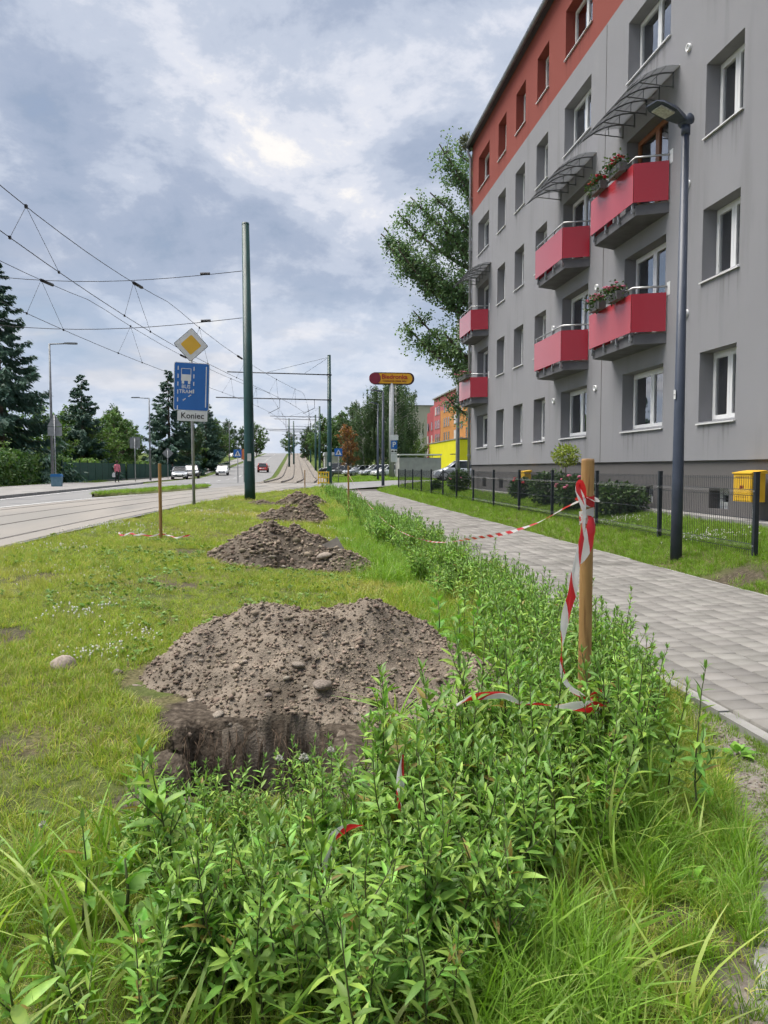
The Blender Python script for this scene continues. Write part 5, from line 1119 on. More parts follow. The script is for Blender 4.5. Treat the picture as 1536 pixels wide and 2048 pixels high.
# ------------------------------------------------------------------ soil heaps, stones
def soil_mat(name, d=1.0):
    return M(name, (.071 * d, .059 * d, .046 * d), (.183 * d, .153 * d, .122 * d), scale=2.2, rough=.97, bump=.9, bscale=75, bdist=.015, c3=(.115 * d, .095 * d, .075 * d), detail=10, spec=.1)
soil_l, soil_d = soil_mat('heap_soil', 1.35), soil_mat('heap_soil_damp', .8)
clod_m = M('clod', (0.153, 0.120, 0.091), (0.281, 0.228, 0.177), scale=3, rough=.97, bump=.8, bscale=90, island=.35, bdist=.01, spec=.1)
stone_m = M('stone', (.19, .16, .13), (.32, .275, .225), scale=9, rough=.88, bump=.5, bscale=60, rnd_v=.25, bdist=.006)
def rock_mesh(seed, sub=2, flat=.7, rough_=.25):
    import bmesh
    bm = bmesh.new(); bmesh.ops.create_icosphere(bm, subdivisions=sub, radius=.5); g_ = random.Random(seed)
    pl = [(Vector((g_.uniform(-1, 1), g_.uniform(-1, 1), g_.uniform(-1, 1))).normalized(), g_.uniform(.30, .46)) for _ in range(9)]
    for v in bm.verts:
        for n_, d_ in pl:
            e = v.co.dot(n_) - d_
            if e > 0: v.co -= n_ * e * .9
        v.co *= 1 + g_.uniform(-rough_, rough_) * .16; v.co.z *= flat
    me = bpy.data.meshes.new('stone'); bm.to_mesh(me); bm.free(); me.materials.append(stone_m)
    for p in me.polygons: p.use_smooth = True
    return me
ROCKS = [rock_mesh(i, 2, (.6, .7, .8, .65)[i % 4]) for i in range(8)]
def heap(label, cones, box, seed, clods, soil, stones=(), res=.03, csize=.012):
    x0, x1, y0, y1 = box; cx, cy = (x0 + x1) / 2, (y0 + y1) / 2; zb = tz(cx, cy)
    def H(x, y):
        h = np.full(np.shape(x), .02); wx = x + (fbm(x * 2.2, y * 2.2, seed) - .5) * .28; wy = y + (fbm(x * 2.2 + 7, y * 2.2, seed + 2) - .5) * .28
        for (a, b, hh, r) in cones:
            d = np.hypot(wx - a, wy - b) / r; h = h + np.exp(16 * hh * (1 - np.sqrt(d * d + .015)))
        h = np.log(h) / 16 - .02
        dp_ = np.maximum(np.maximum(PIT[0] - x, x - PIT[1]), np.maximum(PIT[2] - y, y - PIT[3])) + (fbm(x * 6, y * 6, seed + 11) - .5) * .12; h = np.minimum(h, dp_ * 1.25 - .01)
        h = h + (fbm(x * 3.2, y * 3.2, seed + 5) - .5) * .17 + (fbm(x * 16, y * 16, seed + 6) - .5) * .055 + (fbm(x * 42, y * 42, seed + 9, 2) - .4) * .03
        return h
    xs = np.arange(x0, x1 + res, res); ys = np.arange(y0, y1 + res, res)
    f = lambda x, y: terrain(x, y) - pit_depth(x, y) + np.maximum(H(x, y), -.06)
    t = thing('soil_heap', label, 'soil heap', (cx, cy, zb), 0, 'soil heaps beside the planting pits')
    me, V = gridmesh('heap', xs - cx, ys - cy, lambda x, y: f(x + cx, y + cy) - zb, soil, True, lambda c: (H(c[:, 0] + cx, c[:, 1] + cy) > -.045) & (pit_depth(c[:, 0] + cx, c[:, 1] + cy) < .5))
    ob('heap', me, t)
    # loose clods and pebbles
    n = clods * 4; px = nr.uniform(x0, x1, n); py = nr.uniform(y0, y1, n); hh = H(px, py); k = (hh > -.12) & (pit_depth(px, py) < .03) & (nr.random(n) < np.where(hh > -.02, 1, .35)); px, py = px[k][:clods], py[k][:clods]; n = len(px)
    ico = np.array([(0, 0, 1), (.894, 0, .447), (.276, .851, .447), (-.724, .526, .447), (-.724, -.526, .447), (.276, -.851, .447), (.724, .526, -.447), (-.276, .851, -.447), (-.894, 0, -.447), (-.276, -.851, -.447), (.724, -.526, -.447), (0, 0, -1)])
    fi = np.array([(0, 1, 2), (0, 2, 3), (0, 3, 4), (0, 4, 5), (0, 5, 1), (1, 6, 2), (2, 7, 3), (3, 8, 4), (4, 9, 5), (5, 10, 1), (2, 6, 7), (3, 7, 8), (4, 8, 9), (5, 9, 10), (1, 10, 6), (6, 11, 7), (7, 11, 8), (8, 11, 9), (9, 11, 10), (10, 11, 6)])
    sz = csize * np.exp(nr.normal(0, .55, n)); sz = np.where(nr.random(n) < .003, csize * nr.uniform(3, 5, n), np.minimum(sz, csize * 3.0))
    P = ico[None] * (1 + nr.normal(0, .26, (n, 12, 1))) * sz[:, None, None] * np.stack([nr.uniform(.7, 1.3, n), nr.uniform(.7, 1.3, n), nr.uniform(.5, .9, n)], -1)[:, None, :]
    base = np.stack([px - cx, py - cy, f(px, py) - zb + sz * .25], -1); P = P + base[:, None]
    F = fi[None] + (np.arange(n) * 12)[:, None, None]
    tag(ob('clods', npmesh('clods', P.reshape(-1, 3), F.reshape(-1, 3), clod_m, False), t), kind='stuff')
    for i, (sx, sy, ss) in enumerate(stones):
        z = float(f(np.array([sx]), np.array([sy]))[0]) - zb; q = random.Random(seed * 31 + i)
        ob('stone', ROCKS[(i + seed) % 8], t, (sx - cx, sy - cy, z + ss * .12), (q.uniform(-.3, .3), q.uniform(-.3, .3), q.uniform(0, 6)), (ss * q.uniform(.8, 1.2), ss * .85, ss * q.uniform(.55, .8)))
    return t, f
sr = random.Random(21)
st1 = [(.16, 4.22, .14), (-.42, 4.1, .09), (-.55, 4.12, .12), (-.36, 4.02, .07), (-.95, 4.62, .09), (-.6, 4.35, .07), (-.15, 4.2, .06), (.02, 4.4, .10), (.03, 4.55, .05), (.35, 4.6, .04), (-.05, 4.3, .05), (.6, 4.5, .05), (.45, 4.3, .05), (-.3, 4.5, .05)]
st1 += [(sr.uniform(-.9, 1.1), sr.uniform(4.05, 4.9), sr.choice((.03, .035, .045, .03, .055))) for _ in range(15)]
heap('large grey-brown soil heap behind the open pit, strewn with stones', [(-.08, 4.95, .61, .80), (.44, 5.0, .63, .78), (.2, 4.9, .46, .85), (-.42, 4.88, .41, .55), (.98, 4.72, .28, .62), (.14, 4.55, .30, .72), (1.22, 4.5, .18, .42)], (-1.35, 1.7, 3.85, 6.1), 4, 14000, soil_l, st1, .024, .0055)
st2 = [(sr.uniform(-.7, .9), sr.uniform(10.1, 11.3), sr.choice((.05, .06, .08))) for _ in range(22)] + [(.42, 10.45, .26), (-.3, 10.3, .12), (.1, 10.25, .12)]
h2, f2 = heap('second soil heap with a broken concrete slab leaning on it', [(-.36, 11.15, .68, .92), (.08, 11.05, .58, .82), (-.5, 10.75, .36, .55), (.60, 10.6, .30, .50), (.8, 10.55, .26, .38)], (-1.6, 1.75, 9.7, 12.5), 9, 3600, soil_d, st2, .035, .014)
sl = MB().box(-.16, .16, -.03, .03, -.10, .10).mesh('concrete_slab', M('dirty_concrete', (.13, .115, .10), (.21, .19, .165), scale=6, rough=.95, bump=.5, bscale=50, bdist=.006))
tag(ob('concrete_slab', sl, None, (.52, 10.75, float(f2(np.array([.52]), np.array([10.75]))[0]) + .04), (R(-30), R(-24), R(15))), 'broken grey concrete slab lying on the second soil heap', 'slab')
heap('third soil heap with a pointed peak, farther along the strip', [(.35, 19.3, .66, .75), (-.15, 19.2, .48, .75), (-.5, 19.0, .32, .55)], (-1.5, 1.4, 18, 20.6), 14, 1800, soil_d, [(sr.uniform(-.5, .7), sr.uniform(18.5, 19.2), .07) for _ in range(8)], .045, .018)
heap('fourth and farthest soil heap near the tip of the strip', [(.2, 26.8, .60, .85), (.7, 26.6, .5, .75), (-.2, 26.5, .36, .55)], (-1.2, 1.9, 25.4, 28.2), 19, 1200, soil_d, [], .06, .022)
heap('low brown scrape of turf beside the farthest heap', [(-1.15, 26.4, .16, .6)], (-1.9, -.4, 25.8, 27.1), 23, 300, soil_d, [], .06, .02)
for (x, y, s_, lab) in ((-1.48, 4.95, .17, 'pale fist-sized stone lying in the grass left of the large heap'), (-2.05, 4.55, .09, 'small stone in the grass at the picture edge'), (-1.12, 4.85, .08, 'round pale stone at the foot of the large heap')):
    tag(ob('stone', ROCKS[int(s_ * 40) % 8], None, (x, y, tz(x, y) + s_ * .15), (0, 0, x * 3), s_), lab, 'stone')
# roots hanging in the pit
def roots():
    t = thing('pit_roots', 'torn fine roots hanging over the wall of the open pit', 'root tangle', (-.2, 3.93, tz(-.2, 3.9)))
    rm_ = M('root', (.09, .055, .035), (.17, .12, .08), scale=20, rough=.9); q = random.Random(8); mb = MB()
    for i in range(80):
        if i % 4: x, y = q.uniform(-.57, .26), 3.96 + q.uniform(-.07, .05)
        else: x, y = (-.57 + q.uniform(-.04, .06), q.uniform(3.3, 3.95))
        z = tz(x, y) - .01 - q.uniform(0, .08); p = [(x + .2, y - 3.93, z - t.location.z)]; d = Vector((q.uniform(-.4, .4), q.uniform(-.9, -.1), q.uniform(-.3, .1)))
        for k in range(4): d = d + Vector((q.uniform(-.3, .3), q.uniform(-.2, .25), -.45)); p.append(tuple(Vector(p[-1]) + d * q.uniform(.02, .05)))
        mb.tube(p, [.0016, .0014, .001, .0008, .0005], 3, False)
    tag(mb.build('root_hair', rm_, t), kind='stuff')
roots()

# ------------------------------------------------------------------ vegetation
def leaf_mat(name, c1, c2, scale=1.2, rough=.5, trans=.3, var=.35, obj=False, spec=.4):
    return M(name, c1, c2, scale=scale, rough=rough, trans=trans, spec=spec, **({'rnd_v': var} if obj else {'island': var}))
bark_m = M('bark', (.07, .055, .042), (.14, .115, .09), scale=9, rough=.95, bump=.8, bscale=25, stretch=(3, 3, .6))
birch_bark = M('birch_bark', (.12, .11, .10), (.62, .60, .57), scale=5, rough=.85, stretch=(1, 1, 3), lo=.38, hi=.5)
poplar_leaf = leaf_mat('poplar_leaf', (0.090, 0.170, 0.076), (0.186, 0.295, 0.128), .5, .5, .28)
green_leaf = leaf_mat('broad_leaf', (0.061, 0.131, 0.038), (0.131, 0.227, 0.061), .4, .55, .28)
deep_leaf = leaf_mat('deep_leaf', (0.038, 0.086, 0.038), (0.084, 0.148, 0.055), .4, .55, .2)
fresh_leaf = leaf_mat('fresh_leaf', (0.080, 0.160, 0.032), (0.145, 0.246, 0.051), .4, .55, .3)
birch_leaf = leaf_mat('birch_leaf', (0.061, 0.108, 0.052), (0.104, 0.166, 0.073), .6, .55, .28)
needle_m = leaf_mat('needles', (0.039, 0.093, 0.072), (0.087, 0.163, 0.108), .5, .6, .1, .3)  # needle tone lightened in place of distance haze
brown_leaf = leaf_mat('withered_leaf', (.20, .09, .035), (.30, .15, .06), 1.5, .7, .3)
def quads(P, D, Nn, ln, wd):
    """leaf diamonds: base P, direction D, normal Nn"""
    S = np.cross(Nn, D); S /= np.linalg.norm(S, axis=1)[:, None] + 1e-9; n = len(P); ln = np.broadcast_to(ln, (n,))[:, None]; wd = np.broadcast_to(wd, (n,))[:, None]
    V = np.stack([P, P + D * ln * .45 + S * wd * .5, P + D * ln, P + D * ln * .45 - S * wd * .5], 1).reshape(-1, 3)
    F = (np.arange(n) * 4)[:, None] + np.arange(4)[None]; return V, F
def unit(v): return v / (np.linalg.norm(v, axis=-1, keepdims=True) + 1e-9)
def bez(a, b, c, n): t = np.linspace(0, 1, n)[:, None]; return (1 - t) ** 2 * np.array(a) + 2 * t * (1 - t) * np.array(b) + t * t * np.array(c)
def limb_tree(name_seed, trunk_pts, trunk_r, limbs, leaf, n_leaf, twig, leaf_mat_, clump=.55, bark=None, droop=0.0):
    """limbs: list of (start point, tip point, radius); returns trunk mesh, crown mesh (thing-local coordinates)"""
    g = np.random.default_rng(name_seed); mb = MB(); mb.tube(trunk_pts, trunk_r, 9); P = []
    for (a, b, r_) in limbs:
        a, b = np.array(a, float), np.array(b, float); L_ = np.linalg.norm(b - a); m = a * .45 + b * .55 + np.array([0, 0, -.12 * L_]) + g.normal(0, .06 * L_, 3)
        C = bez(a, m, b, 8); mb.tube([tuple(c) for c in C], list(np.linspace(r_, r_ * .22, 8)), 5, False)
        nt = max(4, int(L_ * twig))
        for k in range(nt):
            u = .38 + .62 * (k + g.random()) / nt; c = C[min(7, int(u * 7))]; d = unit(g.normal(0, 1, 3) * np.array([1, 1, .8]) + .6 * unit(b - a)); tl = (.35 + .5 * g.random()) * clump * 2.2 * (1.15 - .45 * u)
            e = c + d * tl; mid = c + d * tl * .5 + np.array([0, 0, .08 * tl]); mb.tube([tuple(c), tuple(mid), tuple(e)], [r_ * .16 + .006, r_ * .09 + .004, .004], 3, False)
            for w in range(3): P.append((c + (e - c) * (.45 + .27 * w), tl))
    C = np.array([p[0] for p in P]); S = np.array([p[1] for p in P]); idx = g.integers(0, len(C), n_leaf)
    off = unit(g.normal(0, 1, (n_leaf, 3))) * (g.random((n_leaf, 1)) ** .6) * S[idx][:, None] * clump * .8
    Q = C[idx] + off; D = unit(g.normal(0, 1, (n_leaf, 3)) + np.array([0, 0, -.35 - droop])); Nn = unit(g.normal(0, .7, (n_leaf, 3)) + np.array([0, 0, 1.0]) + off * .6)
    V, F = quads(Q, D, Nn, leaf * g.uniform(.7, 1.3, n_leaf), leaf * .75 * g.uniform(.7, 1.2, n_leaf))
    return mb.mesh('trunk', bark or bark_m, True), npmesh('crown', V, F, leaf_mat_)
def generic_tree(seed, h, rx, leaf_m_, n_leaf, leaf, trunk_h=.25, shape='round', nl=34, clump=.6, twig=2.4, trunk_r=.16):
    g = random.Random(seed); limbs = []
    for i in range(nl):
        u = (i + .5) / nl; z = trunk_h + (1 - trunk_h) * (u ** .85)
        rr = {'round': math.sin(PI * min(1, .12 + .86 * u)) ** .7, 'tall': math.sin(PI * min(1, .18 + .80 * u)) ** .55 * .9, 'cone': (1 - u) ** .8 + .1}[shape]
        a = i * 2.4 + g.uniform(-.4, .4); R_ = rx * rr * g.uniform(.62, 1.08); zt = h * z + g.uniform(-.05, .05) * h
        limbs.append(((0, 0, max(.12 * h, zt - .5 * R_ - .08 * h)), (R_ * math.cos(a), R_ * math.sin(a), min(zt, h)), .05 + .012 * h * (1 - u)))
    return limb_tree(seed, [(0, 0, -.3), (.02, .01, h * .35), (-.05, .04, h * .7), (0, 0, h * .95)], [trunk_r, trunk_r * .8, trunk_r * .5, .03], limbs, leaf, n_leaf, twig, leaf_m_, clump)
def place_tree(kind, meshes, x, y, s, rz, label, group=None, z=None, sz=None, cat='tree'):
    t = thing(kind, label, cat, (x, y, tz0(x, y) - .05 if z is None else z), rz, group); t.scale = (s, s, sz or s); ob('trunk', meshes[0], t); ob('crown', meshes[1], t); return t
# tall poplar behind the corner of the grey block
def poplar():
    T = (11.4, 42.2); tips = [(8.0, 18.6), (8.5, 17.2), (9.0, 16.8), (7.45, 15.9), (7.9, 14.8), (6.5, 15.9), (6.0, 15.6), (5.2, 14.6), (5.0, 14.2), (5.75, 12.9), (5.3, 13.4), (7.1, 12.4), (8.3, 13.9), (9.2, 14.2), (8.9, 11.2), (9.5, 12.6), (6.9, 10.0), (6.3, 9.3), (7.45, 8.4), (8.3, 8.4), (8.9, 6.4), (8.6, 5.2), (9.6, 9.8), (9.7, 7.6), (9.4, 19.0), (9.9, 17.5)]
    limbs = []; g = random.Random(4)
    for (x, z) in tips:
        dx = x - T[0]; zs = max(3.0, z - abs(dx) * .62 - .6); limbs.append(((0, 0, zs), (dx, g.uniform(-1.6, 1.6), z), .10 + .012 * abs(dx)))
    for i in range(26): a = g.uniform(-1.3, 1.3); r_ = g.uniform(2.5, 5.5); z = g.uniform(7, 20); limbs.append(((0, 0, max(3, z - r_ * .6)), (r_ * math.cos(a), r_ * math.sin(a), z), .12))
    m = limb_tree(40, [(0, 0, -.3), (.1, 0, 5), (-.2, .1, 11), (-.4, 0, 17), (-.6, 0, 20)], [.45, .38, .27, .14, .05], limbs, .155, 52000, 4.6, poplar_leaf, .74)
    place_tree('poplar_tree', m, T[0], T[1], 1, 0, 'tall poplar tree reaching out behind the corner of the grey block')
poplar()
A_ = generic_tree(1, 9.0, 3.6, green_leaf, 9000, .26, .2, 'round', 40, .62)
B_ = generic_tree(2, 10.0, 3.0, deep_leaf, 9000, .26, .15, 'tall', 42, .6)
C_ = generic_tree(3, 7.0, 3.4, fresh_leaf, 7000, .24, .08, 'round', 36, .62)
def spruce(seed, h, rb, n):
    g = np.random.default_rng(seed); nb = int(h * 13); P, D, Nn, Ln = [], [], [], []; mb = MB(); mb.tube([(0, 0, -.2), (0, 0, h * .98)], [.02 * h, .01], 7)
    per = max(8, n // nb)
    for i in range(nb):
        u = (i + .5) / nb; z = h * (.05 + .94 * u); L_ = rb * (1 - u) ** .85 * g.uniform(.72, 1.12) + .18; a = g.uniform(0, 2 * PI); d = np.array([math.cos(a), math.sin(a), 0])
        s = np.linspace(0, 1, 5); C = d[None] * (s * L_)[:, None]; C[:, 2] = z + (-.30 * L_ * np.sin(s * 1.9)) + .16 * L_ * s ** 3
        if u < .9: mb.tube([tuple(c) for c in C], list(np.linspace(.012 * h * (1 - u) * .25 + .012, .006, 5)), 3, False)
        k = max(5, int(per * (.35 + 1.3 * (1 - u)))); t = g.random(k) ** .7 * .9 + .1; side = g.choice([-1, 1], k)
        base = np.stack([np.interp(t, s, C[:, j]) for j in range(3)], -1); perp = np.array([-d[1], d[0], 0])
        dirs = unit(d[None] * g.uniform(.4, 1.0, (k, 1)) + perp[None] * side[:, None] * g.uniform(.2, .9, (k, 1)) + np.array([0, 0, -1])[None] * g.uniform(.15, 1.0, (k, 1)))
        P.append(base + g.normal(0, .03 * L_, (k, 3))); D.append(dirs); Nn.append(unit(g.normal(0, .6, (k, 3)) + np.array([0, 0, 1]))); Ln.append((.28 + .16 * L_ * (1 - t * .6)) * g.uniform(.7, 1.3, k))
    P, D, Nn, Ln = map(np.concatenate, (P, D, Nn, Ln)); V, F = quads(P, D, Nn, Ln * .85, .07 + .12 * Ln)
    return mb.mesh('trunk', bark_m, True), npmesh('crown', V, F, needle_m)
S1, S2 = spruce(5, 15, 4.6, 26000), spruce(6, 11, 3.6, 19000)
def birch(seed, h, n):
    g = np.random.default_rng(seed); mb = MB(); mb.tube([(0, 0, -.2), (.1, 0, h * .5), (.05, .1, h * .97)], [.16, .12, .02], 8); P, D, Nn = [], [], []
    for i in range(60):
        u = .25 + .75 * (i + .5) / 60; z = h * u; L_ = 2.3 * math.sin(PI * min(1, .15 + .8 * (1 - u) + .06)) * g.uniform(.6, 1.1) + .3; a = g.uniform(0, 2 * PI); e = np.array([math.cos(a) * L_, math.sin(a) * L_, z + .35 * L_]); s = np.array([0, 0, z - .5])
        C = bez(s, (s + e) / 2 + np.array([0, 0, .3]), e, 5); mb.tube([tuple(c) for c in C], [.04, .03, .02, .012, .006], 3, False)
        for k in range(7):
            c = C[g.integers(2, 5)] + g.normal(0, .25, 3); hang = g.uniform(.8, 2.8); m = n // 420; t = g.random(m)
            P.append(c[None] + np.stack([g.normal(0, .07, m), g.normal(0, .07, m), -t * hang], -1)); D.append(unit(g.normal(0, .5, (m, 3)) + np.array([0, 0, -1]))); Nn.append(unit(g.normal(0, 1, (m, 3))))
    P, D, Nn = map(np.concatenate, (P, D, Nn)); V, F = quads(P, D, Nn, .17 * g.uniform(.7, 1.3, len(P)), .12); return mb.mesh('trunk', birch_bark, True), npmesh('crown', V, F, birch_leaf)
BI = birch(8, 11.5, 16000)
place_tree('spruce_tree', S1, -22.0, 60, 1.13, .5, 'tallest dark spruce rising over the hedge at the picture edge', 'spruces across the street')
place_tree('spruce_tree', S2, -21.4, 80, 1.0, 1.1, 'dark spruce standing alone between hedge and green fence', 'spruces across the street')
place_tree('spruce_tree', S2, -17.6, 110, 1.38, 2.2, 'taller of the twin spruces behind the blue lane sign', 'spruces across the street')
place_tree('spruce_tree', S1, -17.3, 148, 1.03, 4.2, 'wider of the twin spruces behind the blue lane sign', 'spruces across the street')
place_tree('spruce_tree', S2, -14.5, 128, .9, 3.0, 'small far spruce just left of the nearest tram pole', 'spruces across the street')
gt = 'leafy trees across the street'
for i, (m, x, y, s, rz, lab) in enumerate((
    (C_, -24.5, 44, .95, 1, 'bushy green tree overhanging the hedge at the picture edge'), (C_, -21.5, 52, .72, 3, 'low bushy tree rising just over the hedge'), (A_, -27, 72, .85, 2, 'leafy tree between the two left spruces'),
    (A_, -21, 92, .9, 5, 'rounded leafy tree behind the green fence'), (C_, -20.8, 82, .9, 4, 'low spreading tree hanging over the green fence'), (B_, -25, 95, .85, 0, 'slim leafy tree behind the green fence'), (A_, -24, 110, .9, 1.3, 'leafy tree far behind the green fence'),
    (C_, -17.0, 126, .9, 2.4, 'pale bushy tree right of the twin spruces'), (B_, -16.5, 122, .9, .7, 'dark leafy tree left of the nearest tram pole'), (A_, -15.5, 150, 1.0, 3.3, 'leafy tree just right of the nearest tram pole'), (B_, -17.5, 170, 1.0, 4.3, 'dark tree lining the foot of the hill'),
    (A_, -19, 195, 1.0, 2.1, 'broad tree lining the hill road'), (B_, -14.5, 215, .9, 1.0, 'dark tree above the cars on the verge'), (A_, -12.8, 262, 1.25, .2, 'large round dark tree near the top of the hill'), (B_, -21, 250, 1.2, 5.1, 'tall tree on the hill skyline'), (A_, -33, 120, 1.1, 1.7, 'tree filling the gap behind the spruces'), (A_, -36, 85, 1.0, .4, 'tree far behind the left spruces'), (A_, -30, 104, 1.0, 2.7, 'rounded tree in the gap between the lone spruce and the twins'), (B_, -27, 118, 1.0, 3.9, 'slim tree in the gap left of the twin spruces'), (C_, -22.5, 70, .95, 5.6, 'low bushy tree beneath the lone spruce'))):
    place_tree('leafy_tree', m, x, y, s, rz, lab, gt)
gt = 'trees around the shop car park'
for i, (m, x, y, s, rz, lab) in enumerate((
    (A_, 5.9, 150, 1.1, 1, 'leafy tree just left of the second tram pole'), (B_, 10.3, 132, 1.15, 2, 'tallest green tree right of the second tram pole'), (A_, 9.2, 150, 1.15, 3, 'round green tree behind the withered one'), (C_, 12.3, 138, 1.1, 0, 'low fresh green tree near the birches'), (B_, 3.6, 205, .9, 2.2, 'far tree between the tram poles'),
    (A_, 6.5, 235, 1.0, 5, 'far tree right of the tram line on the hill'), (C_, 20.2, 128, .9, 4, 'bushy tree between the birches and the orange block'), (B_, 17.5, 160, 1.1, 1.4, 'dark tree behind the birches'), (A_, -1.8, 300, 1.0, .4, 'far tree at the top of the tram line'), (A_, 12, 190, 1.3, 2.9, 'far broad tree behind the car park'))):
    place_tree('leafy_tree', m, x, y, s, rz, lab, gt)
for i, (x, y, s, rz, lab) in enumerate(((12.6, 93, 1.02, 0, 'tall weeping birch behind the shop pylon'), (14.0, 97, .98, 2, 'weeping birch right of the shop pylon'), (9.0, 97, .80, 4, 'smaller weeping birch with pale trunk left of the lamps'), (11.2, 96, 1.0, 1.2, 'weeping birch between the lamps and the pylon'))):
    place_tree('birch_tree', BI, x, y, s, rz, lab, 'weeping birches by the car park')
wt_ = generic_tree(12, 5.4, 1.25, brown_leaf, 1500, .2, .38, 'tall', 18, .45, 2.6, .06)
place_tree('withered_tree', wt_, 5.35, 75, 1, 0, 'young tree with withered brown leaves on the verge')
# hedge across the street
def hedge():
    t = thing('hedge', 'long thick green creeper-covered hedge along the far pavement', 'hedge', (-19.3, 42, .2)); g = np.random.default_rng(9); n = 26000
    y = g.uniform(-22, 23, n); a = g.uniform(-.15, PI + .15, n); top = 2.0 + .55 * fbm(y * .35, y * 0, 61) * 1.4 - .25 * sstep(6, 22, y); r_ = 1 - .25 * g.random(n) ** 2
    P = np.stack([.95 * np.cos(a) * r_, y, np.maximum(.05, .35 * top + .72 * top * np.sin(a) * r_)], -1) + g.normal(0, .09, (n, 3)) + ((fbm(y * 1.1, a * 2, 66)[:, None] - .45) * .5) * np.stack([np.cos(a), 0 * a, np.sin(a)], -1)
    low = g.random(n) < .3; P[low, 2] *= g.random(low.sum()); P[low, 0] = .95 + g.normal(0, .12, low.sum())
    D = unit(g.normal(0, .6, (n, 3)) + np.array([.3, 0, -.8])); Nn = unit(np.stack([np.cos(a), 0 * a, np.sin(a)], -1) + g.normal(0, .4, (n, 3))); V, F = quads(P, D, Nn, .22 * g.uniform(.7, 1.4, n), .17); ob('foliage', npmesh('foliage', V, F, leaf_mat('hedge_leaf', (.05, .12, .028), (.105, .19, .042), .6, .5, .25)), t)
    mb = MB()
    for k in range(22): mb.tube([(0, -21 + 2 * k, -.2), (.1, -21 + 2 * k, .7), (-.1, -20.6 + 2 * k, 1.4)], [.05, .04, .02], 4)
    mb.prism([(-.5, 0), (.5, 0), (.62, .8), (.3, 1.5), (-.3, 1.5), (-.62, .8)], -21.5, 21.5, 'y'); mb.build('shade_core', M('hedge_shade', (.012, .018, .008), rough=.95), t)  # stems plus an added near-black solid, inner shade put into its colour
hedge()
# trimmed hedge tops over the green fence
t = thing('hedge', 'trimmed hedge showing above the green garden fence', 'hedge', (-19.4, 80, .2)); g = np.random.default_rng(19); n = 9000
y_ = g.uniform(-16, 22, n); P = np.stack([g.normal(0, .35, n), y_, 1.95 + .2 * np.sin(y_ * .7) - abs(g.normal(0, .45, n))], -1); P[:, 2] = np.maximum(P[:, 2], .1); V, F = quads(P, unit(g.normal(0, 1, (n, 3))), unit(g.normal(0, .6, (n, 3)) + np.array([.4, 0, 1])), .2, .16)
ob('foliage', npmesh('foliage', V, F, fresh_leaf), t); MB().box(-.25, .25, -16, 22, 0, 1.6).build('shade_core', MATS['hedge_shade'], t)  # near-black box behind the leaves, painted shade rather than stems

# ---- garden plants by the building
def leaf_ball(seed, n, r, leaf, mat, squash=1.0, z=0.0, hollow=.5):
    g = np.random.default_rng(seed); d = unit(g.normal(0, 1, (n, 3))); rr = r * (hollow + (1 - hollow) * g.random((n, 1)) ** .6) * (1 + .35 * (fbm(d[:, 0] * 2.5 + 9, d[:, 1] * 2.5 + d[:, 2] * 2, seed)[:, None] - .5)); P = d * rr; P[:, 2] = P[:, 2] * squash + z
    V, F = quads(P, unit(g.normal(0, .8, (n, 3)) + d), unit(g.normal(0, .6, (n, 3)) + np.array([0, 0, 1])), leaf * g.uniform(.6, 1.3, n), leaf * .6); return npmesh('crown', V, F, mat)
lime = leaf_mat('lime_leaf', (.16, .22, .03), (.30, .36, .07), 5, .5, .3); rose_leaf = leaf_mat('garden_leaf', (.03, .065, .018), (.06, .11, .028), 4, .5, .25)
pinkf = M('pink_petals', (.62, .14, .24), (.70, .24, .34), scale=40, rough=.6, trans=.2); redf = M('red_petals', (.5, .02, .04), rough=.6)
x, y = 6.82, 18.3; t = thing('standard_shrub', 'small lollipop shrub with yellow-green ball crown on a thin stem', 'shrub', (x, y, tz0(x, y)))
MB().tube([(0, 0, 0), (.015, 0, .6), (0, .01, 1.25)], [.018, .014, .01], 6).build('stem', bark_m, t, True); cr = leaf_ball(31, 900, .36, .075, lime, .82, 1.36, .25); ob('crown', cr, t)
def bush(x, y, r, h, label, flowers=0, fm=None, seed=1, mat=None):
    t = thing('garden_bush', label, 'bush', (x, y, tz0(x, y)), 0, 'bushes against the block'); ob('foliage', leaf_ball(seed, int(1500 * r / .5), r, .11, mat or rose_leaf, h / (2 * r), h * .48, .3), t)
    mb = MB(); q = random.Random(seed)
    for k in range(7): a = q.uniform(0, 6.3); mb.tube([(0, 0, -.05), (.3 * r * math.cos(a), .3 * r * math.sin(a), h * .4), (.7 * r * math.cos(a), .7 * r * math.sin(a), h * .75)], [.012, .009, .005], 4)
    mb.build('stems', bark_m, t)
    fmsh = MB().lathe([(0, -.03), (.03, -.02), (.048, .005), (.035, .03), (0, .035)], 8).mesh('flower', fm or pinkf, True)
    for k in range(flowers): a, e = q.uniform(2.2, 5.2), q.uniform(.1, 1.2); ob('flower', fmsh, t, (r * math.cos(a) * math.cos(e), r * math.sin(a) * math.cos(e), h * .5 + h * .52 * math.sin(e)), None, q.uniform(.7, 1.4))
bush(7.0, 19.9, .62, .95, 'round green bush left of the lollipop shrub', 0, None, 3); bush(6.9, 17.6, .58, .85, 'dark green bush with pink flowers beneath the lollipop shrub', 9, pinkf, 4); bush(6.95, 15.5, .62, .72, 'broad dark green bush right of the thick stake', 0, None, 5)
bush(7.15, 23.0, .4, .7, 'small rose bush with a red flower by the farther gas box', 3, redf, 6); bush(6.9, 31.0, .5, 1.0, 'loose rose bush near the corner downpipe', 3, pinkf, 7); bush(6.6, 34.5, .25, .5, 'small sapling bush before the silver minivan', 0, None, 8)
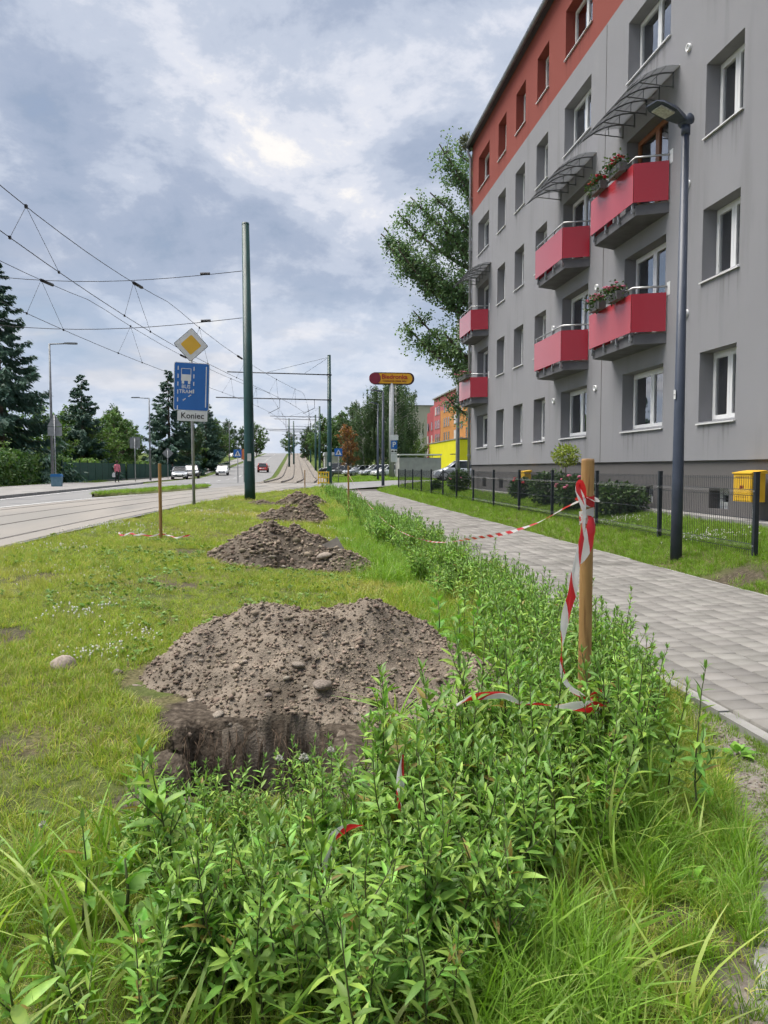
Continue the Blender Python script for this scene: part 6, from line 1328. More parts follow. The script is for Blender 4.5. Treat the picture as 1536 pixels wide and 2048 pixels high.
# weeds in the gutter at the roof corner
t = thing('gutter_weed', 'grey-green weed growing from the roof gutter corner', 'weed', (FX - .22, Y1 + .05, ROOF + .05)); ob('foliage', leaf_ball(41, 260, .32, .16, leaf_mat('dusty_leaf', (.09, .11, .08), (.16, .18, .13), 4, .7, .2), 1.2, .15, .1), t)
MB().tube([(0, 0, -.1), (0, 0, .3)], .01, 4).build('stem', bark_m, t)
# balcony flower boxes
box_m = M('planter_grey', (.13, .13, .135), (.17, .17, .175), scale=6, rough=.7)
def planter(key, y, w, label, seed, fm):
    XF, a, b, z1, zr = BAL[key]; t = thing('flower_box', label, 'flower box', (XF - .11, y, z1 - .03), 0, 'flower boxes on the balcony rails')
    MB().add([(-.07, -w / 2 + .03, 0), (.07, -w / 2 + .03, 0), (.07, w / 2 - .03, 0), (-.07, w / 2 - .03, 0), (-.095, -w / 2, .17), (.095, -w / 2, .17), (.095, w / 2, .17), (-.095, w / 2, .17)], [(3, 2, 1, 0), (0, 1, 5, 4), (1, 2, 6, 5), (2, 3, 7, 6), (3, 0, 4, 7), (4, 5, 6, 7)]).build('box', box_m, t)
    g = np.random.default_rng(seed); n = 420; P = np.stack([g.normal(-.02, .09, n), g.uniform(-w / 2, w / 2, n), .17 + np.abs(g.normal(0, .09, n)) - .16 * (g.random(n) < .25)], -1); V, F = quads(P, unit(g.normal(0, 1, (n, 3))), unit(g.normal(0, .6, (n, 3)) + np.array([0, 0, 1])), .07, .05); ob('foliage', npmesh('foliage', V, F, rose_leaf), t)
    fmsh = MB().lathe([(0, -.015), (.028, -.008), (.034, .006), (0, .02)], 7).mesh('flower', fm, True)
    for k in range(34): ob('flower', fmsh, t, (g.normal(-.05, .07), g.uniform(-w / 2, w / 2), .22 + abs(g.normal(0, .07))), None, g.uniform(.7, 1.3))
    for s in (-1, 1): MB().tube([(-.1, s * w * .3, .02), (-.1, s * w * .3, .18), (.1, s * w * .3, .19)], .008, 4).build('hook', dark_metal, t)
planter(('B', 2), 15.75, .62, 'grey flower box with faded red flowers near the end of the upper near balcony', 1, redf); planter(('B', 2), 16.75, .62, 'grey flower box with faded red flowers farther along the upper near balcony', 2, redf)
planter(('B', 1), 15.75, .6, 'flower box with pink flowers near the end of the lower near balcony', 3, pinkf); planter(('B', 1), 16.7, .6, 'flower box full of pink flowers farther along the lower near balcony', 4, pinkf); planter(('G', 1), 30.4, 1.5, 'long flower box with pink flowers on the far lower balcony', 5, pinkf)

# ------------------------------------------------------------------ grass (countless: stuff)
def grass_mat(name, a, b, dry, dry_lo=.56, dry_hi=.72, scale=.9, trans=.38):
    m = bpy.data.materials.new(name); m.use_nodes = True; t = m.node_tree; t.nodes.clear(); L = t.links.new
    out = N(t, 'ShaderNodeOutputMaterial'); p = N(t, 'ShaderNodeBsdfPrincipled'); p.inputs['Roughness'].default_value = .48; p.inputs['Specular IOR Level'].default_value = .35
    ge = N(t, 'ShaderNodeNewGeometry'); n = N(t, 'ShaderNodeTexNoise'); n.inputs['Scale'].default_value = scale; n.inputs['Detail'].default_value = 5; L(ge.outputs['Position'], n.inputs['Vector'])
    n2 = N(t, 'ShaderNodeTexNoise'); n2.inputs['Scale'].default_value = scale * .37; n2.inputs['Detail'].default_value = 4; L(ge.outputs['Position'], n2.inputs['Vector'])
    oi = N(t, 'ShaderNodeObjectInfo'); isl = ge.outputs['Random Per Island']
    c = mixc(t, n.outputs['Fac'], a, b); mr = ramp(t, [(.0, 0.0), (.74, 0.0), (.80, 1.0)], 'LINEAR'); L(isl, mr.inputs[0])
    dr = ramp(t, [(dry_lo, 0.0), (dry_hi, .75)]); L(n2.outputs['Fac'], dr.inputs[0])
    k = mathn(t, 'MAXIMUM', dr.outputs[0], mathn(t, 'MULTIPLY', mr.outputs[0], .7)); c = mixc(t, k, c, dry)
    hs = N(t, 'ShaderNodeHueSaturation'); m1 = N(t, 'ShaderNodeMapRange'); m1.inputs['To Min'].default_value = .68; m1.inputs['To Max'].default_value = 1.32; L(oi.outputs['Random'], m1.inputs['Value']); L(m1.outputs[0], hs.inputs['Value']); L(c, hs.inputs['Color'])
    L(hs.outputs[0], p.inputs['Base Color']); tr = N(t, 'ShaderNodeBsdfTranslucent'); L(mixc(t, 1.0, hs.outputs[0], (1.3, 1.35, .7), 'MULTIPLY'), tr.inputs[0]); mx = N(t, 'ShaderNodeMixShader'); mx.inputs[0].default_value = trans; L(p.outputs[0], mx.inputs[1]); L(tr.outputs[0], mx.inputs[2]); L(mx.outputs[0], out.inputs[0]); return m
def tuft(seed, n, h, spread, w, bend, mat, seg=3):
    g = np.random.default_rng(seed); V, F = [], []
    for i in range(n):
        a = g.uniform(0, 2 * PI); r_ = spread * math.sqrt(g.random()); b = np.array([r_ * math.cos(a), r_ * math.sin(a), -.01]); d = unit(np.array([math.cos(a), math.sin(a), 0]) + g.normal(0, .7, 3) * np.array([1, 1, 0])); hh = h * g.uniform(.55, 1.25); bb = bend * g.uniform(.25, 1.3); s = np.array([-d[1], d[0], 0]); s = unit(s + g.normal(0, .35, 3)); ww = w * g.uniform(.7, 1.3); o = len(V)
        for k in range(seg + 1):
            u = k / seg; c = b + np.array([0, 0, 1]) * hh * (u - .35 * bb * u ** 2.2) + d * hh * bb * u ** 1.8; wk = ww * (1 - u ** 1.6) * (.75 + .5 * u)
            if k < seg: V += [c - s * wk / 2, c + s * wk / 2]
            else: V.append(c)
        for k in range(seg - 1): F.append((o + 2 * k, o + 2 * k + 1, o + 2 * k + 3, o + 2 * k + 2))
        F.append((o + 2 * seg - 2, o + 2 * seg - 1, o + 2 * seg))
    mb = MB(); mb.add(V, F); return mb.mesh('tuft', mat, True)
def scatter(name, P, protos, sc, label, tilt=.12, seed=0):
    g = np.random.default_rng(seed); n = len(P); col = bpy.data.collections.new(name + '_source')
    for i, me in enumerate(protos): col.objects.link(bpy.data.objects.new('%s_source_%02d' % (name, i), me))
    me = bpy.data.meshes.new(name); me.vertices.add(n); me.vertices.foreach_set('co', np.asarray(P, np.float32).ravel())
    rot = np.stack([g.normal(0, tilt, n), g.normal(0, tilt, n), g.uniform(0, 2 * PI, n)], -1); scl = np.broadcast_to(sc, (n,))[:, None] * np.stack([g.uniform(.85, 1.15, n)] * 2 + [g.uniform(.7, 1.25, n)], -1)
    for nm, arr in (('rot', rot), ('scl', scl)): me.attributes.new(nm, 'FLOAT_VECTOR', 'POINT').data.foreach_set('vector', np.asarray(arr, np.float32).ravel())
    me.attributes.new('pick', 'INT', 'POINT').data.foreach_set('value', g.integers(0, len(protos), n).astype(np.int32))
    o = ob(name, me); tag(o, label, kind='stuff'); md = o.modifiers.new('scatter', 'NODES'); ng = bpy.data.node_groups.new(name, 'GeometryNodeTree'); md.node_group = ng
    ng.interface.new_socket('Geometry', in_out='INPUT', socket_type='NodeSocketGeometry'); ng.interface.new_socket('Geometry', in_out='OUTPUT', socket_type='NodeSocketGeometry')
    gi = ng.nodes.new('NodeGroupInput'); go = ng.nodes.new('NodeGroupOutput'); ip = ng.nodes.new('GeometryNodeInstanceOnPoints'); ci = ng.nodes.new('GeometryNodeCollectionInfo'); ci.inputs['Collection'].default_value = col; ci.inputs['Separate Children'].default_value = True; ci.inputs['Reset Children'].default_value = True
    def na(nm, ty): a = ng.nodes.new('GeometryNodeInputNamedAttribute'); a.data_type = ty; a.inputs['Name'].default_value = nm; return a.outputs['Attribute']
    er = ng.nodes.new('FunctionNodeEulerToRotation'); L = ng.links.new; L(na('rot', 'FLOAT_VECTOR'), er.inputs[0]); L(gi.outputs[0], ip.inputs['Points']); L(ci.outputs[0], ip.inputs['Instance']); ip.inputs['Pick Instance'].default_value = True; L(na('pick', 'INT'), ip.inputs['Instance Index']); L(er.outputs[0], ip.inputs['Rotation']); L(na('scl', 'FLOAT_VECTOR'), ip.inputs['Scale']); L(ip.outputs[0], go.inputs[0]); return o
lawn_m = grass_mat('lawn_grass', (0.175, 0.291, 0.029), (0.309, 0.403, 0.046), (0.515, 0.435, 0.176), .50, .68)
verge_m = grass_mat('verge_grass', (0.133, 0.260, 0.023), (0.204, 0.340, 0.035), (0.313, 0.340, 0.102), .62, .8)
tall_m = grass_mat('tall_grass', (0.118, 0.243, 0.023), (0.219, 0.382, 0.043), (0.345, 0.405, 0.109), .66, .85, 2.0)
lawn_t = [tuft(i, 15, .07 * (.7, .85, 1, 1.1, 1.35, 1.0)[i], .045, .0048, (.6, .9, .75, .7, .8, 1.1)[i], lawn_m) for i in range(6)]; verge_t = [tuft(20 + i, 16, .075, .05, .0055, .7, verge_m) for i in range(5)]; tall_t = [tuft(40 + i, 13, .26, .04, .0075, .85, tall_m, 5) for i in range(7)]
broad_t = [tuft(60 + i, 8, .32, .03, .0135, 1.0, tall_m, 6) for i in range(5)]
SHRUB = [(-.95, 1.65), (.32, 1.65), (.46, 1.95), (.70, 2.3), (1.18, 2.72), (1.72, 3.4), (2.08, 4.2), (2.33, 5.2), (2.44, 6.5), (2.44, 45), (1.75, 45), (1.55, 20), (1.5, 6.2), (1.5, 4.7), (1.0, 3.6), (.45, 3.02), (-.3, 2.95), (-.95, 2.35)]
HEAP_BOXES = [((.1, 4.75), (1.25, .85)), ((-.0, 10.9), (1.15, .85)), ((.0, 19.15), (.85, .6)), ((.3, 26.6), (.95, .6))]
def lawn_pts(n, x0, x1, y0, y1, seed, cond):
    g = np.random.default_rng(seed); x = g.uniform(x0, x1, n); y = g.uniform(y0, y1, n); k = cond(x, y, g); return x[k], y[k]
def in_lawn(x, y, g):
    k = (x > edge_x(y) + .02) & (x < 2.42) & (g.random(len(x)) > soil_mask(x, y) * 1.0) & (pit_depth(x, y) < .1) & (gravel_mask(x, y) < .5)
    for (c, r_) in HEAP_BOXES: k &= (((x - c[0]) / r_[0]) ** 2 + ((y - c[1]) / r_[1]) ** 2 > .92)
    k &= (fbm(x * 1.6, y * 1.6, 71) < .66) | (g.random(len(x)) < .35)
    lat = x * math.cos(R(YAW)) - y * math.sin(R(YAW)); dep = x * math.sin(R(YAW)) + y * math.cos(R(YAW)); return k & (np.abs(lat) < dep * .56 + .6)
def build_grass():
    X_, Y_, S_ = [], [], []
    for (y0, y1, dens, s, sd) in ((1.3, 3.5, 1100, .85, 1), (3.5, 7, 820, .95, 2), (7, 13, 420, 1.15, 3), (13, 24, 120, 1.6, 4), (24, 47, 50, 2.1, 5)):
        x0, x1 = -6.0, 2.45; n = int((x1 - x0) * (y1 - y0) * dens); x, y = lawn_pts(n, x0, x1, y0, y1, sd, in_lawn); lush = .6 + 1.5 * np.clip(fbm(x * .8, y * .8, 77) - .33, 0, .5); lush *= 1 + .7 * sstep(.35, 1.3, x); X_.append(x); Y_.append(y); S_.append(s * lush)
    x, y, s = map(np.concatenate, (X_, Y_, S_)); scatter('lawn_grass', np.stack([x, y, terrain(x, y)], -1), lawn_t, s, 'short patchy lawn grass between road and shrub row', .2, 1)
    # verge and building lawn
    X_, Y_, S_ = [], [], []
    def cond(x, y, g):
        k = ((x > 5.16) & (x < 7.36)) & (g.random(len(x)) > soil_mask(x, y)); lat = x * math.cos(R(YAW)) - y * math.sin(R(YAW)); dep = x * math.sin(R(YAW)) + y * math.cos(R(YAW)); return k & (np.abs(lat) < dep * .56 + .4)
    for (y0, y1, dens, s, sd) in ((6.5, 13, 330, 1.15, 6), (13, 22, 150, 1.5, 7), (22, 33, 75, 2.0, 8)):
        n = int(2.3 * (y1 - y0) * dens); x, y = lawn_pts(n, 5.1, 7.4, y0, y1, sd, cond); X_.append(x); Y_.append(y); S_.append(np.full(len(x), s))
    x, y = lawn_pts(5200, 5.0, 14, 33, 46.6, 9, lambda x, y, g: x > 5.18); X_.append(x); Y_.append(y); S_.append(np.full(len(x), 2.3))
    x, y = lawn_pts(5200, 3.9, 12, 62.8, 90, 10, lambda x, y, g: x > 3.8); X_.append(x); Y_.append(y); S_.append(np.full(len(x), 3.2))
    x, y = lawn_pts(2200, -20, -17.7, 15, 75, 11, lambda x, y, g: x < 0); X_.append(x); Y_.append(y); S_.append(np.full(len(x), 3.2))
    g = np.random.default_rng(12); y = g.uniform(33.3, 48.6, 900); x = np.array([t2(v) - 2.05 for v in y]) + g.uniform(-.72, .72, 900) * np.sqrt(np.maximum(0, 1 - ((y - 41) / 8) ** 2)); X_.append(x); Y_.append(y); S_.append(np.full(900, 2.3))
    xg, yg = lawn_pts(3600, 1.0, 2.5, 1.4, 4.5, 14, lambda x, y, g: (gravel_mask(x, y) > .5) & (fbm(x * 2.2, y * 2.2, 91) > np.where((y > 2.7) & (x > 1.7), .36, .44))); X_.insert(0, xg); Y_.insert(0, yg); S_.insert(0, np.full(len(xg), .6))
    gj = np.random.default_rng(15); yj = gj.uniform(2.5, 16, 620); xj = np.where(gj.random(620) < .8, PATH_L - .03 + gj.normal(0, .05, 620), PATH_L + .2 * gj.integers(0, 13, 620) + gj.normal(0, .006, 620)); X_.insert(0, xj); Y_.insert(0, yj); S_.insert(0, np.where(xj < PATH_L + .1, gj.uniform(.5, 1.1, 620), gj.uniform(.2, .45, 620)))
    isl = len(x); x, y, s = map(np.concatenate, (X_, Y_, S_)); z = terrain0(x, y); z[-isl:] += .15
    scatter('verge_grass', np.stack([x, y, z], -1), verge_t, s, 'green verge grass along the fence and car park', .15, 2)
    # tall arching grass beside the shrubs
    TALL = [(.30, 1.3), (1.08, 1.3), (1.2, 1.75), (1.48, 2.2), (1.72, 2.6), (1.92, 3.1), (2.12, 3.7), (2.2, 4.2), (1.8, 3.8), (1.2, 2.9), (.75, 2.5), (.45, 2.0)]
    g = np.random.default_rng(13); x = g.uniform(-.1, 2.0, 5200); y = g.uniform(1.3, 3.8, 5200); k = inpoly(x, y, TALL) & (fbm(x * 3, y * 3, 81) > .36) & (soil_mask(x, y) < .6); x, y = x[k], y[k]; sc = g.uniform(.45, 1.0, len(x)) * (.62 + .5 * fbm(x * 2, y * 2, 83)) * (1 - .45 * sstep(.25, .0, np.abs(x - (1.1 + (y - 1.75) * .5)) ))
    n2 = 2600; x2 = g.uniform(.35, 1.6, n2); y2 = g.uniform(3.0, 9, n2); k = (x2 > .75 + .08 * (y2 - 3)) & (x2 < 1.5) & ~((np.hypot((x2 - .1) / 1.3, (y2 - 4.75) / .95)) < 1); x2, y2 = x2[k], y2[k]
    n3 = 420; x3 = g.uniform(-2.6, .4, n3); y3 = g.uniform(1.35, 2.6, n3); k = g.random(n3) < np.where(x3 < -.7, .8, .5); x3, y3 = x3[k], y3[k]
    n4 = 3000; y4 = 9 + 34 * g.random(n4) ** 1.3; x4 = 1.35 + .25 * g.normal(0, 1, n4); k = x4 < 2.4; x4, y4 = x4[k], y4[k]
    x = np.r_[x, x2, x3, x4]; y = np.r_[y, y2, y3, y4]; sc = np.r_[sc, g.uniform(.45, .85, len(x2)), g.uniform(.4, .75, len(x3)), g.uniform(.6, 1.1, len(x4))]
    k = (pit_depth(x, y) < .05) & (soil_mask(x, y) < .75); x, y, sc = x[k], y[k], sc[k]; scatter('tall_grass', np.stack([x, y, terrain(x, y)], -1), tall_t, sc, 'tall arching grass around the shrub row', .2, 3)
    nb = 330; xb = g.uniform(-1.0, 1.55, nb); yb = g.uniform(1.5, 4.2, nb); k = (pit_depth(xb, yb) < .05) & (soil_mask(xb, yb) < .5) & ((xb > .3) | (yb < 2.7)) & (gravel_mask(xb, yb) < .5); xb, yb = xb[k], yb[k]; scatter('broad_grass', np.stack([xb, yb, terrain(xb, yb)], -1), broad_t, g.uniform(.55, 1.05, len(xb)), 'broad-bladed couch grass among the front shrubs', .25, 4)
    # clover and daisies in the lawn
    fm_ = M('clover_white', (.62, .60, .55), (.75, .74, .70), scale=60, rough=.8); hd = MB().lathe([(0, .05), (.004, .056), (.010, .062), (.012, .07), (.008, .078), (0, .081)], 7); hd.tube([(0, 0, 0), (0, 0, .058)], .0012, 3); hm = hd.mesh('clover_source', fm_, True)
    cx_ = [(-1.35, 5.35, .22, 60), (-1.9, 6.6, .35, 50), (-1.25, 5.9, .3, 40), (-3.6, 15.5, .8, 90), (-2.7, 13.8, .6, 60), (1.0, 14.5, .35, 90), (.95, 17, .4, 60), (-3.4, 11.3, .6, 50), (-1.6, 20, 2.2, 120), (6.5, 11, .6, 120), (6.6, 14.5, .6, 90), (-2.5, 9, 1.2, 60)]
    P = []
    for (a, b, r_, n) in cx_: P.append(np.stack([g.normal(a, r_ * .5, n), g.normal(b, r_ * .5, n)], -1))
    P = np.concatenate(P); P = P[~((P[:, 0] > 2.4) & (P[:, 0] < 5.2))]; d = np.hypot(P[:, 0], P[:, 1]); scatter('clover_flowers', np.stack([P[:, 0], P[:, 1], terrain(P[:, 0], P[:, 1])], -1), [hm], (.42 + d * .028), 'small white clover and daisy heads dotted over the lawn', .15, 5)
build_grass()

# ------------------------------------------------------------------ shrubs and weeds of the row
shrub_leaf = M('privet_leaf', (0.151, 0.308, 0.053), (0.288, 0.466, 0.079), scale=3, rough=.5, trans=.25, rnd_v=.4, dead=.955, spec=.45)
shrub_leaf_j = M('privet_leaf_many', (0.151, 0.308, 0.053), (0.288, 0.466, 0.079), scale=1.5, rough=.52, trans=.25, island=.4, dead=.955, spec=.4)
young_leaf = M('young_leaf', (0.136, 0.253, 0.051), (0.184, 0.314, 0.072), scale=3, rough=.42, trans=.3, rnd_v=.2)
weed_leaf = M('weed_leaf', (0.108, 0.267, 0.032), (0.185, 0.375, 0.051), scale=3, rough=.5, trans=.3, rnd_v=.25)
stem_m = M('green_stem', (.06, .085, .025), (.10, .09, .045), scale=8, rough=.6)
def leaf_shape(curl, wid, fold, rows=((0, .10), (.22, .72), (.48, 1.0), (.74, .68))):
    V = []
    for (t, w) in rows: z = -curl * t * t; V += [(t, -w * wid, z + fold * w * wid), (t, 0, z), (t, w * wid, z + fold * w * wid)]
    V.append((1.0, 0, -curl)); F = []
    for i in range(len(rows) - 1): F += [(3 * i, 3 * i + 3, 3 * i + 4, 3 * i + 1), (3 * i + 1, 3 * i + 4, 3 * i + 5, 3 * i + 2)]
    b = 3 * (len(rows) - 1); e = len(V) - 1; F += [(b, e, b + 1), (b + 1, e, b + 2)]; return np.array(V), F
SH = [leaf_shape(.10, .125, .45), leaf_shape(.25, .135, .35), leaf_shape(-.06, .115, .55), leaf_shape(.38, .13, .3)]
def lm(V, F, mat, name='leaf'): mb = MB(); mb.add(V, F); return mb.mesh(name, mat, True)
LEAF = [lm(v, f, shrub_leaf) for v, f in SH]; LEAFY = [lm(v, f, young_leaf) for v, f in SH]
def frame_of(d, up):
    d = d / (np.linalg.norm(d) + 1e-9); n = up - d * np.dot(up, d); n = n / (np.linalg.norm(n) + 1e-9); s = np.cross(n, d); return np.stack([d, s, n], 1)
def shoot(g, base, h, lean, L0, out, stems, r_=.0045, branch=True):
    """leaves appended to out as (position, frame, length, tip fraction)"""
    n = 7; pts = []; d = np.array([lean[0], lean[1], 1.0]); d /= np.linalg.norm(d); p = np.array(base, float); az0 = g.uniform(0, 6.3)
    for i in range(n + 1): pts.append(p.copy()); d = unit(d + g.normal(0, .07, 3) + np.array([0, 0, .05])); p = p + d * h / n
    pts = np.array(pts); stems.append((pts, r_)); s = np.linspace(0, 1, n + 1); k = 0; u = .16 if branch else .05; gap = .036
    while u < 1.0:
        c = np.array([np.interp(u, s, pts[:, j]) for j in range(3)]); tg = unit(pts[min(n, int(u * n) + 1)] - pts[int(u * n)] if int(u * n) < n else pts[n] - pts[n - 1])
        for q in range(2):
            a = az0 + k * PI / 2 + q * PI + g.normal(0, .25); o = np.array([math.cos(a), math.sin(a), 0]); o = unit(o - tg * np.dot(o, tg)); el = R(18 + 42 * u ** 2 + g.normal(0, 12)); dd = o * math.cos(el) + tg * math.sin(el); ln = L0 * (.62 + .55 * math.sin(PI * min(1, .12 + .85 * u))) * g.uniform(.8, 1.15) * (1 if u < .9 else .72)
            if g.random() < .93: out.append((c, frame_of(dd, tg + np.array([0, 0, .25]) + g.normal(0, .16, 3)), ln, u))
            if branch and .25 < u < .72 and g.random() < .22: shoot(g, c, h * g.uniform(.18, .34), (o[0] * .9 + lean[0], o[1] * .9 + lean[1]), L0 * .8, out, stems, r_ * .6, False)
        k += 1; u += gap / h * g.uniform(.8, 1.25) * (1.0 if branch else .8)
    for q in range(4):
        a = az0 + q * PI / 2; dd = unit(np.array([math.cos(a) * .45, math.sin(a) * .45, 1])); out.append((pts[-1], frame_of(dd, np.array([-dd[0], -dd[1], .4])), L0 * g.uniform(.45, .7), 1.0))
def stem_mesh(stems):
    mb = MB()
    for P, r_ in stems: mb.tube([tuple(p) for p in P], list(np.linspace(r_, r_ * .35, len(P))), 5, False)
    return mb.mesh('stem', stem_m, True)
def plant_parts(x, y, h, nshoot, seed, L0, label, group, spread=.05, leanv=.22):
    g = np.random.default_rng(seed); out, stems = [], []
    for k in range(nshoot): a = g.uniform(0, 6.3); shoot(g, (g.normal(0, spread), g.normal(0, spread), -.02), h * g.uniform(.72, 1.05), (g.normal(0, leanv), g.normal(0, leanv)), L0, out, stems)
    t = thing('privet_shrub', label, 'shrub', (x, y, tz(x, y)), 0, group); ob('stem', stem_mesh(stems), t)
    for i, (c, fr_, ln, u) in enumerate(out):
        o = bpy.data.objects.new('leaf', (LEAFY if u > .86 else LEAF)[i % 4]); COL.objects.link(o); o.parent = t; m = Matrix(((fr_[0, 0] * ln, fr_[0, 1] * ln, fr_[0, 2] * ln, c[0]), (fr_[1, 0] * ln, fr_[1, 1] * ln, fr_[1, 2] * ln, c[1]), (fr_[2, 0] * ln, fr_[2, 1] * ln, fr_[2, 2] * ln, c[2]), (0, 0, 0, 1))); o.matrix_local = m
    return len(out)
def joined_shrub(seed, h, nshoot, L0, lowpoly=False):
    g = np.random.default_rng(seed); out, stems = [], []
    for k in range(nshoot): shoot(g, (g.normal(0, .09), g.normal(0, .09), -.02), h * g.uniform(.7, 1.05), (g.normal(0, .2), g.normal(0, .2)), L0, out, stems)
    Va, Fa, Mi = [], [], []; o = 0; q = []
    for i, (c, fr_, ln, u) in enumerate(out):
        v, f = SH[i % 4]; Va.append((v * ln) @ fr_.T + c); q += [tuple(k + o for k in ff) for ff in f]; Mi += [1 if u > .86 else 0] * len(f); o += len(v)
    mb = MB(); mb.v = [tuple(p) for p in np.concatenate(Va)]; mb.f = q; mb.mi = Mi; return stem_mesh(stems), mb.mesh('foliage', [shrub_leaf_j, M('young_leaf_many', (.125, .245, .05), (.175, .30, .07), scale=3, rough=.45, trans=.3, island=.2)], True)
near = [  # x, y, height, shoots, leaf length, label
 (-.62, 2.12, .44, 1, .072, 'leafy privet shoot standing alone at the left end of the front shrubs'), (-.36, 2.36, .50, 2, .074, 'tall privet shrub before the left corner of the pit'), (-.20, 2.2, .40, 1, .072, 'privet shoot just right of the tall shrub at the pit corner'), (-.05, 2.45, .28, 1, .07, 'privet shrub reaching over the front rim of the pit'),
 (.14, 2.6, .30, 1, .07, 'privet shrub before the middle of the pit rim'), (.22, 2.45, .52, 2, .076, 'privet shrub beside the scrap of tape'), (.34, 2.75, .56, 2, .074, 'tall privet shrub at the right corner of the pit'), (.52, 2.95, .62, 2, .072, 'tallest privet shrub before the right foot of the large heap'), (.66, 2.75, .50, 2, .072, 'privet shrub below the trailing tape'),
 (.80, 3.0, .56, 2, .07, 'privet shrub left of the hanging tape'), (1.0, 2.92, .48, 2, .07, 'privet shrub under the lowest loop of tape'), (1.18, 2.98, .42, 2, .068, 'privet shrub before the foot of the thick stake'), (1.32, 3.12, .40, 2, .066, 'privet shrub touching the thick stake'), (1.52, 3.3, .46, 2, .066, 'privet shrub right of the thick stake'), (1.68, 3.6, .52, 2, .066, 'privet shrub nearest the paving beside the stake'),
 (-.55, 1.82, .24, 2, .074, 'low privet shrub at the lower left corner'), (-.30, 1.86, .32, 2, .076, 'low privet shrub at the bottom edge near the left'), (-.08, 1.95, .36, 2, .074, 'privet shrub in the middle of the bottom edge'), (.12, 2.05, .40, 2, .074, 'privet shrub below the scrap of tape'), (.30, 2.1, .36, 2, .072, 'privet shrub at the border of the tall grass'), (-.42, 2.02, .34, 1, .074, 'privet shoot among the lower left shrubs'), (.05, 2.25, .36, 2, .072, 'privet shrub in the middle of the front clump'), (.42, 2.4, .46, 2, .07, 'privet shrub with dense leaves beside the tall grass'), (.86, 3.3, .42, 2, .068, 'privet shrub between the heap and the hanging tape'), (.52, 2.02, .32, 2, .072, 'privet shrub at the lower edge beside the tall grass'), (.66, 2.24, .40, 2, .074, 'privet shrub right of the front clump middle'), (.80, 2.45, .44, 2, .074, 'privet shrub before the trailing tape'), (.97, 2.58, .42, 2, .072, 'privet shrub rising from the tall grass before the tape loop'), (1.16, 2.74, .42, 2, .07, 'privet shrub in front of the shrub under the tape loop'), (1.36, 2.92, .42, 2, .07, 'privet shrub in the tall grass before the thick stake'), (1.1, 3.55, .5, 2, .066, 'privet shrub behind the hanging tape')]
nl = 0
for i, (x, y, h, ns, L0, lab) in enumerate(near): nl += plant_parts(x, y, h, ns, 100 + i, L0 * 1.36, lab, 'privet shrubs of the front clump')
JS = [joined_shrub(200 + i, .58, 4, .074) for i in range(6)]; JF = [joined_shrub(220 + i, .62, 5, .092) for i in range(4)]
def zone(x, y):
    if y < 5.2:
        g_ = 'privet shrubs in the front clump'
        if y < 2.25: return ('low privet shrub along the bottom edge, %s' % ('in the left corner' if x < -.4 else 'left of the middle' if x < 0 else 'near the tall grass')), g_
        if y < 3.0: return ('privet shrub %s' % ('beside the left corner of the pit' if x < -.4 else 'low before the open pit' if x < .3 else 'crowded under the trailing tape' if x < .9 else 'in the tall grass before the stake')), g_
        if y < 3.9: return ('privet shrub %s' % ('between the pit and the hanging tape' if x < 1.2 else 'crowding the foot of the thick stake' if x < 1.6 else 'between the thick stake and the gravel edge')), g_
        return ('privet shrub just behind the thick stake, %s' % ('on the side of the large heap' if x < 1.75 else 'on the side of the paving')), g_
    if y < 10: return ('row shrub %s, %s' % ('right behind the thick stake' if y < 6.6 else 'between the large and second heaps' if y < 8.4 else 'just before the second heap', 'leaning over the paving' if x > 2.0 else 'facing the lawn')), 'privet shrubs of the near row'
    z_ = 'beside the second heap' if y < 12.5 else 'between the second and third heaps' if y < 17.5 else 'beside the third heap' if y < 21 else 'past the wooden stake beyond the third heap' if y < 25 else 'beside the farthest heap' if y < 29 else 'at the far end of the row' if y > 38 else 'beyond the farthest heap'
    return 'far privet shrub %s, %s' % (z_, 'on the paving side' if x > 2.05 else 'on the lawn side'), 'privet shrubs of the far row'
def place_shrubs():
    g = np.random.default_rng(31); out = []
    for (y0, y1, dens) in ((1.6, 2.6, 48), (2.6, 5.2, 26), (5.2, 10, 15), (10, 20, 7.5), (20, 45, 3.6)):
        n = int(3.4 * (y1 - y0) * dens); x = g.uniform(-.95, 2.45, n); y = g.uniform(y0, y1, n); k = inpoly(x, y, SHRUB) & (pit_depth(x, y) < .02) & (gravel_mask(x, y) < .5); out += list(zip(x[k], y[k]))
    for i, (x, y) in enumerate(out):
        if y < 2.7 and g.random() < (.88 if x < -.58 else .55 if x < -.38 else 0.0): continue
        if any((x - a[0]) ** 2 + (y - a[1]) ** 2 < .006 for a in near): continue
        edge = max(0.0, min(1.0, (2.5 - x) / .25)); s = g.uniform(.7, 1.08) * (.72 + .28 * edge)
        if y < 2.9: s *= .78 + .06 * (y - 1.6)
        if 2.25 < y < 3.15 and -.62 < x < .30: s *= (.60 if x < -.15 else .72)
        if y < 3.4 and x > .45: s *= 1.12
        if y > 10: s *= 1.05
        st_, fo = (JS[i % 6] if y < 12 else JF[i % 4])
        lab, grp = zone(x, y)
        t = thing('privet_shrub', lab, 'shrub', (x, y, tz(x, y)), g.uniform(0, 6.3), grp); t.scale = (s, s, s); ob('stem', st_, t); ob('foliage', fo, t)
    return len(out)
ns = place_shrubs()
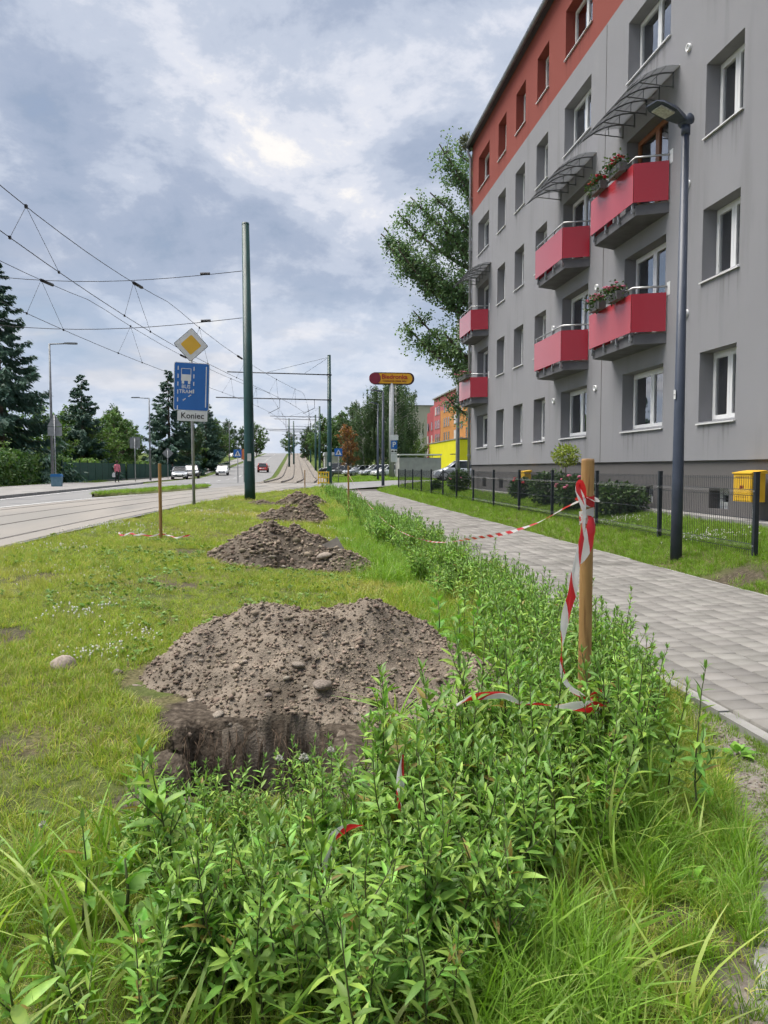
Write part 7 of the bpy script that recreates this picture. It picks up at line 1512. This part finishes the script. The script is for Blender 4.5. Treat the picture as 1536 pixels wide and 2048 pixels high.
# broad-leaved weeds
def toothed(n=5, wid=.34, cut=.32):
    V, F = [(0, 0, 0)], []; L_, Rr = [], []
    for k in range(1, 2 * n): u = k / (2 * n); w = wid * math.sin(PI * u ** .8) * (1 if k % 2 else 1 - cut) * (1.15 - .5 * u); z = .10 * math.sin(PI * u) - .18 * u * u; V += [(u, w, z + .06), (u, 0, z), (u, -w, z + .06)]
    V.append((1, 0, -.18)); m = 2 * n - 1
    F += [(0, 2, 1), (0, 3, 2)]
    for k in range(m - 1): b = 1 + 3 * k; F += [(b, b + 1, b + 4, b + 3), (b + 1, b + 2, b + 5, b + 4)]
    b = 1 + 3 * (m - 1); e = len(V) - 1; F += [(b, b + 1, e), (b + 1, b + 2, e)]; return np.array(V), [f[::-1] for f in F]
WL = [lm(*toothed(5, .32, .35), weed_leaf), lm(*toothed(6, .26, .5), weed_leaf), lm(*toothed(4, .40, .15), weed_leaf)]
def weed(x, y, n, L0, h, seed, label, kind=0, group='broad-leaved weeds among the shrubs'):
    g = np.random.default_rng(seed); t = thing('leafy_weed', label, 'weed', (x, y, tz(x, y)), 0, group); MB().tube([(0, 0, -.02), (.01, 0, h * .5), (0, .01, h)], [.006, .005, .003], 5).build('stem', stem_m, t, True)
    for k in range(n):
        u = (k + .5) / n; a = k * 2.4 + g.uniform(-.3, .3); el = R(10 + 45 * u + g.normal(0, 10)); d = np.array([math.cos(a) * math.cos(el), math.sin(a) * math.cos(el), math.sin(el)]); fr_ = frame_of(d, np.array([0, 0, 1.0]) + g.normal(0, .15, 3)); ln = L0 * g.uniform(.7, 1.2) * (1.1 - .55 * u); c = (d[0] * .02, d[1] * .02, h * (.05 + .95 * u))
        o = bpy.data.objects.new('leaf', WL[kind]); COL.objects.link(o); o.parent = t; o.matrix_local = Matrix(((fr_[0, 0] * ln, fr_[0, 1] * ln, fr_[0, 2] * ln, c[0]), (fr_[1, 0] * ln, fr_[1, 1] * ln, fr_[1, 2] * ln, c[1]), (fr_[2, 0] * ln, fr_[2, 1] * ln, fr_[2, 2] * ln, c[2]), (0, 0, 0, 1)))
g = np.random.default_rng(55)
for i, (x, y) in enumerate(((1.28, 5.25), (1.42, 4.9), (1.35, 4.45), (1.48, 5.2), (1.2, 3.95), (1.12, 3.75), (1.4, 5.6), (1.25, 5.6), (1.15, 5.9))): weed(x, y, 11, .15, .38, 300 + i, 'bright broad-leaved weed between the large heap and the thick stake', 1 if i % 2 else 0, 'bright weeds beside the heap')
for i, (x, y) in enumerate(((.45, 2.2), (.15, 1.88), (-.15, 1.95), (.35, 2.0), (-.4, 1.9), (.0, 2.15), (.55, 2.55), (-.25, 2.1), (.28, 2.3), (.7, 2.6), (-.5, 2.2), (.1, 2.5))): weed(x, y, 9, .13, .2, 320 + i, 'low broad-leaved weed under the front shrubs', 2 if i % 2 else 0, 'low weeds under the front shrubs')
for i, (x, y) in enumerate(((2.02, 3.75), (2.12, 3.95), (1.95, 4.0), (2.2, 4.2), (1.75, 2.95), (1.92, 2.6), (1.35, 2.35), (2.2, 3.45))): weed(x, y, 9, .085, .04, 340 + i, 'flat rosette weed on the gravel edge of the paving', 2, 'rosette weeds on the gravel edge')
# small rosettes and clover leaves growing in the lawn
def lawn_weeds():
    g_ = np.random.default_rng(71); protos = []
    for k in range(4):
        mb = MB(); v, f = toothed(4, (.34, .30, .42, .24)[k], .12)
        for q in range(7):
            a = q * .9 + g_.uniform(-.2, .2); el = R(g_.uniform(15, 50)); d = np.array([math.cos(a) * math.cos(el), math.sin(a) * math.cos(el), math.sin(el)]); mb.add((v * g_.uniform(.035, .07)) @ frame_of(d, np.array([0, 0, 1.0])).T + np.array([0, 0, .015 + .02 * g_.random()]), f)
        protos.append(mb.mesh('rosette', M('lawn_weed_leaf', (.13, .24, .04), (.19, .31, .06), scale=5, rough=.5, trans=.3, rnd_v=.25), True))
    x, y = lawn_pts(4200, -4.5, 1.5, 1.4, 13, 72, in_lawn); k = fbm(x * 1.1, y * 1.1, 93) > .5; x, y = x[k], y[k]
    scatter('lawn_weeds', np.stack([x, y, terrain(x, y) + .02], -1), protos, .42 + .026 * y, 'small leafy weeds and clover growing through the lawn', .2, 7)
lawn_weeds()
# clover heads in front
_g = np.random.default_rng(5); _d = unit(_g.normal(0, 1, (70, 3)) + np.array([0, 0, .35])); _V, _F = quads(_d * .003, unit(_d + np.array([0, 0, .25])), unit(_g.normal(0, 1, (70, 3))), .011, .0045)
ch = npmesh('flower_head', _V, _F, M('clover_head', (.50, .48, .40), (.74, .72, .66), scale=160, rough=.8, island=.3))
for i, (x, y, z, lab) in enumerate(((-.86, 2.62, .10, 'white clover head in the lawn left of the front shrubs'), (-.52, 2.62, .13, 'white clover head nearest the left rim of the pit'), (-.06, 2.72, .30, 'white clover head against the dark pit'), (.03, 2.75, .29, 'large white clover head over the front rim of the pit'), (-.57, 2.66, .11, 'second white clover head beside the left pit rim'), (.60, 2.3, .17, 'big pale clover head in the tall grass right of the front shrubs'), (.13, 2.75, .32, 'small clover head at the right of the pit opening'))):
    t = thing('clover_flower', lab, 'flower', (x, y, tz(x, y)), 0, 'white clover flowers near the pit'); MB().tube([(0, 0, 0), (.008, .0, z * .6), (0, 0, z)], .0016, 4).build('stem', stem_m, t); ob('flower_head', ch, t, (0, 0, z + .008), None, 1.45 if 'large' in lab or 'big' in lab else 1.1)
# pebbles on the gravel edge
def pebbles():
    g = np.random.default_rng(61); n = 5200; x = g.uniform(1.1, 2.45, n); y = g.uniform(1.5, 4.5, n); k = gravel_mask(x, y) > .5; x, y = x[k], y[k]
    scatter('gravel', np.stack([x, y, terrain(x, y) + .003], -1), ROCKS[:4], .012 * np.exp(g.normal(0, .45, len(x))), 'small gravel scattered beside the paving', .5, 6)
pebbles()
print('NEAR LEAVES', nl, 'SHRUBS', ns)
